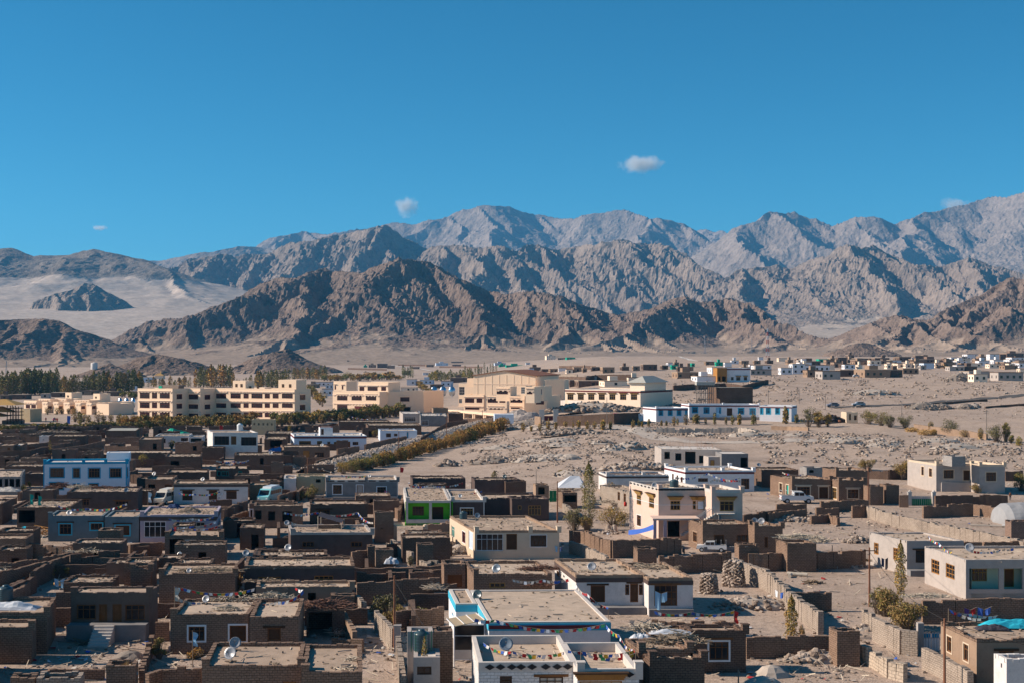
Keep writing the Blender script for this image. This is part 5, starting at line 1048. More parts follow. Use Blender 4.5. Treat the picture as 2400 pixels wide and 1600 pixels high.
c = corner(s2); SB_('', 1195, 382, 1540, 8.8, 16, rot=12, a2=-28, th_=s2[0], at=c + UP * 8.8, front=bays([(1325, 1410)], [(430, 470)]) + [('o', 1345, 520, 1420, 570)])
SB_('', 940, 290, 1215, 12.6, 9, th_=s2[0], zb=8.0, zs=(11.2,), front=bays([(950, 995), (1025, 1118), (1150, 1195)], [(335, 372)]))
SB_('', 712, 282, 830, 12.3, 8, th_=s2[0], zb=8.0, front=[('w', 722, 322, 736, 360, BO), ('w', 788, 325, 803, 360, BO)], par=.3)
root, O, ex, ey, L, D, z1 = s2; p = P(sx(1475), sy(455), 6.4)
crop('e5')
# assembly hall with a low gable and wings in front
hall = SB_('large beige assembly hall with a low gable and red roof edge', 410, 232, 1265, 14.6, 30, rot=-20, par=.05, a2=-20)
root, O, ex, ey, L, D, z1 = hall; nf = Vector((-ex.y, ex.x, 0)); A, B = O + UP * (z1 + .05), O + ex * L + UP * (z1 + .05)
MB().prism([A, B, A.lerp(B, .5) + UP * 2.0], ey * D).build('gable', 'beige_paint', root)
pk = A.lerp(B, .5) + UP * 2.02
for a_, b_ in ((A - ex * .6 - UP * .1, pk), (pk, B + ex * .6 - UP * .1)): MB().prism([a_ - ey * .5, b_ - ey * .5, b_ - ey * .5 + UP * .28, a_ - ey * .5 + UP * .28], ey * (D + 1)).build('roof', 'rust', root)
for i in range(8): MB().box(O + ex * (L * (i + .5) / 8.5) - nf * .08 + UP * 6, ex * .3, nf * .07, UP * 9.0).build('pilaster', 'beige_paint', root)
MB().box(O + UP * 11.2 - nf * .12, ex * L, nf * .11, UP * .2).build('ledge', 'beige_trim', root)
GW = {'fr': 'white_paint', 'pane': 'glass', 'nx': 3, 'ny': 3}
SB_('', 205, 340, 660, 10.5, 8, rot=-20, th_=root, par=.3, front=[('w', 212, 385, 288, 500, GW), ('w', 418, 398, 438, 475, GW), ('w', 610, 370, 672, 480, {'fr': 'ochre_wood'}), ('w', 210, 552, 255, 612, GW)])
SB_('', 322, 268, 500, 13.2, 6, rot=-20, th_=root, par=.3, zb=9.5)
for (xl, xr, yt, cols) in ((275, 552, 490, [(293, 420), (452, 532)]), (600, 870, 500, [(605, 745), (768, 850)]), (905, 1108, 512, [(918, 1085)])):
    SB_('', xl, yt, xr, 7.4, 8, rot=-22, th_=root, zs=(2.6, 6.3), front=bays(cols, [(542, 605)]) + bays([(xl + 20, xr - 60)], [(672, 700)]))
SB_('', 1112, 512, 1418, 7.4, 14, rot=10, a2=-22, th_=root, front=bays([(1272, 1382)], [(570, 628)]))
for (xl, xr, yt, cols) in ((722, 918, 378, [(730, 885)]), (1130, 1250, 385, [(1145, 1222)])):
    SB_('', xl, yt, xr, 11.2, 6, rot=-22, th_=root, zb=6, zs=(9.8,), front=bays(cols, [(430, 488)]))
SB_('', 1060, 372, 1130, 10.9, 6, rot=-22, th_=root, zb=6, par=.3, front=[('w', 1066, 390, 1120, 480, GW)])
SB_('', 1255, 376, 1385, 10.9, 8, rot=8, a2=-20, th_=root, zb=6, par=.3, front=[('w', 1310, 415, 1355, 490, GW)])
SB_('', 1395, 290, 1660, 9.5, 14, rot=14, a2=-10, th_=root, par=.3, mat='beige_paint', front=[('w', 1562, 490, 1620, 540, GW)])
crop('f3')
s4 = SB_('cream one storey hall with hooded wooden windows and a maroon roof band', 487, 356, 1180, 6.4, 23, rot=-36, mat='pale_beige', par=.35, parmat='pale_beige', band=(.5, 'maroon_paint'), front=[('w', a, 405, b, 455, {'fr': 'ochre_wood', 'nx': 3, 'hood': 'ochre_wood', 'hoodcap': 'rust'}) for a, b in ((510, 565), (605, 660), (700, 757), (797, 853), (895, 950), (993, 1050), (1092, 1150))])
root, O, ex, ey, L, D, z1 = s4; b0 = O + ex * (L - 6) + ey * 3 + UP * z1; MB().box(b0, ex * 6.0, ey * 15, UP * 3.0).build('upper_hall', 'pale_beige', root)
q = [b0 + UP * 3.0 - ex * 1 - ey * 1, b0 + UP * 3.0 + ex * 7 - ey * 1, b0 + UP * 3.0 + ex * 7 + ey * 16, b0 + UP * 3.0 - ex * 1 + ey * 16]; r0, r1 = b0 + UP * 5.3 + ex * 3 + ey * 3.5, b0 + UP * 5.3 + ex * 3 + ey * 11.5
MB().face([q[0], q[1], r0]).face([q[1], q[2], r1, r0]).face([q[2], q[3], r1]).face([q[3], q[0], r0, r1]).face(q[::-1]).build('hip_roof', 'slate_roof', root)
wall('pale cement retaining wall under the cream hall', [(320, 465), (480, 458), (640, 470)], 2.2, 'pale_cement', .4, .02)
crop('e6')
lp = [(330, 505, 572), (582, 655, 590), (732, 805, 592), (877, 960, 597), (1037, 1112, 602), (1190, 1262, 606)]
s5 = SB_('low stepped beige school block with maroon windows and small roof towers', 330, 572, 505, 4.9, 10, rot=-32, par=.8, zs=(4.1,), front=bays([(355, 415), (430, 495)], [(632, 680)]))
for xl, xr, yt in lp[1:]: SB_('', xl, yt, xr, 4.6, 11, rot=-32, th_=s5[0], par=.8, zs=(3.9,), right=[('w', xr + 8, 650, xr + 60, 690, BO)])
SB_('', 1300, 595, 1475, 4.6, 14, rot=-32, th_=s5[0], par=.4); SB_('', 1330, 615, 1500, 4.4, 12, rot=-32, th_=s5[0], par=.4)
for xl, xr, yt in ((900, 985, 462), (1285, 1375, 478)): SB_('', xl, yt, xr, 7.9, 5.5, rot=-32, th_=s5[0], zb=4, par=.3, front=[('w', xl + 25, yt + 40, xl + 50, yt + 68, {'fr': 'dark_wood'})])
for xl, xr, yt in ((535, 700, 548), (760, 920, 548), (1020, 1235, 562)): SB_('', xl, yt, xr, 5.5, 8, rot=-32, th_=s5[0], par=.8, zs=(5.2,))
# pavilion with stacked hipped roofs
b = G(sx(120), sy(900)); pv = th('pavilion', 'pavilion with three tiers of tan hipped roofs on dark posts', 'pavilion', b)
def hip(c, w, d, h_, mat, root, name='roof_tier', over=.0):
    q = [c + Vector((sx_ * w / 2, sy_ * d / 2, 0)) for sx_, sy_ in ((-1, -1), (1, -1), (1, 1), (-1, 1))]; e = [c + Vector((sx_ * w * .08, sy_ * d * .08, h_)) for sx_, sy_ in ((-1, -1), (1, -1), (1, 1), (-1, 1))]; m = MB()
    for i in range(4): m.face([q[i], q[(i + 1) % 4], e[(i + 1) % 4], e[i]])
    m.face(e).face(q[::-1]).build(name, mat, root)
k = b.y / F / 5.88
for (x, y, w_, hh) in ((60, 630, 480, 75), (10, 728, 330, 75), (-60, 790, 340, 55)):
    c = b + Vector(((x - 120) * k, 0, (900 - y) * k)); hip(c, w_ * k, w_ * k * .8, hh * k, 'pagoda_roof', pv)
for i in range(8): x = 100 + 22 * i; p = b + Vector(((x - 120) * k, (i % 2) * 3, 0)); MB().tube(p, p + UP * (270 - 6 * i) * k, .16, 6).build('post', 'dark_wood', pv)
for zz in (60, 120, 165, 215): MB().box(b + Vector((-30 * k, -.2, zz * k)), (190 * k, 0, 0), (0, 3.4, 0), (0, 0, .18)).build('beam', 'dark_wood', pv)
MB().box(b + Vector((-110 * k, 1, 0)), (240 * k, 0, 0), (0, 5, 0), (0, 0, 50 * k)).build('base', 'red_mud_brick', pv)
SB_('plain tan windowless wall block beside the pavilion', 275, 690, 415, 4.6, 6, rot=-20, mat='yellow_paint', par=.2)
crop('e3')
WB = {'fr': 'blue_paint', 'pane': 'glass', 'sur': 'sky_blue_paint', 'sw': .16, 'nx': 3, 't': .17}
s7 = house('school_building', 'long low white school with bright blue window frames', 648, 586, 1000, 4.1, 9, 'school_white', af=1, a_s=20, cat='school', par=.35, jit=0, parmat='school_white', band=(.4, 'maroon_paint'), posts=(0,), litter=0, roof='pale_cement', front=[('w', a, 605, b, 670, WB) for a, b in ((680, 722), (782, 825), (880, 922), (972, 990))])
add(s7, 1012, 560, 1785, 4.5, None, 'school_white', 8, a_s=10, af=1, par=.35, jit=0, parmat='school_white', band=(.35, 'maroon_paint'), posts=(0, .49, 1), litter=0, roof='pale_cement', plinth=1.5, front=[('w', a, y0, b, y1, WB) for a, b, y0, y1 in ((1047, 1107, 580, 642), (1175, 1232, 584, 648), (1312, 1360, 586, 648), (1555, 1615, 592, 656), (1683, 1742, 595, 657))] + [('d', 1428, 590, 1487, 674, {'dr': 'dark_wood'})])
add(s7, 1788, 562, 2140, 4.5, None, 'school_white', 8, a_s=-24, af=-22, par=.35, jit=0, parmat='school_white', band=(.3, 'maroon_paint'), posts=(1,), litter=0, roof='pale_cement', front=[('w', a, 588, b, 655, WB) for a, b in ((1798, 1825), (1862, 1908), (1965, 2008), (2080, 2105))])
H('small white outbuilding with three square holes beside the school', 362, 652, 510, 2.6, None, 'school_white', 4, a_s=14, jit=0, litter=0, front=[('o', 370, 660, 382, 672), ('o', 418, 660, 430, 672), ('o', 468, 662, 480, 674)], par=.1, roof='pale_cement', af=-10)
H('tall dark block building without windows behind the white school', 1352, 405, 1715, 6.3, None, 'dark_mud_brick', 9, base=560, a_s=20, jit=0, par=.1, litter=0, roof='metal_roof')
# steel water tower
b = G(sx(1185), sy(560)); k = b.y / F / 4.704; tw = th('water_tower', 'square steel water tank on tall lattice legs', 'water tower', b); hz_ = 225 * k
MB().box(b + Vector((-100 * k, -2.4, hz_)), (200 * k, 0, 0), (0, 4.8, 0), (0, 0, 36 * k)).build('tank', 'slate_roof', tw)
for i in range(5):
    for j in (-2, 2): MB().tube(b + Vector(((-85 + 42 * i) * k, j, -.3)), b + Vector(((-85 + 42 * i) * k, j, hz_)), .12, 5).build('leg', 'pole_grey', tw)
m = MB()
for zz in (.3, .6, .9): m.box(b + Vector((-88 * k, -2.1, hz_ * zz)), (176 * k, 0, 0), (0, .1, 0), (0, 0, .12)).box(b + Vector((-88 * k, 2, hz_ * zz)), (176 * k, 0, 0), (0, .1, 0), (0, 0, .12))
for i in range(4):
    for zz in (0, .3, .6): m.tube(b + Vector(((-85 + 42 * i) * k, -2, hz_ * zz)), b + Vector(((-43 + 42 * i) * k, -2, hz_ * (zz + .3))), .05, 4)
m.build('bracing', 'pole_grey', tw)
crop('e5')
# covered walkway, hut, maroon gate and reflectors of the school
b = G(sx(60), sy(815)); e_ = G(sx(1550), sy(815)); wk = th('covered_walkway', 'long beige covered walkway with paired pillars in front of the hall', 'walkway', b); d_ = (e_ - b); d_.z = 0; Lw = d_.length; d_.normalize(); n_ = Vector((-d_.y, d_.x, 0)); hw = 115 * b.y / F / 5.88
MB().box(b + UP * (hw - .7), d_ * Lw, n_ * 3.2, UP * .7).build('roof', 'beige_paint', wk)
for i in range(9):
    for q_ in (0, 1.3): MB().box(b + d_ * (Lw * (i + .3) / 9.3 + q_) + n_ * .2, d_ * .5, n_ * .5, UP * (hw - .7)).build('pillar', 'beige_paint', wk)
MB().box(b + n_ * 2.9, d_ * (Lw * .8), n_ * .25, UP * (hw * .6)).build('back_wall', 'beige_stone', wk)
house('hut', 'small white hut with a brown door beside the levee', 700, 762, 965, 4.0, 5, 'pale_blue', af=-4, a_s=4, cat='hut', par=.1, jit=0, roof='white_paint', litter=0, front=[('w', 722, 845, 752, 875, {'fr': 'white_paint'}), ('d', 768, 808, 850, 890, {'dr': 'brown_wood'})])
gate('maroon double gate between white posts at the school drive', 1372, 1525, 785, 860, 'maroon_paint', None, 6)
for lab, x in (('white gatepost on the left of the maroon gate', 1350), ('white gatepost on the right of the maroon gate', 1545)): b = G(sx(x), sy(865)); one('gatepost', MB().cbox(b - UP * .2, 1.6, .8, 4.0), 'pale_cement', lab, 'gatepost', b)
wall('long dark boundary wall behind the red truck', [(1568, 790), (1900, 775), (2352, 752), (2700, 735)], 3.0, 'dark_mud_brick', .4, .03)
wall('tan wall slope beside the grey tarpaulin cone', [(1260, 790), (1340, 800)], 3.4, 'mud_render')
def reflector(label, x, yt, yb, wpx, mat='chrome', group=None):
    b = G(sx(x), sy(yb)); k = b.y / F / _crop[2]; h_ = (yb - yt) * k; w_ = wpx * k; root = th('solar_reflector', label, 'solar reflector', b, group); m = MB(); n = 10; g_ = {}
    for i in range(n + 1):
        for j in range(n + 1):
            u, v = i / n * 2 - 1, j / n * 2 - 1; s_ = math.sqrt(max(0, 1 - v * v)); x_ = u * s_ * w_ / 2; g_[i, j] = b + Vector((x_, .9 * (u * s_) ** 2 + 1.1 * v * v, h_ * (.54 + .46 * v)))
    for i in range(n):
        for j in range(n): m.face([g_[i, j], g_[i + 1, j], g_[i + 1, j + 1], g_[i, j + 1]])
    m.build('mirror', mat, root); f = MB().tube(b, b + UP * h_ * .5 + Vector((0, .6, 0)), .12, 6).tube(b - Vector((w_ * .3, 0, 0)), b + Vector((w_ * .3, 0, 0)), .1, 5)
    for j in range(n): f.tube(g_[n // 2, j], g_[n // 2, j + 1], .05, 4)
    f.build('stand', 'steel', root)
crop('e6')
for x in (1645, 1735, 1825): reflector('tall curved solar cooker mirror beside the low stepped school block', x, 530, 700, 68, group='solar mirrors by the low school block')
crop('f2')
for x in (1635, 1718, 1800): reflector('tall curved solar cooker mirror beside the assembly hall', x, 328, 435, 62, group='solar mirrors by the assembly hall')
# levee of stones with its road, the asphalt road and the dirt track
def strip(name, pts, width, mat, dz=.05, kind='structure', n=8):
    W = [G(sx(x), sy(y)) for x, y in pts]; mb = MB(); prev = None; ps = []
    for a, b in zip(W[:-1], W[1:]): ps += [a.lerp(b, i / n) for i in range(n)]
    ps.append(W[-1])
    for i, p in enumerate(ps):
        d = (ps[min(i + 1, len(ps) - 1)] - ps[max(i - 1, 0)]); d.z = 0; d.normalize(); nn = Vector((-d.y, d.x, 0)) * width / 2
        row = [Vector(((p + nn * t).x, (p + nn * t).y, ztf((p + nn * t).x, (p + nn * t).y) + dz)) for t in (-1, -.5, 0, .5, 1)]
        if prev:
            for j in range(4): mb.face([prev[j], prev[j + 1], row[j + 1], row[j]])
        prev = row
    return tag(mb.build(name, mat, None, True, W[0], uv=False), kind=kind)
crop('e4'); strip('road', [(300, 700), (700, 685), (1090, 668), (1500, 632), (1960, 598), (2400, 558)], 6.5, 'asphalt', .12)
crop('f3'); strip('dirt_track', [(900, 690), (1100, 725), (1250, 770), (1400, 815), (1700, 845), (2352, 842), (3000, 830)], 7, 'dust', .06)
crop('f2')
lv = [G(sx(x), sy(y)) for x, y in ((520, 1130), (760, 1060), (1010, 985), (1300, 905), (1560, 830), (1830, 745), (2050, 690), (2180, 655))]; mb = MB(); r_ = random.Random(9); prev = None; ps = []
for a, b in zip(lv[:-1], lv[1:]): ps += [a.lerp(b, i / 10) for i in range(10)]
for i, p in enumerate(ps):
    d = ps[min(i + 1, len(ps) - 1)] - ps[max(i - 1, 0)]; d.z = 0; d.normalize(); nn = Vector((-d.y, d.x, 0)); row = [p + nn * u + UP * z_ for u, z_ in ((4.2, -.2), (1.6, 1.2), (-.6, 1.35), (-2.6, .6), (-5.2, -.3))]
    if prev:
        for j in range(4): mb.face([prev[j], prev[j + 1], row[j + 1], row[j]], 2)
    prev = row
    for _ in range(26):
        t = r_.random(); j = min(3, int(t * 4)); q = row[j].lerp(row[j + 1], t * 4 - j) + d * r_.uniform(-2, 2); rock_into(mb, q - UP * .02, r_.uniform(.14, .42), r_, r_.choice((0, 0, 1)))
one('stone_levee', mb, ['stone', 'pale_stone', 'dust'], 'long grey levee of loose stones running diagonally past the village', 'levee', lv[0])
# ------------------------------------------------------------------ far settlement
FC = {'w': ('school_white', 'whitewashed'), 'm': ('mud_render', 'bare mud brick'), 'g': ('grey_cement', 'grey cement'), 'd': ('dark_render', 'dark mud brick'), 'c': ('pale_beige', 'cream plastered'), 'b': ('red_mud_brick', 'reddish brick'), 't': ('tarp_green', 'green roofed'), 'l': ('pale_blue', 'pale blue')}
def far(lst, place, group, rot=10):
    for (x0, y0, x1, y1, cc) in lst:
        b = G(sx(x0), sy(max(y1, (842.5 - _crop[1]) * _crop[2]))); k = b.y / F / _crop[2]; h_ = max(2.4, (y1 - y0) * k * .97); w_ = (x1 - x0) * k; r_ = random.Random(int(x0 * 3 + y0)); mat, word = FC[cc]
        sz = ('tall ' if h_ > 6.2 else 'wide ' if w_ > 15 else 'narrow ' if w_ < 7 else 'square '); rr_ = r_.random() < .35; root = th('house', f'{sz}{word} house {"with a roof room " if rr_ else ""}{place}', 'house', b, f'{sz}{word} houses {"with roof rooms " if rr_ else ""}{place}'); a = R(rot + r_.uniform(-7, 7)); dd = min(11, max(4, w_ * .8)); ex, ey = Vector((1, 0, 0)), Vector((-math.sin(a), math.cos(a), 0))
        nl = Vector((math.cos(a), math.sin(a), 0)); nw = max(1, min(6, int(w_ / 2.6))); nf_ = 1 if h_ < 4.8 else 2; hol, sid = [], []
        for f in range(nf_):
            for i in range(nw):
                if r_.random() < .72: u = w_ * (i + .5) / nw; z_ = h_ * (f + .3) / nf_; hol.append((max(.2, u - .6), min(w_ - .2, u + .6), z_, z_ + min(1.3, h_ / nf_ * .45), 'w', {}))
            for i in range(2): u = dd * (i + .5) / 2; z_ = h_ * (f + .3) / nf_; sid.append((u - .5, u + .5, z_, z_ + min(1.3, h_ / nf_ * .45), 'w', {}))
        m = MB(); O = b; facade(m, O, ex, Vector((0, 1, 0)), w_, -1.5, h_, hol); facade(m, O, ey, nl, dd, -1.5, h_, sid); facade(m, O + ex * w_, ey, -nl, dd, -1.5, h_, []); facade(m, O + ey * dd, ex, Vector((0, -1, 0)), w_, -1.5, h_, []); m.build('wall', mat, root)
        MB().box(O - Vector((.15, .15, 0)) + UP * (h_ + .003), ex * (w_ + .3), ey * (dd + .3), UP * .28).build('roof', 'tarp_green' if cc == 't' else r_.choice(('roof_mud', 'roof_mud_pale', 'dark_render')), root)
        for (Q, e, n_, hh) in ((O, ex, Vector((0, 1, 0)), hol), (O, ey, nl, sid)):
            for (a0, b0, c0, d0, _, _) in hh: w2 = MB().face([Q + e * a0 + UP * c0 + n_ * .12, Q + e * b0 + UP * c0 + n_ * .12, Q + e * b0 + UP * d0 + n_ * .12, Q + e * a0 + UP * d0 + n_ * .12]).build('window', 'glass', root)
        if rr_: p = O + ex * w_ * .3 + ey * dd * .3 + UP * h_; MB().box(p, ex * w_ * .35, ey * dd * .4, UP * 2.2).build('roof_room', mat, root)
crop('e4')
far([(0, 250, 30, 330, 'w'), (30, 250, 290, 318, 'w'), (55, 302, 215, 375, 'm'), (215, 312, 405, 400, 'g'), (405, 302, 605, 372, 'd'), (665, 297, 935, 380, 'm'), (938, 300, 1065, 375, 'd'), (1070, 285, 1235, 345, 'm'), (1290, 226, 1400, 285, 'l'), (1410, 225, 1500, 280, 'c'), (1500, 218, 1630, 278, 'm'), (1565, 266, 1720, 312, 'g'), (1722, 266, 1855, 308, 'd'), (1770, 316, 1980, 375, 'g'), (1820, 346, 1965, 422, 'c'), (1978, 320, 2030, 382, 'd'), (2080, 326, 2345, 412, 'g'), (290, 252, 345, 302, 'c'), (450, 242, 560, 290, 'w'), (597, 246, 640, 292, 'c'), (720, 238, 800, 276, 'w'), (900, 236, 945, 290, 'c'), (1015, 234, 1090, 280, 'c'), (1097, 236, 1165, 278, 'c'), (1195, 232, 1257, 280, 'c')], 'among boulders above the road', '', 10)
far([(1280, 187, 1500, 222, 'b'), (1502, 177, 1560, 215, 'd'), (1580, 167, 1680, 210, 'w'), (1750, 118, 1860, 178, 'w'), (1875, 202, 1985, 262, 'w'), (1990, 132, 2090, 198, 'w'), (2030, 192, 2135, 250, 'w'), (2100, 135, 2205, 192, 'd'), (2170, 95, 2352, 165, 'b'), (2210, 168, 2352, 200, 'w'), (2190, 236, 2250, 272, 'c'), (2262, 222, 2352, 268, 'w'), (2310, 290, 2352, 335, 'c'), (380, 168, 475, 228, 'd'), (478, 190, 560, 228, 'm'), (490, 142, 552, 200, 'd'), (570, 178, 705, 215, 'd'), (710, 182, 825, 210, 'm'), (1030, 162, 1155, 212, 'd'), (985, 165, 1030, 205, 'm'), (1200, 148, 1285, 198, 'd'), (1287, 142, 1330, 195, 'd'), (830, 178, 925, 205, 'd'), (180, 188, 285, 222, 't'), (300, 182, 378, 212, 'm'), (0, 208, 195, 255, 'd'), (800, 215, 960, 240, 'm'), (1640, 205, 1750, 240, 'w'), (1690, 140, 1750, 175, 'g'), (1880, 155, 1980, 190, 'm'), (560, 225, 690, 245, 'm'), (1160, 175, 1200, 205, 'w'), (2260, 110, 2330, 150, 'd')], 'under the bare hill', '', 10)
crop('e3')
far([(1100, 242, 1310, 302, 'w'), (1265, 142, 1480, 215, 'w'), (1472, 157, 1590, 212, 'w'), (1690, 168, 1920, 228, 'g'), (1680, 112, 1740, 165, 'w'), (1745, 120, 1920, 168, 'w'), (2025, 147, 2150, 222, 'w'), (2152, 102, 2290, 215, 'w'), (1590, 142, 1680, 205, 'm'), (885, 197, 1125, 268, 'm'), (1405, 90, 1480, 140, 'w'), (1310, 108, 1385, 128, 't'), (1480, 70, 1560, 105, 'w'), (1590, 80, 1670, 110, 'm'), (1780, 35, 1830, 60, 'w'), (1730, 80, 1800, 108, 'm'), (1870, 75, 1940, 105, 'd'), (2000, 45, 2090, 75, 'c'), (2100, 60, 2160, 110, 'm'), (1195, 85, 1290, 120, 'm')], 'above the white school', '', 8)
far([(60, 142, 190, 212, 'm'), (272, 142, 350, 182, 'd'), (505, 112, 660, 172, 'd'), (395, 132, 470, 177, 'm'), (715, 122, 780, 167, 'd'), (780, 92, 830, 132, 'w'), (820, 132, 885, 165, 't'), (885, 137, 985, 188, 'd'), (970, 142, 1060, 182, 'm'), (1040, 115, 1075, 140, 't'), (-60, 150, 40, 185, 'd'), (850, 105, 900, 130, 'm')], 'behind the cream hall', '', 8)
rf = random.Random(23); ex_ = []; cr0 = []
crop('e4')
for _ in range(400):
    x0, y1 = rf.uniform(-100, 2330), rf.uniform(212, 300); w_ = rf.uniform(60, 150); q = G(sx(x0 + w_ / 2), sy(max(y1, (842.5 - _crop[1]) * _crop[2])))
    if len(ex_) >= 46: break
    if any((q - p).length < 17 + w_ * .03 for p in cr0) or any(o.get('category') == 'house' and (o.location - q).length < 15 for o in COL.objects if o.type == 'EMPTY' and o.location.y > 560): continue
    cr0.append(q); ex_.append((x0, y1 - rf.uniform(30, 52), x0 + w_, y1, rf.choice('mmddmcwgb')))
far(ex_, 'in the far settlement', '', 10)
crop('f3'); far([(500, 177, 560, 217, 'c'), (165, 157, 265, 202, 'd'), (275, 182, 345, 207, 'd'), (350, 180, 420, 207, 'm'), (570, 157, 640, 207, 'm'), (688, 238, 780, 290, 'g'), (310, 232, 420, 282, 'l'), (530, 275, 610, 340, 'd'), (612, 282, 830, 342, 'd'), (1070, 257, 1190, 302, 'c'), (430, 165, 500, 200, 'w'), (650, 180, 690, 207, 'm'), (120, 195, 250, 225, 'l'), (850, 300, 1060, 335, 'c')], 'beside the assembly hall', '', 8)
hm = house('house', 'maroon banded white guest house with an orange arched porch', 1975, 215, 2190, 6.5, 9, 'school_white', af=2, a_s=14, base=292, par=.35, jit=0, band=(.5, 'maroon_paint'), litter=0, front=[('w', 2012, 245, 2036, 275), ('w', 2060, 245, 2098, 277, {'hood': 'ochre_wood'}), ('w', 2130, 245, 2160, 275, {'hood': 'ochre_wood'})])
add(hm, 1885, 212, 1975, 6.5, None, 'orange_wood', 6, base=292, jit=0, litter=0, front=[('o', 1895, 240, 1915, 285), ('o', 1930, 240, 1965, 285)])
wall('dark terrace wall sloping up behind the water tower', [(1480, 330), (1700, 315), (1960, 318), (2120, 300), (2352, 268)], 2.2, 'dark_mud_brick', .5, .1)
wall('long dark yard wall behind the cream hall', [(310, 240), (680, 245), (770, 226), (1110, 222)], 3.0, 'dark_mud_brick')
wall('pale plastered yard wall in front of the scattered row', [(250, 212), (600, 222)], 2.4, 'pale_sunlit_mud_brick')
crop('f2')
far([(640, 292, 735, 337, 'w'), (530, 292, 640, 332, 'w'), (1385, 267, 1460, 322, 'w'), (1505, 272, 1620, 312, 'l'), (1790, 252, 1930, 302, 'd'), (560, 405, 640, 440, 'c'), (1600, 320, 1700, 350, 'd'), (1470, 285, 1510, 325, 'd'), (1700, 285, 1790, 335, 'l'), (470, 320, 560, 345, 'm'), (1330, 345, 1470, 378, 'c'), (605, 355, 705, 420, 'w'), (640, 320, 710, 352, 'l')], 'between the beige schools', '', -10)
crop('f1')
far([(375, 400, 450, 440, 'g'), (740, 385, 870, 410, 'm'), (1180, 380, 1260, 415, 'm'), (1290, 248, 1400, 295, 'l'), (100, 420, 240, 450, 'd'), (470, 395, 590, 430, 'd'), (980, 390, 1080, 420, 'd'), (0, 430, 80, 455, 'd'), (1220, 378, 1262, 400, 'l')], 'among the poplars', '', 0)
b = G(sx(1462), sy(262)); k = b.y / F / 3.92; sp = th('temple', 'small temple with a golden hipped roof and spire among the poplars', 'temple', b); MB().box(b - Vector((38 * k, 0, 1)), (76 * k, 0, 0), (0, 60 * k, 0), (0, 0, 30 * k + 1)).build('wall', 'pale_beige', sp); hip(b + Vector((0, 30 * k, 30 * k)), 95 * k, 80 * k, 22 * k, 'pagoda_roof', sp, 'roof'); MB().tube(b + Vector((8 * k, 30 * k, 50 * k)), b + Vector((8 * k, 30 * k, 82 * k)), 4 * k, 8, .3 * k).build('spire', 'cloth_yellow', sp)
b = G(sx(865), sy(185)) if sy(185) > 843 else G(sx(865), 850); b = AT(sx(865), sy(148), 1240); k = 1240 / F / 3.92; tk = th('storage_tank', 'round white storage tank on the dark knoll behind the poplars', 'storage tank', b); MB().lathe(b - UP * 3, [(30 * k, 0), (30 * k, 3 + 28 * k), (29 * k, 3 + 30 * k), (0, 3 + 38 * k)], 20).build('body', 'whitewash', tk, True)
crop('g2')
far([(35, 262, 90, 290, 'd'), (105, 262, 180, 290, 'm'), (185, 258, 245, 288, 'd'), (205, 300, 240, 316, 't'), (250, 290, 320, 318, 'm'), (330, 280, 420, 320, 'd'), (420, 296, 492, 326, 'm'), (330, 238, 390, 252, 'm'), (560, 345, 640, 385, 'd'), (660, 310, 720, 330, 'm'), (750, 368, 800, 385, 'w'), (780, 290, 850, 312, 'm'), (860, 245, 910, 270, 'l'), (915, 240, 1000, 262, 'l'), (870, 275, 980, 300, 'l'), (1010, 262, 1110, 290, 'b'), (1020, 290, 1100, 312, 'b'), (1110, 235, 1180, 262, 'm'), (1180, 240, 1260, 258, 'm'), (1410, 275, 1510, 300, 'l'), (1450, 292, 1510, 312, 't'), (1515, 296, 1680, 316, 't'), (1695, 278, 1735, 292, 'w'), (1410, 182, 1520, 192, 'm'), (1580, 195, 1650, 210, 't'), (1650, 200, 1760, 225, 't'), (1660, 222, 1860, 240, 'b'), (1885, 190, 1970, 228, 'c'), (1800, 210, 1830, 226, 'b'), (1990, 232, 2060, 246, 'b'), (2070, 222, 2150, 242, 't'), (820, 108, 890, 126, 'm'), (1430, 212, 1480, 236, 'm')], 'at the ridge foot', '', 5)
strip('boundary_track', [(410, 138), (420, 200), (440, 275), (480, 300), (560, 312), (700, 325), (820, 348)], 5, 'pale_cement', .5)
crop('f3'); strip('boundary_track', [(1470, 0), (1540, 60), (1640, 95), (1850, 108)], 4, 'pale_cement', .5)

crop('g2')
for i, (x0, y0, x1, y1) in enumerate(((380, 232, 890, 240), (510, 272, 860, 278), (430, 180, 690, 192), (640, 262, 900, 262), (520, 300, 800, 305), (900, 318, 1300, 322), (1130, 232, 1300, 236), (60, 335, 420, 345), (2000, 330, 2340, 335))):
    mb = MB(); ps = [Vector(p) for p in Gv(np.linspace(sx(x0), sx(x1), 15), np.maximum(np.linspace(sy(y0), sy(y1), 15), 838.5))]; c_ = 'dark'
    for a, b in zip(ps[:-1], ps[1:]): mb.box(a - UP, b - a, Vector((0, .8, 0)), UP * 3.4)
    one('field_wall', mb, 'pale_cement' if c_ == 'pale' else 'dark_mud_brick', f'long low {c_} field wall on the fan at the ridge foot', 'wall', ps[0], f'{c_} field walls at the ridge foot')
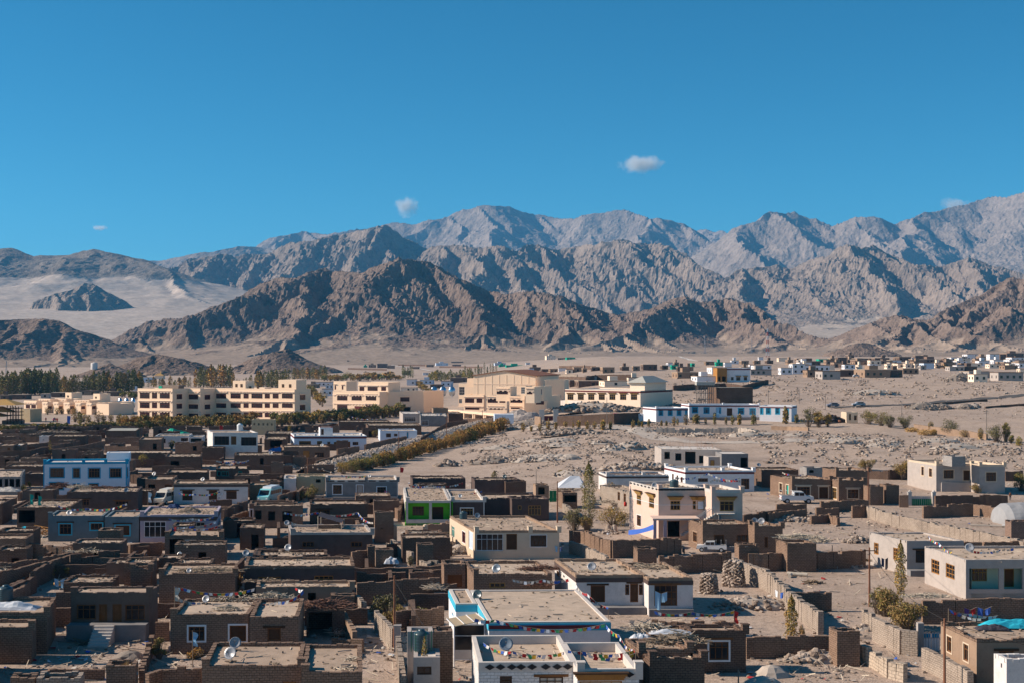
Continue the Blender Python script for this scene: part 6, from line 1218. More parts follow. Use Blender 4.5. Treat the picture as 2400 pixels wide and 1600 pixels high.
# ------------------------------------------------------------------ trees and shrubs
rp = random.Random(77)
PM = {'dark': ('dark_leaf', 'green_leaf', 'dark_leaf'), 'green': ('green_leaf', 'olive_leaf', 'dark_leaf'), 'olive': ('olive_leaf', 'green_leaf', 'brown_leaf'), 'gold': ('gold_leaf', 'orange_leaf', 'brown_leaf'), 'brown': ('brown_leaf', 'olive_leaf', 'brown_leaf'), 'grey': ('grey_shrub', 'olive_leaf', 'grey_shrub'), 'autumn': ('brown_leaf', 'gold_leaf', 'olive_leaf'), 'yellow': ('yellow_green', 'gold_leaf', 'olive_leaf')}
CW = {'dark': 'dark green', 'green': 'green', 'olive': 'olive green', 'gold': 'golden', 'brown': 'brown', 'grey': 'grey green', 'autumn': 'rusty brown', 'yellow': 'yellow green'}
def row(cr, pts, n, hpx, wr, cols, kind, word, place, nl=240, ls=.9, jit=6, ntw=0, name='poplar_tree', cat='tree'):
    """n plants along a line of foot points in the photograph"""
    crop(cr); L = [0]
    for a, b in zip(pts[:-1], pts[1:]): L.append(L[-1] + abs(b[0] - a[0]) + abs(b[1] - a[1]))
    for i in range(n):
        t = L[-1] * (i + rp.random()) / n; j = max(k for k in range(len(L) - 1) if L[k] <= t + 1e-6); f = (t - L[j]) / (L[j + 1] - L[j]); x = pts[j][0] + (pts[j + 1][0] - pts[j][0]) * f; y = pts[j][1] + (pts[j + 1][1] - pts[j][1]) * f + rp.uniform(-jit, jit)
        b = G(sx(x), sy(y)); k = b.y / F / _crop[2]; hh = rp.uniform(*hpx) * k; c = rp.choice(cols)
        plant(name, f'{CW[c]} {word} {place}', cat, kind, PM[c], b, hh, hh * rp.uniform(*wr), nl, ls, ntw, 1 + i % 4, f'{CW[c]} {word}s {place}')
dk = ['dark', 'green', 'green', 'olive', 'olive']
row('e6', [(-30, 500), (330, 500)], 24, (230, 360), (.15, .2), dk, 'poplar', 'poplar', 'in the tall windbreak behind the low school block')
row('e6', [(330, 495), (800, 495)], 36, (270, 380), (.13, .18), dk, 'poplar', 'poplar', 'in the tall windbreak behind the low school block')
row('e6', [(800, 480), (1300, 470)], 36, (150, 270), (.14, .2), dk + ['olive', 'gold'], 'poplar', 'poplar', 'in the tall windbreak behind the low school block')
row('e6', [(1280, 470), (1960, 450)], 46, (170, 320), (.14, .2), dk + ['olive', 'gold'], 'poplar', 'poplar', 'behind the solar mirrors')
row('f1', [(1240, 335), (1820, 335)], 22, (50, 105), (.18, .3), ['olive', 'green', 'autumn'], 'poplar', 'poplar', 'behind the three storey school')
row('f1', [(1800, 340), (2150, 340)], 26, (140, 220), (.14, .18), ['olive', 'gold', 'green', 'dark'], 'poplar', 'poplar', 'behind the three storey school')
row('f1', [(2130, 335), (2420, 330)], 10, (60, 110), (.14, .2), ['olive', 'autumn'], 'poplar', 'poplar', 'behind the three storey school')
row('f2', [(0, 345), (310, 345)], 28, (110, 180), (.13, .18), ['olive', 'autumn', 'green'], 'poplar', 'poplar', 'behind the stair tower')
row('f2', [(330, 270), (650, 262)], 32, (60, 120), (.16, .24), ['olive', 'gold', 'green'], 'poplar', 'poplar', 'behind the stair tower')
row('f2', [(620, 285), (1340, 268)], 34, (45, 85), (.45, .8), ['olive', 'autumn', 'gold', 'green'], 'round', 'willow', 'behind the schools', 240, 1.1, name='willow_tree')
row('f2', [(1350, 260), (1440, 258)], 5, (100, 135), (.13, .17), ['green', 'dark'], 'poplar', 'poplar', 'rising above the willows')
row('f2', [(1590, 285), (1990, 262)], 36, (50, 105), (.2, .34), ['olive', 'green', 'yellow'], 'poplar', 'poplar', 'left of the assembly hall')
row('f2', [(1880, 250), (2210, 225)], 14, (70, 130), (.11, .15), ['dark', 'green'], 'poplar', 'poplar', 'left of the assembly hall')
row('f2', [(1500, 350), (1640, 460)], 9, (60, 100), (.35, .5), ['autumn', 'brown'], 'round', 'shrub', 'beside the solar mirrors', 200, .8, name='shrub', cat='shrub')
row('f2', [(480, 400), (610, 520)], 8, (90, 130), (.35, .5), ['brown', 'olive', 'autumn'], 'round', 'tree', 'between two school buildings', 240, .9, name='leafy_tree')
row('f1', [(1080, 420), (1260, 450)], 8, (40, 80), (.4, .6), ['olive', 'green'], 'round', 'shrub', 'by the solar mirrors', 200, .8, name='shrub', cat='shrub')
row('f1', [(430, 590), (1080, 575)], 12, (45, 110), (.25, .4), ['brown', 'autumn'], 'reed', 'bare shrub', 'against the low school block', 130, .5, 0, 24, name='shrub', cat='shrub')
hedge = [(-40, 758), (420, 748), (900, 738), (1290, 722), (1800, 712), (2352, 700)]
row('f1', hedge, 70, (55, 95), (.5, .7), ['brown', 'olive', 'autumn', 'brown'], 'round', 'willow shrub', 'in the long hedge below the schools', 460, .5, 6, 26, name='shrub', cat='shrub')
row('f1', [(1100, 700), (1700, 690), (2352, 672)], 44, (75, 115), (.38, .55), ['brown', 'autumn', 'gold'], 'round', 'willow shrub', 'in the long hedge below the schools', 460, .5, 10, 26, name='shrub', cat='shrub')
row('f2', [(160, 692), (520, 670), (900, 640), (1340, 610)], 48, (80, 130), (.4, .55), ['brown', 'autumn', 'olive'], 'round', 'willow shrub', 'in the long hedge below the schools', 460, .5, 10, 26, name='shrub', cat='shrub')
row('f1', [(660, 665), (690, 660), (1290, 655)], 9, (60, 110), (.3, .45), ['brown', 'autumn'], 'reed', 'bare shrub', 'on the edge of the school ground', 150, .5, 3, 30, name='shrub', cat='shrub')
crop('f1'); plantpx('young_tree', 'lone upright young tree on the school ground', 'tree', 'poplar', PM['olive'], 732, 680, 560, 60, 420, .5)
row('f2', [(790, 1130), (1010, 1090), (1220, 1040)], 20, (90, 130), (.5, .75), ['olive', 'olive', 'yellow', 'autumn'], 'round', 'willow shrub', 'in the thicket along the levee', 560, .26, 14, 24, name='shrub', cat='shrub')
row('f2', [(1150, 1060), (1500, 960), (1900, 850), (2310, 720)], 46, (85, 135), (.3, .5), ['gold', 'autumn', 'gold', 'gold'], 'reed', 'willow shrub', 'in the thicket along the levee', 620, .34, 10, 60, name='shrub', cat='shrub')
row('f2', [(1300, 985), (1700, 870), (2280, 700)], 26, (60, 110), (.35, .5), ['gold', 'brown'], 'reed', 'willow shrub', 'in the thicket along the levee', 620, .34, 12, 60, name='shrub', cat='shrub')
# saplings in front of the white school
crop('e3')
for i, (x, yb, hh, w_) in enumerate(((60, 820, 115, 50), (145, 820, 90, 40), (395, 812, 100, 48), (460, 808, 100, 44), (495, 800, 75, 26), (568, 795, 95, 34), (708, 785, 65, 26), (762, 785, 60, 30), (845, 790, 115, 50), (885, 780, 85, 30), (980, 775, 125, 70), (1090, 762, 115, 82), (1195, 768, 78, 34), (1293, 770, 140, 38), (1420, 772, 95, 32), (1490, 770, 112, 44), (1565, 770, 125, 46), (1722, 772, 125, 60), (2075, 760, 190, 60), (2195, 755, 105, 50))):
    c = ('autumn', 'olive', 'brown', 'olive')[i % 4]; plantpx('sapling', f'{CW[c]} sapling in the row before the white school', 'sapling', 'reed', PM[c], x, yb, yb - hh, w_, 220, .32, 16, 1 + i % 3, f'{CW[c]} saplings before the white school')
for lab, x, w_, hh, c in (('broad dark tree at the end of the white school', 2330, 190, 230, 'grey'), ('second dark tree near the end of the white school', 2440, 150, 190, 'autumn'), ('brown slender tree beside the parked carts', 2540, 110, 160, 'autumn')):
    plantpx('leafy_tree', lab, 'tree', 'round', PM[c], x, 795 if x < 2400 else 800, 795 - hh, w_, 900, .4, 30, 5)
crop('e5')
for i, (x, yb, hh, w_) in enumerate(((1095, 1005, 140, 60), (1205, 1000, 80, 40), (1325, 1000, 120, 60), (1440, 990, 165, 65), (1545, 970, 110, 45), (1680, 935, 80, 70), (1782, 965, 105, 35), (1860, 960, 120, 60), (1975, 970, 120, 65), (2080, 965, 115, 60), (2195, 975, 135, 70), (2295, 965, 90, 45))):
    plantpx('sapling', 'bare brown sapling in the row along the school drive', 'sapling', 'reed', PM['autumn'], x, yb, yb - hh, w_, 180, .34, 18, 1 + i % 3, 'bare brown saplings along the school drive')
crop('e4')
for i, (lab, x, yb, yt, w_, c, kd) in enumerate((('wide olive bush beside the roadside hut', 700, 875, 715, 200, 'olive', 'round'), ('olive bush in the roadside thicket', 840, 890, 725, 190, 'olive', 'round'), ('grey green bush at the end of the roadside thicket', 930, 905, 760, 150, 'grey', 'round'), ('round grey bush above the dry grass', 1090, 915, 770, 180, 'grey', 'round'), ('lone round grey bush on the slope', 1565, 985, 815, 240, 'grey', 'round'), ('big grey green bush near the wooden pole', 2060, 1060, 860, 240, 'grey', 'round'), ('upright green bush joined to the big grey one', 2160, 1060, 835, 110, 'olive', 'round'), ('small yellowing bush on the boulder slope', 2300, 1105, 1000, 70, 'yellow', 'reed'), ('thin golden sapling near the dry grass', 1365, 950, 835, 60, 'autumn', 'reed'), ('thin brown sapling left of the wooden pole', 1893, 1040, 905, 60, 'autumn', 'reed'), ('low green bush under the upright bush', 2215, 1075, 980, 70, 'olive', 'round'), ('small brown bush left of the wooden pole', 1720, 1010, 930, 110, 'brown', 'reed'))):
    plantpx('bush', lab, 'bush', kd, PM[c], x, yb, yt, w_, 1500 if kd == 'round' else 400, .26, 50, 10 + i)
for lab, x, w_ in (('mound of dry golden grass left of the thin sapling', 1160, 140), ('mound of dry golden grass right of the thin sapling', 1300, 160), ('tuft of dry golden grass under the thin sapling', 1395, 70)): crop('e4'); plantpx('dry_grass', lab, 'grass', 'reed', ('straw', 'gold_leaf', 'straw'), x, 985 if x > 1200 else 955, 925 if x > 1200 else 905, w_, 700, .3, 60, int(x), bark='straw')
near = [('b1', 'brown shrub leaning out of the narrow yard', 1462, 955, 745, 150, 'brown', 'round', 1600, .16), ('b1', 'yellowing shrub beside the shaded wall', 510, 205, 55, 150, 'yellow', 'round', 1300, .16), ('b1', 'dry brown shrub right of the yellowing shrub', 620, 205, 90, 110, 'brown', 'round', 800, .16), ('b1', 'low autumn plants along the paved terrace', 1800, 945, 870, 190, 'gold', 'round', 900, .14),
    ('b2', 'dense brown thicket filling the walled yard', 1180, 560, 370, 320, 'grey', 'round', 3200, .16), ('b2', 'brown willow thicket spilling over the sunlit wall', 1280, 640, 420, 260, 'brown', 'round', 2600, .16), ('b2', 'dark olive hedge along the shaded yard wall', 1500, 640, 500, 320, 'olive', 'round', 2200, .16), ('b2', 'thin leafless twigs behind the thicket', 1250, 380, 270, 300, 'grey', 'reed', 300, .14), ('b2', 'small dry tree between the two mud walls', 1845, 240, 40, 70, 'autumn', 'poplar', 600, .14),
    ('b4', 'large olive brown bush inside the curving wall', 1090, 560, 275, 330, 'brown', 'round', 3600, .17), ('b4', 'second olive brown bush inside the curving wall', 1290, 680, 400, 380, 'brown', 'round', 4200, .17), ('b4', 'grey twigs and leaves beside the tall rusty pole', 1010, 540, 330, 170, 'grey', 'round', 1200, .17),
    ('b4', 'bushy yellow plants at the foot of the left poplar', 240, 905, 760, 110, 'yellow', 'round', 900, .15),
    ('m3', 'tangled grey bush left of the leafy poplar', 570, 790, 570, 230, 'grey', 'round', 2600, .17), ('m3', 'brown bush right of the leafy poplar', 690, 800, 640, 150, 'brown', 'round', 1400, .17), ('m3', 'rusty bush in front of the pink house', 930, 740, 590, 330, 'autumn', 'round', 2600, .17), ('m3', 'small brown bush leaning over the dry stone wall', 840, 990, 900, 90, 'brown', 'reed', 500, .17), ('m3', 'bare brown bush beside the low white house', 900, 480, 340, 120, 'brown', 'reed', 600, .17),
    ('m4', 'rusty round tree by the raised grey house', 1240, 325, 120, 200, 'autumn', 'round', 2600, .2), ('m4', 'pale brown tree behind the half built rooms', 910, 240, 130, 170, 'brown', 'round', 1500, .2), ('m4', 'small brown bush at the terrace corner', 1395, 340, 285, 70, 'brown', 'round', 500, .17), ('m4', 'brown bush beside the terrace stairs', 1920, 445, 355, 150, 'brown', 'round', 1100, .17), ('m4', 'dry vine on the raised grey house', 2120, 440, 370, 120, 'brown', 'reed', 350, .17), ('m4', 'green leafy tree at the end of the yard wall', 2330, 430, 255, 170, 'olive', 'round', 1700, .2), ('m4', 'dry brown vine on the house with cream window frames', 632, 500, 400, 90, 'brown', 'reed', 300, .17),
    ('m2', 'olive bush behind the slanting wall', 500, 520, 360, 150, 'olive', 'round', 1200, .18), ('m2', 'dark green bush below the slanting wall', 410, 515, 420, 110, 'olive', 'round', 900, .18), ('m2', 'small leafy poplar before the charcoal houses', 2190, 425, 240, 80, 'olive', 'poplar', 900, .18), ('m2', 'dry reeds behind the tower with a hatch', 1420, 1115, 1020, 60, 'grey', 'reed', 300, .16),
    ('e2', 'yellow green bush beside the whitewashed house', 15, 420, 280, 90, 'yellow', 'round', 800, .22), ('e2', 'leafless shrub before the low mud house', 235, 450, 340, 130, 'brown', 'reed', 160, .2), ('e2', 'small round green tree below the hedge', 1640, 190, 75, 75, 'yellow', 'round', 700, .24),
    ('e1', 'yellowing upright shrub right of the white and blue house', 1975, 670, 480, 150, 'yellow', 'reed', 900, .2), ('e1', 'thin yellowing poplar in the walled field', 690, 500, 285, 55, 'autumn', 'poplar', 420, .2), ('e1', 'orange shrub at the foot of the thin poplar', 740, 520, 455, 80, 'gold', 'round', 500, .2), ('e1', 'small yellow bush beside the pillared cement house', 410, 955, 855, 65, 'yellow', 'round', 500, .18), ('e1', 'pale green weeds in the junk yard', 330, 1035, 900, 90, 'yellow', 'reed', 400, .18), ('f2', 'dry yellow bush before the littered roofs', 1090, 800, 710, 100, 'yellow', 'round', 600, .22), ('f3', 'dry bush beside the stone heap', 445, 1145, 1105, 90, 'brown', 'round', 700, .2)]
for i, (cr, lab, x, yb, yt, w_, c, kd, nl, ls) in enumerate(near):
    crop(cr); plantpx('poplar_tree' if kd == 'poplar' else 'bush', lab, 'tree' if kd == 'poplar' else 'bush', kd, PM[c], x, yb, yt, w_, nl, ls, 0 if kd == 'poplar' else 50, 40 + i)
for cr, lab, x, yb, yt, w_, c, nl, ls in (('b4', 'slender golden poplar beside the pale sunlit wall', 215, 880, 360, 130, 'autumn', 2200, .16), ('b4', 'tall golden poplar rising from the big bush', 1218, 450, -140, 115, 'autumn', 2600, .16), ('m3', 'tall leafy poplar with green crown before the tent', 705, 790, 150, 150, 'olive', 4200, .18), ('b2', 'leafless dry sapling in front of the grey porch', 1548, 1300, 750, 80, 'autumn', 420, .16)):
    crop(cr); plantpx('poplar_tree', lab, 'tree', 'poplar', PM[c], x, yb, yt, w_, nl, ls, 0, int(x), bark='pale_bark')
for cr, lab, x, yb, yt, w_ in (('b1', 'tall dry reeds at the bottom of the yard', 1165, 1230, 985, 200), ('b1', 'dry reeds standing against the mud brick house', 2175, 350, 150, 110), ('b4', 'bundle of dry reeds beside the slender poplar', 310, 895, 640, 60), ('b1', 'dry twigs standing in a wall corner', 610, 475, 390, 70), ('b4', 'dry reed screen beside the laundry', 2120, 590, 470, 130), ('m4', 'golden weeds by the small unfinished room', 1690, 1300, 1290, 20), ('f3', 'golden weeds on the white house roof edge', 2010, 1085, 1030, 110), ('m2', 'dry plants along the dark grey house', 760, 500, 452, 220)):
    crop(cr); plantpx('dry_reeds', lab, 'reeds', 'reed', ('straw', 'pale_sticks', 'straw'), x, yb, yt, w_, 160, .3, 190, int(x) + 7, bark='straw')
# ------------------------------------------------------------------ stones on the slope
ZN = [  # photo polygon as a band: x0, x1, (y range at x0), (y range at x1), count, size range, clumpy
    (1080, 1570, (1000, 1085), (985, 1070), 5200, (.12, .75), 1), (1150, 1500, (1060, 1120), (1060, 1110), 700, (.15, .7), 1), (1540, 2400, (1000, 1018), (1028, 1078), 3600, (.14, .9), 1), (1780, 2400, (1035, 1085), (1050, 1100), 2400, (.12, .9), 1), (1270, 1640, (938, 968), (950, 966), 1500, (.3, 1.0), 1), (1560, 2400, (875, 950), (872, 925), 4600, (.16, 1.2), 1), (1900, 2400, (925, 985), (930, 985), 700, (.2, .7), 0), (1870, 2120, (1190, 1262), (1195, 1275), 460, (.12, .5), 1), (2060, 2400, (1195, 1240), (1205, 1235), 90, (.12, .4), 0), (1620, 1900, (1330, 1460), (1340, 1440), 160, (.06, .22), 0), (1880, 2300, (1370, 1480), (1400, 1590), 160, (.05, .2), 0), (1820, 1990, (1540, 1600), (1500, 1600), 150, (.1, .4), 0), (1000, 1480, (985, 1010), (975, 990), 300, (.2, .6), 1), (1380, 1560, (1020, 1085), (1060, 1100), 600, (.2, .8), 1), (400, 1700, (1150, 1590), (1170, 1590), 1600, (.05, .2), 0)]
rs_ = random.Random(41); allr = []
for (x0, x1, ya, yb_, n, sr, cl) in ZN:
    N_ = n * 6; t_ = np.array([rs_.random() for _ in range(N_)]); xx = x0 + (x1 - x0) * t_; lo_ = ya[0] + (yb_[0] - ya[0]) * t_; hi_ = ya[1] + (yb_[1] - ya[1]) * t_; yy = lo_ + (hi_ - lo_) * np.array([rs_.random() for _ in range(N_)])
    ok = fbm(xx / 34, yy / 13, 3) > np.array([rs_.uniform(-.15, .4) for _ in range(N_)]) if cl else np.ones(N_, bool)
    for x, y in list(zip(xx[ok], yy[ok]))[:n]: s_ = (sr[0] + (sr[1] - sr[0]) * rs_.random() ** 3.4) * .62; allr.append((s_, float(x), float(y)))
allr.sort(key=lambda a: -a[0] / max(1, 72000 / (a[2] - 830)))
_gp = Gv([a[1] for a in allr], [a[2] for a in allr]); RM = []
for i, v in enumerate(ROCKS):
    for m_ in ('stone', 'pale_stone', 'dark_stone'):
        mb = MB(); mb.v = [tuple(p + UP * .25) for p in v]; mb.f = [tuple(f) for f in ICO[1]]; mb.m = [0] * 20; RM.append((mb.mesh('boulder', m_, uv=False), m_))
CWD = {'stone': 'grey brown', 'pale_stone': 'pale grey', 'dark_stone': 'dark brown'}
for (s_, x, y), p in zip(allr[:290], _gp[:290]):
    me, m_ = rs_.choice(RM); o = link(bpy.data.objects.new('boulder', me)); o.location = p; o.rotation_euler = (0, 0, rs_.uniform(0, 6.28)); o.scale = (s_, s_, s_ * rs_.uniform(.8, 1.2))
    pl = 'on the open slope' if y < 1120 else 'lying in the yards'; tag(o, f'loose {CWD[m_]} boulder {pl}', 'boulder', f'{CWD[m_]} boulders {pl}')
mb = MB()
for (s_, x, y), p in zip(allr[290:], _gp[290:]): rock_into(mb, (p[0], p[1], p[2] - s_ * .1), s_, rs_, rs_.choice((0, 0, 1, 2)))
tag(mb.build('scattered_stones', ['stone', 'pale_stone', 'dark_stone'], None, uv=False), 'loose stones scattered over the slope and yards', 'stones', kind='stuff')
for i, (cr, lab, x, y, w_, d_, hh, n, sr) in enumerate((('f3', 'long grey rubble bank behind the saplings', 560, 775, 22, 6, 2.0, 260, (.25, .7)), ('f3', 'rubble mound with a pointed top on the open slope', 1085, 905, 9, 5, 2.2, 70, (.15, .5)), ('f3', 'broad rubble mound left of the pointed one', 930, 915, 8, 5, 1.5, 70, (.15, .5)), ('f3', 'gravel mound on the slope edge', 440, 1000, 5, 3, 1.4, 20, (.1, .25)), ('f3', 'smooth gravel mound beside the other gravel mound', 530, 1000, 6, 3, 1.4, 20, (.1, .25)), ('f3', 'small gravel mound left of the gravel mounds', 350, 998, 5, 3, 1.5, 20, (.1, .3)), ('f2', 'pile of grey boulders on the slope beside the thicket', 1760, 1065, 6, 3, 1.6, 60, (.25, .6)), ('f2', 'grey boulder bank climbing the slope', 2200, 1035, 12, 5, 1.8, 120, (.25, .6)), ('f3', 'broken rock bank in front of the cream hall', 760, 560, 34, 10, 3.6, 240, (.4, 1.1)), ('e5', 'dark grey gravel heap at the foot of the white hut', 1240, 930, 18, 7, 2.6, 200, (.2, .6)), ('e4', 'long grey gravel pile below the road', 1290, 715, 14, 5, 3.0, 90, (.2, .6)), ('e4', 'short grey gravel pile below the road', 1480, 710, 9, 4, 2.2, 60, (.2, .6)), ('e4', 'small grey gravel pile below the road end', 1730, 705, 8, 4, 2.0, 50, (.2, .5)), ('e4', 'pointed gravel heap near the road end', 1830, 700, 5, 3, 2.0, 30, (.2, .5)), ('e4', 'dug earth bank with dark hollow on the slope', 760, 560, 22, 8, 2.6, 90, (.3, .7)), ('e4', 'grey spoil heap beside the blue doored house', 1680, 420, 16, 8, 5.0, 70, (.3, .8)), ('m2', 'pile of pale stones in front of the cream house', 1720, 950, 4.5, 2.2, 1.2, 90, (.14, .34)), ('m2', 'rubble cone beside the cream house steps', 1860, 1000, 3.2, 2.2, 1.3, 110, (.1, .26)), ('m2', 'pile of stones behind the courtyard wall', 1250, 585, 4.6, 2, .9, 80, (.14, .35)), ('m3', 'stone rubble behind the tent', 590, 290, 10, 4, 1.6, 130, (.2, .5)), ('m3', 'stone rubble below the unfinished house', 1180, 225, 16, 5, 1.8, 180, (.25, .6)), ('m3', 'stone rubble in front of the unfinished house', 1640, 215, 8, 3, 1.2, 80, (.2, .5)), ('m4', 'tumbled stones where the ruined stub stands', 180, 700, 8, 3, .8, 120, (.14, .4)), ('m4', 'stones piled against the grey house with orange windows', 820, 900, 4, 2, .9, 70, (.15, .4)), ('m4', 'pale stones along the shaded wall', 560, 1130, 9, 1.6, .7, 130, (.14, .36)), ('b4', 'stones tumbled at the foot of the latrine stairs', 440, 970, 6, 2.2, .9, 120, (.14, .38)), ('b4', 'stones at the corner of the latrine block', 740, 985, 3.6, 1.2, .6, 50, (.14, .36)), ('b4', 'stones at the broken wall end by the woman', 890, 685, 2.4, 1.2, .5, 40, (.12, .3)), ('b2', 'rock pile on the low wall with the clay ladder', 1200, 165, 4.2, 1.6, .9, 100, (.12, .3)), ('e2', 'stone heap beside the small square mud block', 1640, 700, 5, 2.5, 1.5, 110, (.15, .4)), ('e2', 'stone rubble before the long whitewashed house', 860, 1150, 5, 2, 1.0, 90, (.14, .36)), ('b1', 'smooth grey sand heap in the sunny yard', 1190, 945, 2.8, 2.2, .7, 6, (.05, .1)), ('b3', 'pale sand heap below the plastic sheet', 2300, 1215, 3.6, 2.6, 1.0, 10, (.06, .14)), ('b4', 'dark sand heap at the yard edge', 30, 1110, 3.0, 2.2, 1.0, 6, (.05, .1)))):
    crop(cr); heap(lab, x, y, w_, d_, hh, n, sr, core='roof_mud_dark' if 'grey' in lab else 'dust')

# ------------------------------------------------------------------ yard walls and litter that fill the gaps between the houses
def inside(p, m=.5):
    for (O, ex, ey, L, D) in FOOT:
        d = p - O; det = ex.x * ey.y - ex.y * ey.x; a = (d.x * ey.y - d.y * ey.x) / det; b = (ex.x * d.y - ex.y * d.x) / det
        if -m < a < L + m and -m < b < D + m: return True
    return False
AV = ((395, 590, 1150, 1215), (80, 340, 1215, 1285), (900, 1090, 1205, 1265), (590, 680, 1160, 1205), (480, 745, 1025, 1075), (90, 310, 1120, 1175), (755, 945, 1150, 1190), (640, 900, 1230, 1290), (1030, 1110, 1290, 1420), (830, 960, 1400, 1600))
ry = random.Random(5); crop('s'); nwall = 0; nsh = 0
for k_ in range(2600):
    if nsh >= 60: break
    x, y = ry.uniform(-10, 1080), 1015 + 420 * ry.random() ** 1.7
    if y < 1160 and x > 640 + (1160 - y) * 1.9: continue
    if any(a < x < b and c < y < d for a, b, c, d in AV): continue
    p = G(x, y); L, D = ry.uniform(2.6, 5.8), ry.uniform(2.4, 4.6); hh = ry.uniform(2.0, 2.9); a0 = 8
    qs = [p + Vector((L * i / 3 - math.sin(.14) * D * j / 3, D * j / 3, 0)) for i in range(4) for j in range(4)]
    if any(inside(q, .55) for q in qs): continue
    m_ = ry.choice(('mud_brick', 'dark_mud_brick', 'dark_mud_brick', 'dark_render')); fr = []
    w_ = {'mud_brick': 'brown mud brick', 'dark_mud_brick': 'dark mud brick', 'dark_render': 'dark plastered'}[m_]; sz = 'wide' if L > 4.2 else 'small'
    x1 = CX + F * (p.x + L) / p.y; k2 = F / p.y
    if ry.random() < .6: xa = x + (x1 - x) * ry.uniform(.15, .5); fr = [('o', xa, y - 1.9 * k2, xa + .9 * k2, y - .02 * k2)]
    dr = 'with a dark doorway ' if fr else ''
    house('mud_shed', f'{sz} {w_} shed {dr}squeezed between village houses', x, y, x1, hh, D, m_, af=1.5, a_s=8, at=p + UP * hh, cat='shed', group=f'{sz} {w_} sheds {dr}between houses', front=fr, roof=ry.choice(('roof_mud', 'roof_mud_dark', 'roof_mud_pale')), litter=3, par=ry.uniform(.12, .3), jit=.07); nsh += 1
for k_ in range(2200):
    if nwall >= 240: break
    x, y = ry.uniform(0, 1080), 1010 + 480 * ry.random() ** 1.6
    if y < 1160 and x > 660 + (1160 - y) * 1.6: continue
    if y < 1050 and x > 900: continue
    if any(a < x < b and c < y < d for a, b, c, d in AV[-2:]): continue
    p = G(x, y); a = R(ry.choice((4, 94, 94, 8, 98, 2)) + ry.uniform(-6, 6)); L = ry.uniform(3, 9); e = Vector((math.cos(a), math.sin(a), 0)); pts = [p + e * (L * i / 8) for i in range(9)]
    if any(inside(q, .7) for q in pts): continue
    h_ = ry.uniform(.9, 1.9); mb = MB(); n_ = Vector((-e.y, e.x, 0)) * .19; row_ = [(Vector((q.x, q.y, ztf(q.x, q.y) - .3)), Vector((q.x, q.y, ztf(q.x, q.y) + h_ + ry.uniform(-.1, .08)))) for q in pts]
    for (g0, t0), (g1, t1) in zip(row_[:-1], row_[1:]): mb.face([g0 - n_, g1 - n_, t1 - n_, t0 - n_]).face([g1 + n_, g0 + n_, t0 + n_, t1 + n_]).face([t0 - n_, t1 - n_, t1 + n_, t0 + n_])
    for (g0, t0) in (row_[0], row_[-1]): mb.face([g0 - n_, g0 + n_, t0 + n_, t0 - n_])
    m_ = ry.choice(('mud_brick', 'dark_mud_brick', 'dark_mud_brick')); w_ = ('low ' if h_ < 1.3 else 'tall ') + ('brown' if m_ == 'mud_brick' else 'dark brown'); one('yard_wall', mb, m_, f'{w_} mud wall dividing the small yards between village houses', 'wall', p, f'{w_} yard walls'); nwall += 1
mb = MB(); xs_, ys_ = [], []
while len(xs_) < 5200:
    x, y = ry.uniform(0, 2400), 1010 + 590 * ry.random() ** 1.3
    if x > 700 + max(0, 1130 - y) * -1.2 and y < 1130 and x > 640: continue
    if x > 1150 and ry.random() < .55: continue
    xs_.append(x); ys_.append(y)
for p in Gv(xs_, ys_):
    p = Vector(p)
    if inside(p, .1): continue
    q = ry.random()
    if q < .45: rock_into(mb, p, ry.uniform(.06, .26), ry, ry.choice((0, 0, 1)))
    elif q < .82: a = ry.uniform(0, 6.28); mb.tube(p + UP * .05, p + UP * ry.uniform(.05, .5) + Vector((math.cos(a), math.sin(a), 0)) * ry.uniform(.5, 1.6), ry.uniform(.02, .05), 3, None, 2)
    else:
        a = ry.uniform(0, 6.28); e = Vector((math.cos(a), math.sin(a), 0)); f = Vector((-e.y, e.x, 0)); s_ = ry.uniform(.15, .5); m_ = ry.choice((3, 3, 3, 4, 5, 6)); mb.face([p + UP * .05, p + e * s_ + UP * .08, p + e * s_ + f * s_ + UP * ry.uniform(.05, .3), p + f * s_ + UP * .1], m_)
tag(mb.build('yard_litter', ['stone', 'dark_stone', 'pale_sticks', 'cloth_faded', 'tarp_white', 'cloth_blue', 'cloth_red'], None, uv=False), 'stones, sticks and scraps strewn over the village yards', 'litter', kind='stuff')

rh = random.Random(61); crop('s')
for i in range(34):
    if i < 18: x = rh.uniform(1110, 1540); y = rh.uniform(996, 1082); lab = 'low rubble mound on the slope above the tent'
    else: x = rh.uniform(1560, 2390); y = 1012 + (x - 1560) / 830 * 38 + rh.uniform(-8, 10); lab = 'low windrow of grey stones crossing the slope'
    heap(lab, x, y, rh.uniform(5, 13), rh.uniform(3, 5), rh.uniform(.6, 1.6), 55, (.12, .45), group=lab.replace('mound', 'mounds').replace('windrow', 'windrows'))
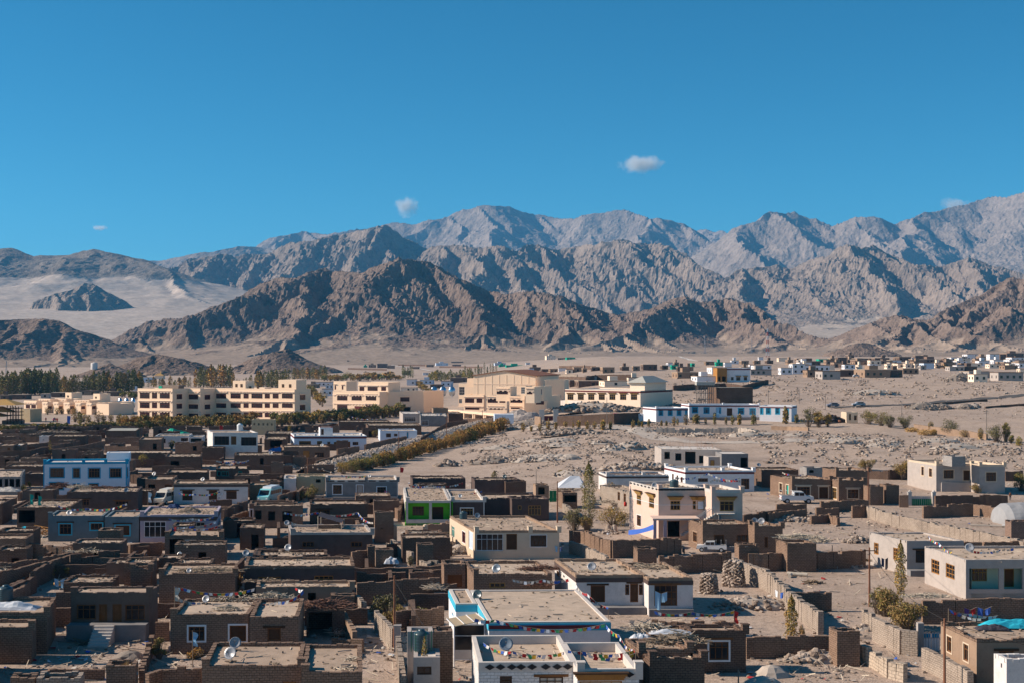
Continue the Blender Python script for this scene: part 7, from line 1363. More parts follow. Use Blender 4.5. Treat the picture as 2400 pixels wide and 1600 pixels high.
# ------------------------------------------------------------------ vehicles
def vehicle(label, kind, x, y, head, body, s=1.0, body2=None, at=None):
    """head: direction the nose points, degrees from +X towards +Y"""
    b = at if at is not None else G(sx(x), sy(y)); root = thing({'van': 'minibus', 'pickup': 'pickup_truck', 'truck': 'lorry', 'car': 'parked_car'}[kind], label, {'van': 'van', 'pickup': 'pickup', 'truck': 'truck', 'car': 'car'}[kind], b, R(head)); root.scale = (s, s, s); ORG[root.name] = Vector((0, 0, 0))
    V = lambda a, c, z: Vector((a, c, z))
    def pr(poly, w, name, mat, par=root, y0=None): return MB().prism([V(a, -w / 2 if y0 is None else y0, z) for a, z in poly], (0, w, 0)).build(name, mat, par)
    if kind == 'van':
        bd = pr([(-2.5, .45), (2.2, .45), (2.45, .6), (2.5, 1.05), (2.1, 1.25), (1.55, 2.0), (1.2, 2.12), (-2.3, 2.15), (-2.5, 1.9)], 1.8, 'body', body); pr([(-2.2, 2.15), (1.1, 2.12), (.8, 2.42), (-1.9, 2.45)], 1.4, 'raised_roof', body2 or body)
        L, wy, wr, ax = 2.5, .9, .36, (1.6, -1.5); wins = [(-2.2 + .75 * i, -1.55 + .75 * i, 1.3, 1.85) for i in range(5)]; ws = [(2.06, 1.28), (1.6, 1.95)]
    elif kind == 'car':
        bd = pr([(-2.1, .4), (2.0, .4), (2.15, .6), (2.1, .85), (1.2, .98), (.45, 1.5), (-1.3, 1.52), (-2.0, 1.0), (-2.15, .8)], 1.7, 'body', body)
        L, wy, wr, ax = 2.1, .85, .32, (1.35, -1.3); wins = [(-1.35, -.45, 1.02, 1.42), (-.38, .55, 1.02, 1.42)]; ws = [(1.1, 1.02), (.5, 1.46)]
    elif kind == 'pickup':
        bd = pr([(-2.4, .5), (2.3, .5), (2.4, .7), (2.35, 1.05), (1.3, 1.15), (.85, 1.75), (-.5, 1.78), (-.55, 1.15), (-2.4, 1.15)], 1.75, 'body', body)
        L, wy, wr, ax = 2.4, .88, .38, (1.6, -1.55); wins = [(-.4, .18, 1.2, 1.66), (.26, .95, 1.2, 1.62)]; ws = [(1.22, 1.2), (.9, 1.7)]
        MB().box((-2.3, -.8, 1.151), (1.7, 0, 0), (0, 1.6, 0), (0, 0, .05)).build('bed_floor', 'dark_cement', root); m = MB()
        for a in (-2.3, -1.5, -.7): m.tube((a, -.82, 1.15), (a, -.82, 1.9), .03, 4).tube((a, .82, 1.15), (a, .82, 1.9), .03, 4).tube((a, -.82, 1.9), (a, .82, 1.9), .03, 4)
        m.build('roll_bars', 'steel', root)
    else:
        bd = pr([(1.6, .7), (3.5, .7), (3.6, 1.0), (3.55, 1.6), (3.2, 1.75), (2.95, 2.6), (1.6, 2.65)], 2.2, 'cab', body); L, wy, wr, ax = 3.5, 1.1, .5, (2.7, -1.6, -2.6); wins = [(1.85, 2.85, 1.75, 2.4)]; ws = [(3.22, 1.8), (2.98, 2.5)]
        MB().box((-3.6, -1.15, .95), (5.05, 0, 0), (0, 2.3, 0), (0, 0, .12)).box((-3.6, -1.15, 1.07), (5.05, 0, 0), (0, .08, 0), (0, 0, .9)).box((-3.6, 1.07, 1.07), (5.05, 0, 0), (0, .08, 0), (0, 0, .9)).box((-3.6, -1.07, 1.07), (.08, 0, 0), (0, 2.14, 0), (0, 0, .9)).box((1.37, -1.07, 1.07), (.08, 0, 0), (0, 2.14, 0), (0, 0, 1.3)).build('cargo_bed', 'old_wood', root); MB().box((-3.4, -.35, .6), (6.6, 0, 0), (0, .7, 0), (0, 0, .34)).build('chassis', 'black_paint', root)
    for sgn in (-1, 1):
        for (a0, a1, z0, z1) in wins: MB().box((a0, sgn * wy - (.008 if sgn > 0 else .017), z0), (a1 - a0, 0, 0), (0, .025, 0), (0, 0, z1 - z0)).build('window', 'glass', root)
        for a in ax:
            w_ = MB().tube((a, sgn * (wy + .02), wr), (a, sgn * (wy - .22), wr), wr, 14).build('wheel', 'tyre', root); MB().tube((a, sgn * (wy + .035), wr), (a, sgn * (wy - .1), wr), wr * .55, 10).build('rim', 'steel', w_)
        hx = 3.58 if kind == 'truck' else L - .02; MB().box((hx - .03, sgn * wy * .72 - .12, 1.2 if kind == 'truck' else .72), (.05, 0, 0), (0, .24, 0), (0, 0, .16)).build('headlight', 'cloth_white', root); MB().box((-L - .05 if kind != 'truck' else -3.63, sgn * wy * .8 - .08, .8), (.05, 0, 0), (0, .16, 0), (0, 0, .2)).build('tail_light', 'red_paint', root)
    (a, z0), (a2, z1) = ws; d = .02; MB().face([(a + d, -wy * .86, z0), (a + d, wy * .86, z0), (a2 + d, wy * .8, z1), (a2 + d, -wy * .8, z1)]).build('windscreen', 'glass', root)
    if kind != 'truck': MB().box((L - .06, -wy, .45), (.12, 0, 0), (0, 2 * wy, 0), (0, 0, .16)).box((-L - .08, -wy, .45), (.12, 0, 0), (0, 2 * wy, 0), (0, 0, .16)).build('bumper', 'dark_cement', root)
    return root
crop('m2'); vehicle('white and turquoise minibus with a raised roof parked behind the wall', 'van', 125, 530, 256, 'car_turquoise', 1.08, 'car_white')
crop('m4'); vehicle('white double cab pickup with an open bed beside the broken wall', 'pickup', 262, 540, 0, 'car_white', 1.05)
crop('e3'); vehicle('old red lorry with a wooden cargo bed on the school drive', 'truck', 115, 755, 0, 'car_red', 1.1)
crop('e4'); vehicle('dark grey hatchback driving on the road', 'car', 325, 690, 182, 'car_grey'); vehicle('silver estate car driving on the road', 'car', 598, 682, 182, 'car_silver', 1.05); vehicle('orange lorry parked among the far houses', 'truck', 1475, 282, 0, 'car_orange', .9); vehicle('white car parked among the far boulders', 'car', 580, 377, 0, 'car_white', .95); vehicle('white van parked at the near far houses', 'van', 760, 372, 0, 'car_white', .8)
crop('m1'); vehicle('beige van parked beside the tattered flags', 'van', 1525, 545, 258, 'car_beige')
crop('e1'); vehicle('pale blue car parked in the walled field', 'car', 1245, 553, 180, 'car_silver'); vehicle('white car in the junk yard by the shed', 'car', 1780, 345, 180, 'car_white')
crop('m3'); vehicle('white pickup in the yard of the mud brick house', 'pickup', 1835, 985, 170, 'car_white', .75)
crop('m3'); b = G(sx(1575), sy(1000)); mc = th('motorcycle', 'dark motorcycle leaning by the mud brick house wall', 'motorcycle', b)
for dy in (-.6, .6): MB().lathe(b + Vector((0, dy, .3)), [(.3, -.05), (.3, .05), (.2, .05), (.2, -.05), (.3, -.05)], 14, 0, Vector((1, 0, 0))).build('wheel', 'tyre', mc)
MB().box(b + Vector((-.14, -.35, .45)), (.28, 0, 0), (0, .75, 0), (0, 0, .3)).box(b + Vector((-.13, .0, .75)), (.26, 0, 0), (0, .6, 0), (0, 0, .12)).build('body', 'black_paint', mc); MB().tube(b + Vector((0, -.6, .3)), b + Vector((0, -.4, 1.0)), .04, 5).tube(b + Vector((-.35, -.38, 1.02)), b + Vector((.35, -.38, 1.02)), .025, 5).build('handlebar', 'steel', mc)
# ------------------------------------------------------------------ people
def person(label, x, y, hgt, top, bottom, bend=0., rz=0., name='person', group=None, at=None):
    """one skinned body; bend: radians the trunk leans forward"""
    b = at if at is not None else G(sx(x), sy(y)); k = hgt / 1.7; me = bpy.data.meshes.new('person'); q = math.sin(bend), math.cos(bend)
    tr = lambda u, v, w: Vector((u, -(w - .92) * q[0] + v * q[1], .92 + (w - .92) * q[1] + v * q[0])) if w > .92 else Vector((u, v, w))
    J = [tr(0, 0, .93), tr(0, 0, 1.15), tr(0, 0, 1.40), tr(0, -.01, 1.52), tr(0, -.03, 1.62), tr(0, -.02, 1.70), tr(-.19, 0, 1.40), tr(-.27, -.02, 1.12), tr(-.26, -.10, .90), tr(.19, 0, 1.40), tr(.27, -.02, 1.12), tr(.26, -.10, .90), (-.10, 0, .86), (-.11, -.02, .48), (-.11, .02, .08), (-.11, -.14, .03), (.10, 0, .86), (.11, -.02, .48), (.11, .02, .08), (.11, -.14, .03)]
    E = [(0, 1), (1, 2), (2, 3), (3, 4), (4, 5), (2, 6), (6, 7), (7, 8), (2, 9), (9, 10), (10, 11), (0, 12), (12, 13), (13, 14), (14, 15), (0, 16), (16, 17), (17, 18), (18, 19)]
    rad = [.17, .15, .17, .06, .10, .08, .075, .05, .04, .075, .05, .04, .11, .075, .05, .04, .11, .075, .05, .04]
    me.from_pydata([tuple(Vector(j) * k) for j in J], E, []); o = bpy.data.objects.new('person', me); link(o)
    sk = o.modifiers.new('s', 'SKIN'); sv = me.skin_vertices[0].data
    for i, r_ in enumerate(rad): sv[i].radius = (r_ * k, r_ * k)
    sv[0].use_root = True; ss = o.modifiers.new('d', 'SUBSURF'); ss.levels = ss.render_levels = 1
    dg = bpy.context.evaluated_depsgraph_get(); m2 = bpy.data.meshes.new_from_object(o.evaluated_get(dg)); bpy.data.objects.remove(o)
    for m_ in ('skin', top, bottom, 'black_paint'): m2.materials.append(M[m_])
    for p in m2.polygons:
        c = p.center / k; w = .92 + (-(c.y) * q[0] + (c.z - .92) * q[1]) if c.z > .8 or bend > .5 and c.y < -.2 else c.z
        p.material_index = 2 if w < .92 and abs(c.x) < .24 else (3 if w > 1.66 else (0 if w > 1.47 else 1)); p.use_smooth = True
    o = link(bpy.data.objects.new(name, m2)); o.location = b; o.rotation_euler = (0, 0, rz); tag(o, label, 'person', group); return o
crop('b4'); person('person bending down in a dark shawl and bright pink trousers', 945, 678, 1.55, 'brown_leaf', 'cloth_pink', .95, .4)
crop('m4'); person('person in brown clothes sitting up on the yard wall', 2225, 515, 1.3, 'rust', 'dark_cloth')
crop('m2'); person('person in a pale shawl squatting before the dark grey house', 1095, 520, 1.2, 'cloth_white', 'cloth_navy', .3)
crop('e6')
for x, y, lab, c in ((632, 870, 'person in red standing alone beside the school ground wall', 'cloth_red'), (748, 868, 'taller person in dark blue among the group on the school ground', 'cloth_navy'), (770, 875, 'person in maroon among the group on the school ground', 'maroon_paint'), (735, 880, 'person in pink sitting at the edge of the school ground', 'cloth_pink'), (790, 878, 'person in a red robe standing beside the group', 'cloth_red')): person(lab, x, y, 1.7, c, c if 'robe' in lab else 'dark_cloth')
# ------------------------------------------------------------------ roof things: dishes, tanks, tarpaulins, flags, washing
for cr, lab, x, y, z, s_, m_ in (('b1', 'grey dish standing among firewood on the flag mast roof', 1895, 402, 3.0, 1.2, 'dish_grey'), ('b1', 'upper white dish on the broad mud brick roof', 2162, 806, 3.1, 1.5, 'dish_grey'), ('b1', 'lower white dish leaning on planks on the broad roof', 2120, 902, 3.1, 1.6, 'dish_grey'), ('b1', 'small dish among the brushwood on the roof edge', 1738, 140, 2.9, .9, 'dish_grey'), ('m1', 'dark round dish with lettering on the curtain outhouse wall', 1652, 1012, 1.6, 1.1, 'dish_dark'), ('m1', 'white dish on the blue house roof', 640, 628, 3.1, 1.4, 'dish_grey'), ('m1', 'grey dish on the charcoal rendered roof', 1162, 420, 3.0, 1.3, 'dish_dark'), ('m1', 'white dish behind the van', 1418, 272, 2.9, 1.4, 'dish_grey'), ('m1', 'grey dish on the long whitewashed house', 1865, 322, 3.1, 1.3, 'dish_grey'), ('m1', 'grey dish on the gravel roof corner', 2262, 1000, 3.0, 1.3, 'dish_dark'), ('b2', 'dark dish on the mud roof beside the cream house', 2212, 122, 2.8, 1.6, 'dish_dark'), ('b2', 'black dish on the turquoise trimmed house', 2035, 365, 3.1, 1.6, 'tank_dark'), ('b2', 'blue grey dish on the white block house', 2298, 818, 3.1, 1.8, 'dish_dark'), ('b3', 'silver dish on the whitewashed house roof', 734, 105, 3.2, 1.6, 'dish_grey'), ('m2', 'white dish standing against the dark plastered house', 297, 948, 3.0, 1.4, 'dish_grey'), ('m2', 'grey dish on the dark plastered roof', 285, 722, 3.1, 1.2, 'dish_grey'), ('m2', 'dark dish on the charcoal house roof', 1878, 475, 3.1, 1.1, 'dish_dark'), ('m2', 'grey dish on the cream house roof', 2035, 655, 3.1, 1.3, 'dish_dark'), ('m2', 'small dish on the white patterned roof', 1045, 292, 3.1, 1.0, 'dish_grey'), ('m2', 'small dish behind the green porch roof', 1465, 382, 3.1, 1.1, 'dish_dark'), ('m2', 'dark dish on the house behind the small poplar', 2285, 295, 2.9, 1.3, 'tank_dark'), ('m3', 'white dish on the pink house roof', 1314, 378, 6.4, 1.6, 'dish_grey'), ('m3', 'left white dish of a pair on the mud brick house', 2232, 708, 3.0, 1.6, 'dish_grey'), ('m3', 'right white dish of a pair on the mud brick house', 2294, 706, 3.0, 1.5, 'dish_grey'), ('m4', 'silver dish on the orange framed house roof', 1852, 950, 3.6, 1.7, 'dish_grey'), ('f3', 'dark dish on the wall beside the unfinished house', 2268, 1052, 3.2, 1.4, 'dish_dark'), ('e2', 'grey dish on the littered dark roof', 1382, 468, 2.9, 1.6, 'dish_grey'), ('e2', 'dark dish on the orange door house', 2090, 362, 2.8, 1.4, 'dish_dark'), ('e2', 'white dish leaning by the glazed verandah', 540, 300, 2.7, 1.3, 'dish_grey'), ('f2', 'left white dish on the dark grey block house', 1668, 590, 3.4, 1.5, 'dish_grey'), ('f2', 'right white dish on the dark grey block house', 1700, 588, 3.4, 1.6, 'dish_grey'), ('f2', 'white dish on the grey cement porch house', 1498, 566, 3.2, 1.4, 'dish_grey')):
    crop(cr); dish(lab, x, y, z, s_ * .55, m_, rnd.uniform(-.5, .1), rnd.uniform(.45, .65))
crop('b1'); tank('dark plastic water tank on the roof with white sheeting', 52, 418, 3.05, .62, 1.25); tarp('white and blue sheeting heaped on the tank house roof', 100, 490, 3.05, 4.6, 1.7, .7, 'tarp_white', seed=3)
crop('b2'); tank('dark green caged water tank on the grey porch roof', 1520, 885, 2.8, .58, 1.5); g = P(sx(1520), sy(885), 2.8); m = MB()
for i in range(6): a = i * 1.047; m.tube(g + Vector((math.cos(a), math.sin(a), 0)) * .72, g + Vector((math.cos(a) * .72, math.sin(a) * .72, 1.5)), .03, 4)
one('tank_cage', m, 'green_metal', 'green bars standing around the porch water tank', 'cage', g)
crop('e2'); tank('white plastic drum on the pale two storey house', 955, 168, 5.8, .75, 1.7, 'car_white'); crop('m3'); tank('dark green tank beside the unfinished house', 1548, 148, 1.6, .8, 1.2, 'green_metal'); tank('round dark tank on the pink house roof', 1490, 395, 6.4, .6, 1.0)
crop('m2'); tank('black drum on the cream house roof', 1905, 690, 3.1, .5, 1.0)
for cr, lab, x, y, z, w_, d_, h_, m_, sd in (('b3', 'white sheeting hanging over the sagging roof', 1450, 715, 3.1, 3.2, 1.0, .35, 'tarp_white', 5), ('b3', 'silver sheeting bundle among the logs', 1180, 775, 3.3, 1.6, .9, .6, 'tarp_white', 8), ('b4', 'crumpled bright cyan tarpaulin on the two window roof', 2230, 655, 3.2, 4.6, 1.6, .7, 'tarp_cyan', 2), ('b4', 'dark clothes and scrap heaped beside the cyan tarpaulin', 2060, 680, 3.2, 2.6, 1.0, .45, 'dark_cloth', 12), ('e2', 'green tarpaulin over a heap by the whitewashed house', 85, 290, None, 9, 6, 3.4, 'tarp_green', 4), ('e2', 'blue tarpaulin on a shed left of the orange door house', 1505, 445, 1.5, 5.2, 3, 1.0, 'tarp_blue', 6), ('m1', 'grey and white sheeting over the junk heap', 60, 430, 1.0, 4.5, 2, .8, 'cloth_faded', 9), ('m1', 'turquoise sheet on a junk heap', 235, 785, 1.0, 2.2, 1.2, .5, 'tarp_cyan', 7), ('m1', 'dark blue bundle on the lilac roof', 1600, 590, 3.3, 2.0, 1.2, .8, 'cloth_navy', 3), ('m1', 'brown heap of dung cakes on the lilac roof', 1740, 625, 3.3, 3.0, 1.4, .8, 'bark', 13), ('b2', 'blue grey sack on the rock pile', 1245, 75, 1.6, 1.6, 1.0, .8, 'tarp_white', 14), ('e5', 'grey tarpaulin cone in the school yard', 1060, 850, None, 15, 7, 4.0, 'grey_cement', 15), ('m3', 'white cloth bundle by the thicket', 960, 590, .6, 1.2, .8, .9, 'cloth_white', 16), ('e1', 'white and blue plastic waste in the junk yard', 160, 970, None, 5, 2.4, .6, 'cloth_faded', 17)):
    crop(cr); tarp(lab, x, y, z, w_, d_, h_, m_, seed=sd)
crop('m4'); b = G(sx(2265), sy(745)); mb = MB(); n = 14; k = b.y / F / 3.92; g_ = {}
for i in range(n + 1):
    for j in range(n + 1): a = math.pi * i / n; v = j / n; rr_ = 1.0 if v > .18 else math.sqrt(max(0, 1 - ((.18 - v) / .18) ** 2)); g_[i, j] = b + Vector((-125 * k + v * 12, -math.cos(a) * 4 * rr_ + 3, math.sin(a) * 185 * k * rr_ * (1 + .05 * float(perlin(i * .7, j * .9)))))
for i in range(n):
    for j in range(n): mb.face([g_[i, j], g_[i + 1, j], g_[i + 1, j + 1], g_[i, j + 1]])
one('plastic_greenhouse', mb, 'plastic_film', 'domed greenhouse of crinkled clear plastic sheeting', 'greenhouse', b)
# tent
crop('m3'); b = G(sx(545), sy(540)); k = b.y / F / 3.92; tn = th('canvas_tent', 'pale blue peaked canvas awning on poles', 'tent', b); m = MB(); c4 = [b + Vector((u * k, v, (540 - y_) * k)) for u, v, y_ in ((-130, -2.5, 385), (115, -2.5, 385), (130, 3.5, 378), (-115, 3.5, 376))]; r0, r1 = b + Vector((-5 * k, .4, 250 * k)), b + Vector((75 * k, .6, 246 * k))
m.face([c4[0], c4[1], r1, r0]).face([c4[1], c4[2], r1]).face([c4[2], c4[3], r0, r1]).face([c4[3], c4[0], r0]).build('canopy', 'tarp_white', tn)
for c_ in c4: MB().tube(Vector((c_.x, c_.y, b.z - .2)), c_, .06, 5).build('pole', 'old_wood', tn)
# prayer flags
for cr, lab, pts, fd in (('b1', 'colourful prayer flags strung along the flag mast house', [(1605, 290, 4.4), (1680, 300, 4.3), (2345, 302, 4.2)], 0), ('b1', 'faded flag garland drooping over the flag mast roof', [(1605, 300, 4.4), (1650, 395, 3.6), (1760, 430, 3.2), (1895, 425, 3.2)], 1), ('b2', 'blue and green torn flags hanging off the round stick pen', [(-90, 430, 3.2), (200, 425, 3.3), (345, 395, 3.6), (435, 315, 4.2), (360, 295, 4.2)], 1), ('b2', 'prayer flags along the near edge of the turquoise house', [(2010, 580, 3.9), (2200, 590, 3.7), (3210, 630, 3.6)], 0), ('b2', 'prayer flags across the white block house roof', [(2085, 800, 3.6), (2350, 880, 3.5), (2860, 880, 3.5)], 0), ('b3', 'lower prayer flags over the projecting block room', [(510, 870, 3.8), (640, 880, 3.8), (1130, 870, 3.8)], 0), ('b3', 'second cord of prayer flags over the projecting block room', [(640, 885, 3.7), (860, 940, 3.3), (1130, 900, 3.6)], 0), ('b3', 'prayer flags slanting down from the turquoise house corner', [(865, 640, 3.9), (985, 730, 3.6), (1120, 860, 3.6)], 0), ('b3', 'prayer flags strung low across the sunny yard', [(1300, 510, 1.9), (1650, 520, 1.9), (2045, 508, 2.0)], 0), ('b3', 'white flags slanting from the whitewashed house to its yard post', [(590, 270, 3.2), (690, 350, 3.0), (890, 480, 2.2)], 1), ('b3', 'pale flags on the mud roof left of the whitewashed house', [(0, 220, 3.4), (280, 222, 3.4), (520, 215, 3.5)], 1), ('m1', 'bright prayer flags above the blue house', [(530, 560, 4.2), (800, 585, 3.6), (1165, 540, 4.4)], 0), ('m1', 'lower prayer flags above the blue house', [(720, 590, 3.5), (960, 590, 3.5), (1270, 590, 3.5)], 0), ('m1', 'white garlands across the lilac house front', [(1545, 680, 3.9), (1760, 678, 3.8), (1970, 660, 4.1)], 1), ('m1', 'second white garland across the lilac house front', [(1545, 740, 3.3), (1760, 750, 3.2), (1985, 705, 3.7)], 1), ('m1', 'third white garland sagging before the lilac house', [(1550, 760, 3.2), (1800, 772, 3.1), (2030, 735, 3.4)], 1), ('m1', 'prayer flags between poles before the whitewashed house', [(1640, 440, 3.4), (1780, 452, 3.3), (2025, 430, 3.6)], 0), ('m1', 'pale flags slanting down beside the whitewashed house', [(2040, 440, 3.6), (1940, 510, 3.2), (1800, 560, 2.8)], 1), ('e2', 'white flags on the gravel roof with turquoise posts', [(630, 575, 4.0), (860, 582, 3.9), (1085, 565, 4.1)], 1), ('e2', 'lower white flags on the gravel roof with turquoise posts', [(780, 625, 3.6), (900, 600, 3.8), (1080, 572, 4.1)], 1), ('m2', 'faded flags on the green porch roof', [(1400, 370, 4.2), (1600, 372, 4.0), (1900, 350, 4.2)], 1), ('m2', 'bright flags low on the green porch roof', [(1450, 440, 3.5), (1750, 440, 3.5), (2080, 425, 3.6)], 0), ('m2', 'white tufted cord on poles before the dented parapet house', [(260, 622, 3.9), (555, 622, 3.9), (935, 622, 3.9), (1075, 715, 3.2)], 1), ('m2', 'second tufted cord on the dark plastered roof', [(320, 715, 3.6), (600, 728, 3.4), (1020, 712, 3.5)], 1), ('m2', 'small flags on the white patterned house', [(780, 280, 3.9), (900, 292, 3.7), (1010, 285, 3.8)], 0), ('m3', 'faded prayer flags draped over the pink house roof', [(1500, 300, 8.0), (1800, 262, 8.4), (2100, 330, 7.6)], 1), ('m3', 'second faded flag cord on the pink house', [(1620, 390, 6.9), (1850, 320, 7.6), (2095, 305, 7.8)], 1), ('m4', 'prayer flags from the grey roof to the orange framed house', [(1470, 835, 4.8), (1570, 900, 4.5), (1690, 985, 4.1)], 0), ('m4', 'flags along the back of the orange framed house', [(1860, 970, 4.1), (2150, 962, 4.1), (2260, 950, 4.2)], 1), ('m4', 'white flag cord on the pickup house', [(100, 225, 4.2), (190, 272, 3.6), (330, 270, 3.6)], 1), ('b4', 'twisted pale flag cord above the washing', [(1660, 492, 4.3), (1780, 545, 3.9), (1965, 580, 3.7)], 1), ('b4', 'second twisted flag cord above the washing', [(1660, 492, 4.3), (1880, 540, 3.9), (2115, 552, 3.8)], 1), ('f2', 'orange and white flag cord below the hedge', [(875, 605, 4.5), (1060, 625, 3.9), (1230, 598, 4.6)], 0)):
    crop(cr); flags(lab, pts, bool(fd))
for cr, lab, pts, ms, sz in (('b1', 'washing line of blue shirts before the shaded wall', [(495, 210, 1.9), (610, 205, 1.9), (735, 168, 2.2)], ['cloth_sky', 'cloth_blue', 'cloth_sky'], (.55, .75)), ('b1', 'washing line of brown and white cloths', [(752, 160, 2.2), (865, 165, 2.1), (985, 160, 2.2)], ['cloth_faded', 'sticks', 'cloth_faded', 'cloth_white'], (.5, .7)), ('b4', 'washing line of purple, blue and red clothes', [(1800, 480, 1.9), (1920, 475, 1.9), (2060, 470, 2.0)], ['cloth_purple', 'cloth_navy', 'cloth_red', 'cloth_blue', 'cloth_navy'], (.6, .8)), ('b4', 'blue shirts on the line by the pale wall', [(60, 310, 2.0), (160, 335, 1.9)], ['cloth_blue', 'cloth_sky', 'cloth_white'], (.45, .8)), ('m3', 'washing line with a blue shirt before the cream house', [(265, 870, 2.2), (390, 930, 1.6), (480, 930, 1.7)], ['cloth_blue', 'cloth_navy', 'cloth_sky', 'cloth_white', 'cloth_red'], (.45, .7)), ('b3', 'white and pale blue cloths before the glazed room', [(1310, 325, 2.4), (1430, 335, 2.3)], ['cloth_white', 'cloth_sky'], (.7, 1.4)), ('m4', 'dark clothes hung on a brushwood frame', [(1040, 1040, 1.8), (1110, 1035, 1.8)], ['cloth_navy', 'dark_cloth'], (.6, 1.2))):
    crop(cr); laundry(lab, pts, ms, None, sz)
# brushwood, firewood, planks
for cr, lab, x, y, z, w_, d_, h_, n, m_, ln in (('b1', 'brushwood bundle along the roof front', 1900, 145, 3.0, 7, 1.0, .4, 160, 'sticks', (.9, 2.0)), ('b1', 'stack of split logs on the flag mast roof', 2080, 500, 3.0, 2.4, .9, .5, 90, 'pale_sticks', (.5, .9)), ('b1', 'row of upright firewood on the flag mast roof', 2150, 415, 3.0, 6, .9, .6, 150, 'pale_sticks', (.5, 1.0)), ('b2', 'circle of upright firewood on the wing roof', 130, 395, 3.0, 4.2, 1.0, .7, 220, 'pale_sticks', (.6, 1.1)), ('b2', 'brown dung cakes and twigs on the rubble roof', 150, 245, 2.5, 5, 1.0, .4, 120, 'sticks', (.5, 1.2)), ('b2', 'thick brushwood roof on the open shed', 640, 470, 2.35, 4.6, 2.2, .7, 420, 'red_sticks', (.9, 2.0)), ('b2', 'firewood leaning on the alley wall', 780, 720, .2, 1.4, 1.6, 1.0, 90, 'pale_sticks', (1.2, 2.0)), ('b2', 'pale logs piled on the gravelly wing roof', 890, 965, 3.05, 1.3, .8, .35, 26, 'pale_sticks', (.7, 1.0)), ('b2', 'row of short logs at the wing roof corner', 870, 1048, 3.05, 1.7, .6, .3, 26, 'pale_sticks', (.6, .9)), ('b2', 'bundle of branches on the yard steps', 1640, 310, 1.5, 1.8, 1.0, .7, 90, 'pale_sticks', (.9, 1.6)), ('b3', 'red twigs spread on the low mud roof', 260, 130, 2.8, 4.2, 1.0, .4, 220, 'red_sticks', (.9, 1.8)), ('b3', 'sticks laid on the yard shed', 260, 275, 1.9, 3.0, .8, .3, 110, 'red_sticks', (.8, 1.6)), ('b3', 'scrap wood heaped on the whitewashed house roof', 1250, 118, 3.2, 6, 2.0, .5, 170, 'sticks', (.5, 1.4)), ('b3', 'tall pile of gnarled branches on the storeroom', 1520, 800, 3.3, 4.0, 1.4, 1.0, 240, 'sticks', (.8, 1.8)), ('b3', 'grey branches spilling off the sagging roof', 1250, 690, 3.1, 3.0, 1.2, .8, 140, 'pale_sticks', (.9, 2.0)), ('b4', 'dry branches scattered behind the big bush', 1450, 385, 2.0, 5, 1.2, .4, 150, 'pale_sticks', (.6, 1.5)), ('m1', 'brushwood heap against the white and blue house', 560, 395, 2.6, 4.5, 1.5, .9, 220, 'red_sticks', (.9, 2.2)), ('m1', 'bundle of poles on the charcoal roof', 730, 400, 3.0, 4.2, 1.2, .6, 110, 'pale_sticks', (1.0, 2.4)), ('m1', 'second brushwood spread on the charcoal roof', 960, 402, 3.0, 4.5, 1.0, .4, 120, 'red_sticks', (.8, 1.8)), ('m1', 'planks leaning behind the blue house', 395, 830, .2, 1.6, 1.0, 1.6, 40, 'orange_wood', (1.6, 2.6)), ('m1', 'heap of planks and rubbish on the broken wall', 800, 990, 1.6, 4.5, 1.2, .6, 90, 'pale_sticks', (.8, 2.0)), ('m3', 'branches heaped under the tent', 500, 420, 1.0, 4, 1.5, .8, 110, 'sticks', (.9, 2.0)), ('m3', 'stacked branches behind the thicket', 880, 540, 1.5, 5, 2, .6, 150, 'pale_sticks', (.9, 2.0)), ('m4', 'thick layer of branches on the mud brick store', 290, 860, 3.1, 5.4, 2.0, .5, 260, 'pale_sticks', (.9, 1.8)), ('m4', 'branches spilling down beside the store', 470, 900, 1.6, 2.6, 1.5, .8, 120, 'pale_sticks', (.9, 1.6)), ('m4', 'brown straw heap on the brush frame', 830, 1075, .6, 2.6, 1.2, .8, 160, 'straw', (.5, 1.1)), ('b4', 'gnarled stump and roots lying in the lane yard', 410, 260, None, 1.8, .9, .7, 40, 'old_wood', (.6, 1.4)), ('e1', 'fence of branches below the hedge', 800, 190, 1.5, 14, 1.2, .9, 160, 'pale_sticks', (1.0, 2.4)), ('b1', 'planks lying in the shaded yard', 760, 815, None, 3.4, .8, .15, 12, 'old_wood', (2.2, 3.4)), ('b1', 'huge brushwood heap beside the square cement post', 40, 215, .5, 5, 2, 1.6, 240, 'pale_sticks', (1.2, 2.6))):
    crop(cr); brush(lab, x, y, z, w_, d_, h_, n, m_, ln=ln, rr=.03 if m_ != 'old_wood' else .06)
for cr, lab, x, y, an, ln in (('b4', 'short sawn log lying by the pale wall', 270, 190, -.4, 2.2), ('b4', 'round log end beside the sawn log', 205, 200, 1.2, 1.2), ('m4', 'pale plank lying in the plastic greenhouse yard', 2050, 760, -.25, 5.5)):
    crop(cr); g = G(sx(x), sy(y)); e = Vector((math.cos(an), math.sin(an), 0)) * ln / 2; one('log', MB().tube(g - e + UP * .2, g + e + UP * .2, .22 if ln < 3 else .09, 9, .17 if ln < 3 else .09), 'pale_bark', lab, 'log', g)
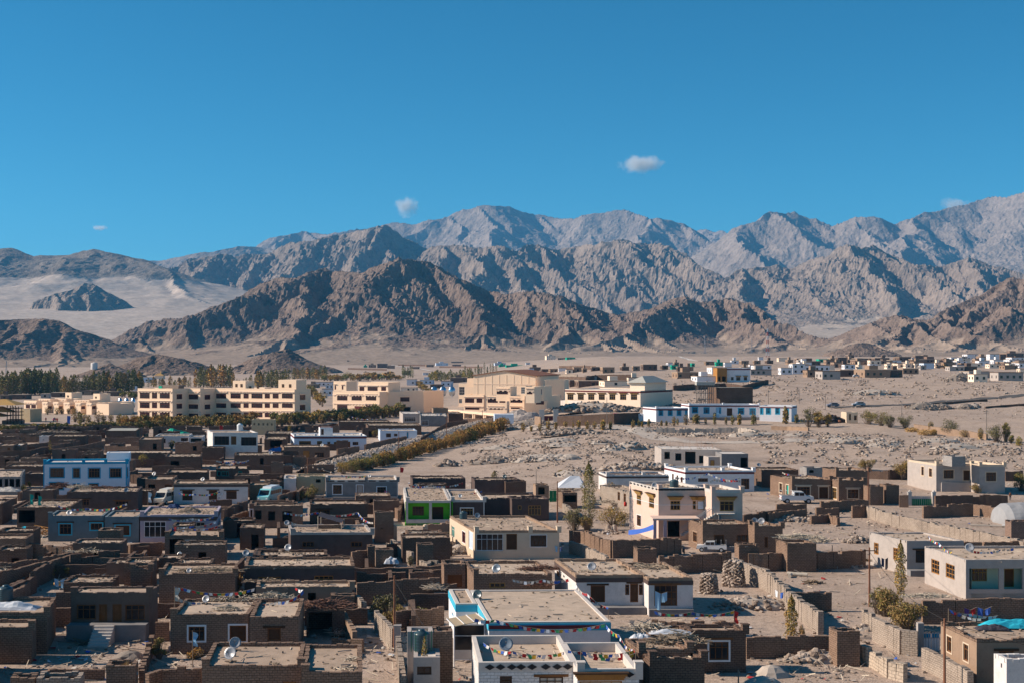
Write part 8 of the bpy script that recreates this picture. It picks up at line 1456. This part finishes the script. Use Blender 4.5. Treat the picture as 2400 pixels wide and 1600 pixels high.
# poles and cables
PT_ = {}
for key, cr, lab, x, yt, yb, a_, m_ in (('a', 'b2', 'rusty utility pole rising over the alley wall', 1272, 185, 880, 0, 'rust'), ('b', 'b4', 'tall rusty utility pole with a crossarm beside the bush', 932, -72, 470, 1, 'rust'), ('c', 'b4', 'rusty utility pole before the two window house', 1622, 580, 1240, 0, 'rust'), ('d', 'm4', 'leaning utility pole at the long pale wall', 922, 205, 558, 0, 'rust'), ('e', 'e4', 'wooden pole with crossarms on the boulder slope', 1955, 722, 955, 2, 'pole_grey'), ('f', 'e4', 'thin pole beside the road behind the thicket', 1055, 630, 790, 0, 'pole_grey'), ('g', 'e4', 'thin pole near the dark hatchback', 247, 545, 720, 1, 'pole_grey'), ('h', 'e4', 'second thin pole near the dark hatchback', 315, 545, 725, 1, 'pole_grey'), ('i', 'f2', 'rusty pole on the levee beside the blue gate', 1312, 745, 965, 0, 'rust'), ('j', 'f2', 'rusty pole on the levee near the block house', 1750, 610, 830, 0, 'rust'), ('k', 'f2', 'rusty pole near the white hut', 2080, 550, 730, 0, 'rust'), ('l', 'm2', 'pole wrapped in flags beside the stone heap', 475, 120, 400, 0, 'rust'), ('m', 'm3', 'rusty pole on the lane by the cream house', 417, 340, 720, 0, 'rust'), ('n', 'e3', 'thin pole behind the red lorry', 105, 470, 815, 0, 'pole_grey'), ('o', 'm3', 'thin pole left of the tent', 222, 230, 465, 0, 'pole_grey'), ('p', 'e3', 'thin pole above the boulder slope', 1885, 390, 540, 0, 'pole_grey'), ('q', 'e3', 'second thin pole above the boulder slope', 2225, 380, 545, 0, 'pole_grey'), ('r', 'b1', 'square cement post in the washing yard', 280, 168, 312, 0, 'pole_grey'), ('s', 'm4', 'pale wooden stake against the shaded wall', 590, 925, 1110, 0, 'pole_grey'), ('t', 'b3', 'thin pole in the plastic sheet yard', 2080, 1050, 1230, 0, 'pole_grey')):
    crop(cr); PT_[key] = pole(lab, x, yt, yb, .11 if key not in 'ost' else .07, m_, a_)[1]
crop('b3'); TP = P(sx(1140), sy(870), 3.5)
for key, cr, lab, x, yt, yb, z in (('u', 'b1', 'flag mast on the roof corner wrapped in cloth', 1605, 285, 520, 3.0), ('v', 'b1', 'thin mast with a torn pennant before the white framed window', 1770, 690, 1030, 0), ('w', 'm2', 'tall pole with a pink pennant before the window', 1180, 420, 500, .3), ('x', 'b3', 'stake carrying flags at the whitewashed house steps', 885, 480, 605, 0), ('y', 'b3', 'stake on the white block room roof', 632, 870, 990, 3.1), ('z', 'b3', 'stake at the white block room corner', 1135, 880, 985, 3.1), ('A', 'b3', 'red wrapped stake at the end of the yard flags', 2040, 500, 590, .8), ('B', 'b4', 'stake holding the twisted flag cord', 1658, 490, 600, 3.2), ('C', 'm1', 'pole with a green and yellow flag beside the van', 1590, 380, 540, 0), ('D', 'm1', 'pole with a white and red tattered flag', 1360, 430, 580, 3.2), ('E', 'm1', 'first green flag pole on the junk roof', 275, 450, 545, 3.0), ('F', 'm1', 'second green flag pole on the junk roof', 350, 465, 545, 3.0), ('G', 'f2', 'pole with a red pennant on the levee', 1368, 825, 880, None), ('H', 'm2', 'short pole with a red pennant by the slope', 1325, 205, 260, None), ('I', 'e2', 'tall flag pole with a red streamer before the pale house', 672, 85, 400, 0), ('J', 'e1', 'thin pole at the walled field corner', 610, 430, 545, None), ('K', 'e6', 'pole with a dark blue flag on the school ground', 925, 780, 895, None), ('L', 'e3', 'pole with a pale blue flag before the white school', 1310, 575, 770, None)):
    crop(cr); rt, tp = pole(lab, x, yt, yb, .035, 'old_wood', 0, z, 'flag_pole', 0, 'flag pole')
    cl = {'u': 'cloth_faded', 'v': 'cloth_sky', 'w': 'cloth_pink', 'A': 'cloth_red', 'C': 'cloth_yellow', 'D': 'cloth_white', 'E': 'teal_paint', 'F': 'teal_paint', 'G': 'cloth_red', 'H': 'cloth_red', 'I': 'cloth_red', 'K': 'cloth_blue', 'L': 'cloth_sky'}.get(key)
    if cl:
        s_ = max(.8, tp.y / 170); m = MB(); pv_ = None
        for j in range(7): t = j / 6; q = tp - UP * (.1 + 1.5 * s_ * t * (.9 if key != 'I' else 3)); e = q + Vector((.42 * s_ + .08 * math.sin(t * 9), .12 * math.sin(t * 7), -.1)); (m.face([pv_[0], pv_[1], e, q]) if pv_ else 0); pv_ = (q, e)
        m.build('pennant', cl, rt)
cable('power cable from the alley pole down to the grey house', [PT_['a'] - UP * .4, P(*(lambda c: (c[0], c[1]))((600 + 1545 / 3.92, 1300 + 650 / 3.92)), 4.0)], .02, .1)
cable('pair of power cables crossing the lane to the lower pole', [PT_['b'] - UP * .4, PT_['c'] - UP * .1], .02, .8)
cable('power cable running off from the lower lane pole', [PT_['c'] - UP * .2, PT_['c'] + Vector((12, -9, -2.0))], .02, .3)
cable('power cable from the leaning pole to the tall rusty pole', [PT_['d'] - UP * .2, PT_['b'] - UP * .3], .018, 1.2)
cable('power cable along the levee poles', [PT_['i'] - UP * .2, PT_['j'] - UP * .2, PT_['k'] - UP * .2], .02, .9)
cable('power cable between the two thin road poles', [PT_['g'] - UP * .4, PT_['h'] - UP * .4], .03, .3)
# lattice masts far off
def lattice(label, x, yt, yb, d, col=('red_paint', 'white_paint')):
    b = AT(x, yb, d); h_ = (yb - yt) * d / F; root = th('lattice_mast', label, 'mast', b); w_ = h_ * .05; n = 8
    for i in range(n):
        z0, z1 = h_ * i / n, h_ * (i + 1) / n; f0, f1 = 1 - .8 * i / n, 1 - .8 * (i + 1) / n; m = MB()
        for s0, s1 in ((-1, -1), (1, -1), (1, 1), (-1, 1)):
            m.tube(b + Vector((s0 * w_ * f0, s1 * w_ * f0, z0)), b + Vector((s0 * w_ * f1, s1 * w_ * f1, z1)), h_ * .006, 4)
        m.tube(b + Vector((-w_ * f0, -w_ * f0, z0)), b + Vector((w_ * f1, -w_ * f1, z1)), h_ * .004, 4).tube(b + Vector((w_ * f0, -w_ * f0, z0)), b + Vector((-w_ * f1, -w_ * f1, z1)), h_ * .004, 4).build('segment', col[i % 2], root)
lattice('red and white lattice mast at the foot of the near ridge', 1799, 770, 842, 1400)
for lab, x, yt, yb in (('steel pylon on the fan left of the mast', 1652, 790, 828), ('steel pylon behind the mast', 1762, 795, 828), ('steel pylon on the fan above the boundary track', 820, 776, 812), ('steel pylon on the sandy fan behind the tall poplars', 15, 845, 885), ('second steel pylon on the fan above the hamlets', 1017, 775, 800)): lattice(lab, x, yt, yb, 1900 if yb < 870 else 900, ('steel', 'steel'))
# awning, glazed porch and small yard things
crop('b2'); root, O, ex, ey, L, D, z1 = h_turq; a = P(sx(1760), sy(585), 3.3); aw = th('awning', 'tan corrugated awning with white ribs beside the turquoise house', 'awning', Vector((a.x, a.y, 0))); q = [P(sx(1750), sy(590), 3.45), P(sx(1820), sy(660), 3.2), P(sx(2100), sy(600), 3.2), P(sx(2020), sy(538), 3.45)]
MB().prism([q[0], q[1], q[2], q[3]], UP * .05).build('sheet', 'tan_awning', aw)
for t in (0, .33, .66, 1): p0, p1 = q[0].lerp(q[3], t), q[1].lerp(q[2], t); MB().tube(p0 + UP * .07, p1 + UP * .07, .04, 4).build('rib', 'white_paint', aw)
for c_ in (q[1], q[2]): MB().tube(Vector((c_.x, c_.y, -.2)), c_, .05, 5).build('post', 'white_paint', aw)
g = P(sx(1818), sy(870), .9); gp = th('glazed_porch', 'white framed glazed porch under the tan awning', 'porch', Vector((g.x, g.y, 0))); m = MB(); frame_bars(m, Vector((g.x, g.y, 0)), Vector((1, 0, 0)), Vector((0, 1, 0)), 0, 5.0, .1, 2.9, .08, 0, .08, 2, 2); m.build('frame', 'white_paint', gp); MB().box(Vector((g.x + .05, g.y + .04, .9)), (4.9, 0, 0), (0, .02, 0), (0, 0, 1.95)).build('pane', 'glass', gp); MB().box(Vector((g.x, g.y + .03, 0)), (5, 0, 0), (0, .04, 0), (0, 0, .9)).build('panel', 'pale_cement', gp)
crop('b4'); g = G(sx(418), sy(495)); sh = th('metal_sheet', 'blue grey metal sheet with dark printed emblems hung as a door', 'metal sheet', g); MB().box(g, (1.15 * 1.0, -.1, 0), (0, .04, 0), (0, 0, 1.72)).build('sheet', 'house_blue', sh); m = MB()
for i in range(4): m.box(g + Vector((.38 + .1 * i, -.16, 1.25 + .03 * i)), (.05, 0, 0), (0, .01, 0), (.12, 0, .25))
for i in range(6): a = i * 1.047; m.box(g + Vector((.62 + .02 * math.cos(a), -.16, .55 + .02 * math.sin(a))), (.2 * math.cos(a), 0, .2 * math.sin(a)), (0, .01, 0), (-.04 * math.sin(a), 0, .04 * math.cos(a)))
m.build('emblem', 'black_paint', sh)
crop('b4'); g = G(sx(475), sy(958)); mb = MB(); [mb.box(g + Vector((.02 * i, .3 * i, -.1)), (1.15 - .03 * i, 0, 0), (0, .34, 0), (0, 0, .26 + .22 * i)) for i in range(7)]; one('stone_stairs', mb, 'beige_stone', 'rough stone stairs climbing the side of the latrine block', 'stairs', g)
crop('m2'); g = P(sx(680), sy(760), 3.0); sh = th('sunshade', 'striped cloth sunshade on poles over the dark plastered roof', 'sunshade', g); q = [P(sx(570), sy(660), 4.6), P(sx(785), sy(722), 3.9), P(sx(790), sy(770), 3.1), P(sx(568), sy(772), 3.1)]; m = MB().face([q[0], q[1], q[1] + Vector((0, 2.4, .1)), q[0] + Vector((0, 2.4, .2))]); m.build('cloth', 'dark_cloth', sh)
for c_ in (q[0], q[1]): MB().tube(Vector((c_.x, c_.y, 3.0)), c_, .04, 5).build('pole', 'pale_sticks', sh); MB().tube(Vector((c_.x, c_.y + 2.4, 3.0)), c_ + Vector((0, 2.4, .2)), .04, 5).build('pole', 'pale_sticks', sh)
MB().box(Vector((q[3].x, q[3].y, 3.0)), (q[2].x - q[3].x, 0, 0), (0, .3, 0), (0, 0, .5)).build('low_wall', 'mud_brick', sh)
crop('m3'); q0 = P(sx(1070), sy(815), 1.0); q1 = P(sx(1300), sy(765), 2.6); m = MB(); pv_ = None
for i in range(9): t = i / 8; c_ = q0.lerp(q1, t) - UP * .15 * math.sin(math.pi * t); w = Vector((.1, .9 + .2 * math.sin(i), .25)); (m.face([pv_[0], pv_[1], c_ + w, c_ - w * .6]) if pv_ else 0); pv_ = (c_ - w * .6, c_ + w)
one('tarpaulin', m, 'cloth_blue', 'bright blue tarpaulin stretched before the pink house porch', 'tarpaulin', q0)
for cr, lab, x, y, z, w_, h_, m_ in (('b3', 'red crate beside the whitewashed house door', 1212, 458, .55, .9, .7, 'red_paint'), ('b3', 'green bucket before the glazed room', 1328, 470, .5, .45, .55, 'cloth_green'), ('b3', 'blue pail on the whitewashed house terrace', 895, 468, .5, .35, .45, 'cloth_blue'), ('m2', 'bright blue barrel in the green porch', 1762, 695, .3, .6, .8, 'tarp_blue'), ('m2', 'green plastic chair in the green porch', 1405, 690, .3, .5, .8, 'green_metal'), ('b1', 'orange tub on the brick ledge', 535, 275, 1.0, .9, .35, 'car_orange'), ('m3', 'red pail on the narrow house wall', 1042, 568, 3.0, .45, .6, 'red_paint'), ('m3', 'left clay jar behind the bushes', 885, 815, .1, .8, 1.1, 'stone'), ('m3', 'right clay jar behind the bushes', 942, 815, .1, .8, 1.1, 'pale_stone'), ('m2', 'first milk churn by the charcoal house', 2195, 605, .2, .5, .9, 'steel'), ('m2', 'second milk churn by the charcoal house', 2230, 605, .2, .5, .9, 'steel'), ('m2', 'third milk churn by the charcoal house', 2268, 605, .2, .5, .9, 'steel')):
    crop(cr); g = P(sx(x), sy(y), z)
    if 'crate' in lab:
        mb = MB(); [mb.cbox(g + UP * (.14 * i), w_, .5, .1) for i in range(5)]; [mb.cbox(g + Vector((u, v, 0)), .06, .06, h_) for u in (-.42, .42) for v in (-.22, .22)]
    elif 'chair' in lab:
        mb = MB().cbox(g + UP * .4, .45, .45, .05).cbox(g + Vector((0, .2, .45)), .45, .05, .45); [mb.cbox(g + Vector((u, v, 0)), .05, .05, .4) for u in (-.19, .19) for v in (-.19, .19)]
    else: mb = MB().lathe(g, [(0, 0), (w_ * .42, 0), (w_ * .5, h_ * .4), (w_ * .48, h_ * .75), (w_ * .3, h_ * .9), (w_ * .36, h_), (0, h_ * .98)], 12)
    one('crate' if 'crate' in lab else 'plastic_chair' if 'chair' in lab else 'container', mb, m_, lab, lab.split()[1] if 'chair' not in lab else 'chair', g, None, 'crate' not in lab and 'chair' not in lab)
for cr, lab, x, yb, yt, dx in (('b2', 'pale clay ladder rungs against the low wall', 1045, 150, 60, 0), ('e2', 'wooden ladder on the pale two storey house', 918, 358, 235, 0), ('m2', 'wooden ladder leaning on the white patterned house', 975, 488, 350, 14), ('m3', 'wooden ladder leaning on the pink house porch', 1385, 850, 690, -12)):
    crop(cr); g = G(sx(x), sy(yb)); k = g.y / F / 3.92 if cr[0] != 'e' else g.y / F / 5.88; h_ = (yb - yt) * k; t = g + Vector((dx * k * 2, 1.0, h_)); mb = MB(); s_ = Vector((.28, 0, 0)); mb.tube(g - s_, t - s_, .05, 5).tube(g + s_, t + s_, .05, 5); [mb.tube(g.lerp(t, i / 8) - s_, g.lerp(t, i / 8) + s_, .035, 4) for i in range(1, 8)]
    one('ladder', mb, 'pale_sticks', lab, 'ladder', g)
crop('e4'); house('hut', 'small roadside hut with a porch and cream wall', 470, 745, 590, 3.0, 4, 'cream_paint', af=-6, a_s=8, cat='hut', jit=0, par=.1, litter=0, front=[('o', 498, 765, 518, 830), ('w', 550, 780, 580, 830)])
heap('heap of dark machines and scrap beside the roadside hut', 320, 860, 11, 4, 2.6, 40, (.4, .9), name='scrap_heap', cat='scrap heap', mat=('dark_cloth', 'black_paint', 'rust'), core='black_paint')
crop('e4'); wall('low dark culvert wall below the road', [(1090, 672), (1500, 640), (1960, 606)], .9, 'dark_mud_brick', .5, .03); wall('dark ditch edge below the paved road', [(1940, 680), (2150, 668), (2400, 650)], .9, 'dark_mud_brick', .5, .03); wall('tan mud wall along the bushes on the slope', [(1190, 870), (1450, 905), (1690, 935), (1960, 975)], 1.6, 'mud_render', .5, .05)
crop('e3'); wall('eroded earth bank below the sapling row', [(650, 808), (900, 812), (1200, 815), (1560, 806), (1760, 830)], 1.2, 'dust', 1.0, .2, name='earth_bank'); wall('low oval mud wall at the end of the sapling row', [(1920, 785), (2100, 790), (2330, 800)], 1.0, 'mud_render', .5, .05)
# ------------------------------------------------------------------ clouds
def cloud(label, x, y, wpx, hpx, d, seed, dens, blobs, kind='white'):
    c = AT(x, y, d); r_ = random.Random(seed); sx_, sz_ = wpx * d / F / 2, hpx * d / F / 2; mb = MB(); n, m = 28, 16; sy_ = sx_ * .7
    for j in range(m + 1):
        for i in range(n):
            th_, ph = 6.2832 * i / n, math.pi * j / m; u, v, w = math.sin(ph) * math.cos(th_), math.sin(ph) * math.sin(th_), math.cos(ph); q = 1 + .3 * float(perlin(u * 1.7 + seed, w * 2 + v)); mb.v.append(tuple(c + Vector((u * sx_ * q, v * sy_ * q, w * sz_ * q))))
    for j in range(m):
        for i in range(n): mb.f.append((j * n + i, (j + 1) * n + i, (j + 1) * n + (i + 1) % n, j * n + (i + 1) % n)); mb.m.append(0)
    mt = bpy.data.materials.new('cloud'); mt.use_nodes = True; t = mt.node_tree; t.nodes.clear(); N = t.nodes.new; L_ = t.links.new
    out, vol, tc, no, mp, gr, ml, rp_ = N('ShaderNodeOutputMaterial'), N('ShaderNodeVolumePrincipled'), N('ShaderNodeTexCoord'), N('ShaderNodeTexNoise'), N('ShaderNodeMapping'), N('ShaderNodeTexGradient'), N('ShaderNodeMath'), N('ShaderNodeValToRGB')
    mp.inputs['Scale'].default_value = (1 / sx_, 1 / sy_, 1 / sz_); gr.gradient_type = 'SPHERICAL'; L_(tc.outputs['Object'], mp.inputs[0]); L_(mp.outputs[0], gr.inputs[0])
    m2 = N('ShaderNodeMapping'); m2.inputs['Scale'].default_value = (blobs / sx_, blobs / sx_, blobs / sx_); m2.inputs['Location'].default_value = (seed, seed * 2, 0); L_(tc.outputs['Object'], m2.inputs[0]); L_(m2.outputs[0], no.inputs['Vector']); no.inputs['Scale'].default_value = 1; no.inputs['Detail'].default_value = 5; no.inputs['Roughness'].default_value = .6
    ad = N('ShaderNodeMath'); ad.operation = 'MULTIPLY_ADD'; L_(no.outputs['Fac'], ad.inputs[0]); ad.inputs[1].default_value = 1.5; ad.inputs[2].default_value = -.95; s2 = N('ShaderNodeMath'); s2.operation = 'ADD'; L_(ad.outputs[0], s2.inputs[0]); L_(gr.outputs['Fac'], s2.inputs[1]); ml.operation = 'MULTIPLY'; ml.use_clamp = False
    mxx = N('ShaderNodeMath'); mxx.operation = 'MAXIMUM'; L_(s2.outputs[0], mxx.inputs[0]); mxx.inputs[1].default_value = 0; L_(mxx.outputs[0], ml.inputs[0]); ml.inputs[1].default_value = dens / sx_; L_(ml.outputs[0], vol.inputs['Density']); vol.inputs['Color'].default_value = (.97, .97, .98, 1); vol.inputs['Anisotropy'].default_value = .2; L_(vol.outputs[0], out.inputs['Volume'])
    mt.cycles.volume_step_rate = 2.0
    o = mb.build('cloud', mt, None, True, c, uv=False); tag(o, label, 'cloud')
cloud('small white cloud alone high in the clear sky', 1503, 386, 128, 52, 16500, 3, 6.5, 2.4, 1)
cloud('wispy slanting cloud just above the high range', 953, 486, 70, 60, 16500, 8, 5, 1.8, 1)
cloud('faint little cloud over the sandy mountain', 234, 535, 44, 18, 16500, 5, 4.0, 1.6, 1)
cloud('pale cloud half hidden behind the highest ridge', 2238, 480, 90, 40, 16500, 11, 4.0, 1.6, 1)
# ------------------------------------------------------------------ air
def haze():
    x0, x1, y0, y1, z0, z1 = -9800, 9800, -400, 14500, -80, 1300
    v = [(x, y, z) for z in (z0, z1) for y in (y0, y1) for x in (x0, x1)]
    f = [(0, 2, 3, 1), (4, 5, 7, 6), (0, 1, 5, 4), (2, 6, 7, 3), (0, 4, 6, 2), (1, 3, 7, 5)]
    me = bpy.data.meshes.new('haze'); me.from_pydata(v, [], f); o = link(bpy.data.objects.new('haze', me)); tag(o, kind='stuff')
    m = bpy.data.materials.new('haze'); m.use_nodes = True; t = m.node_tree; t.nodes.clear()
    out = t.nodes.new('ShaderNodeOutputMaterial'); vol = t.nodes.new('ShaderNodeVolumePrincipled')
    vol.inputs['Color'].default_value = (.13, .50, .95, 1); vol.inputs['Density'].default_value = 4.4e-5; vol.inputs['Anisotropy'].default_value = .1
    t.links.new(vol.outputs[0], out.inputs['Volume']); me.materials.append(m)
haze()
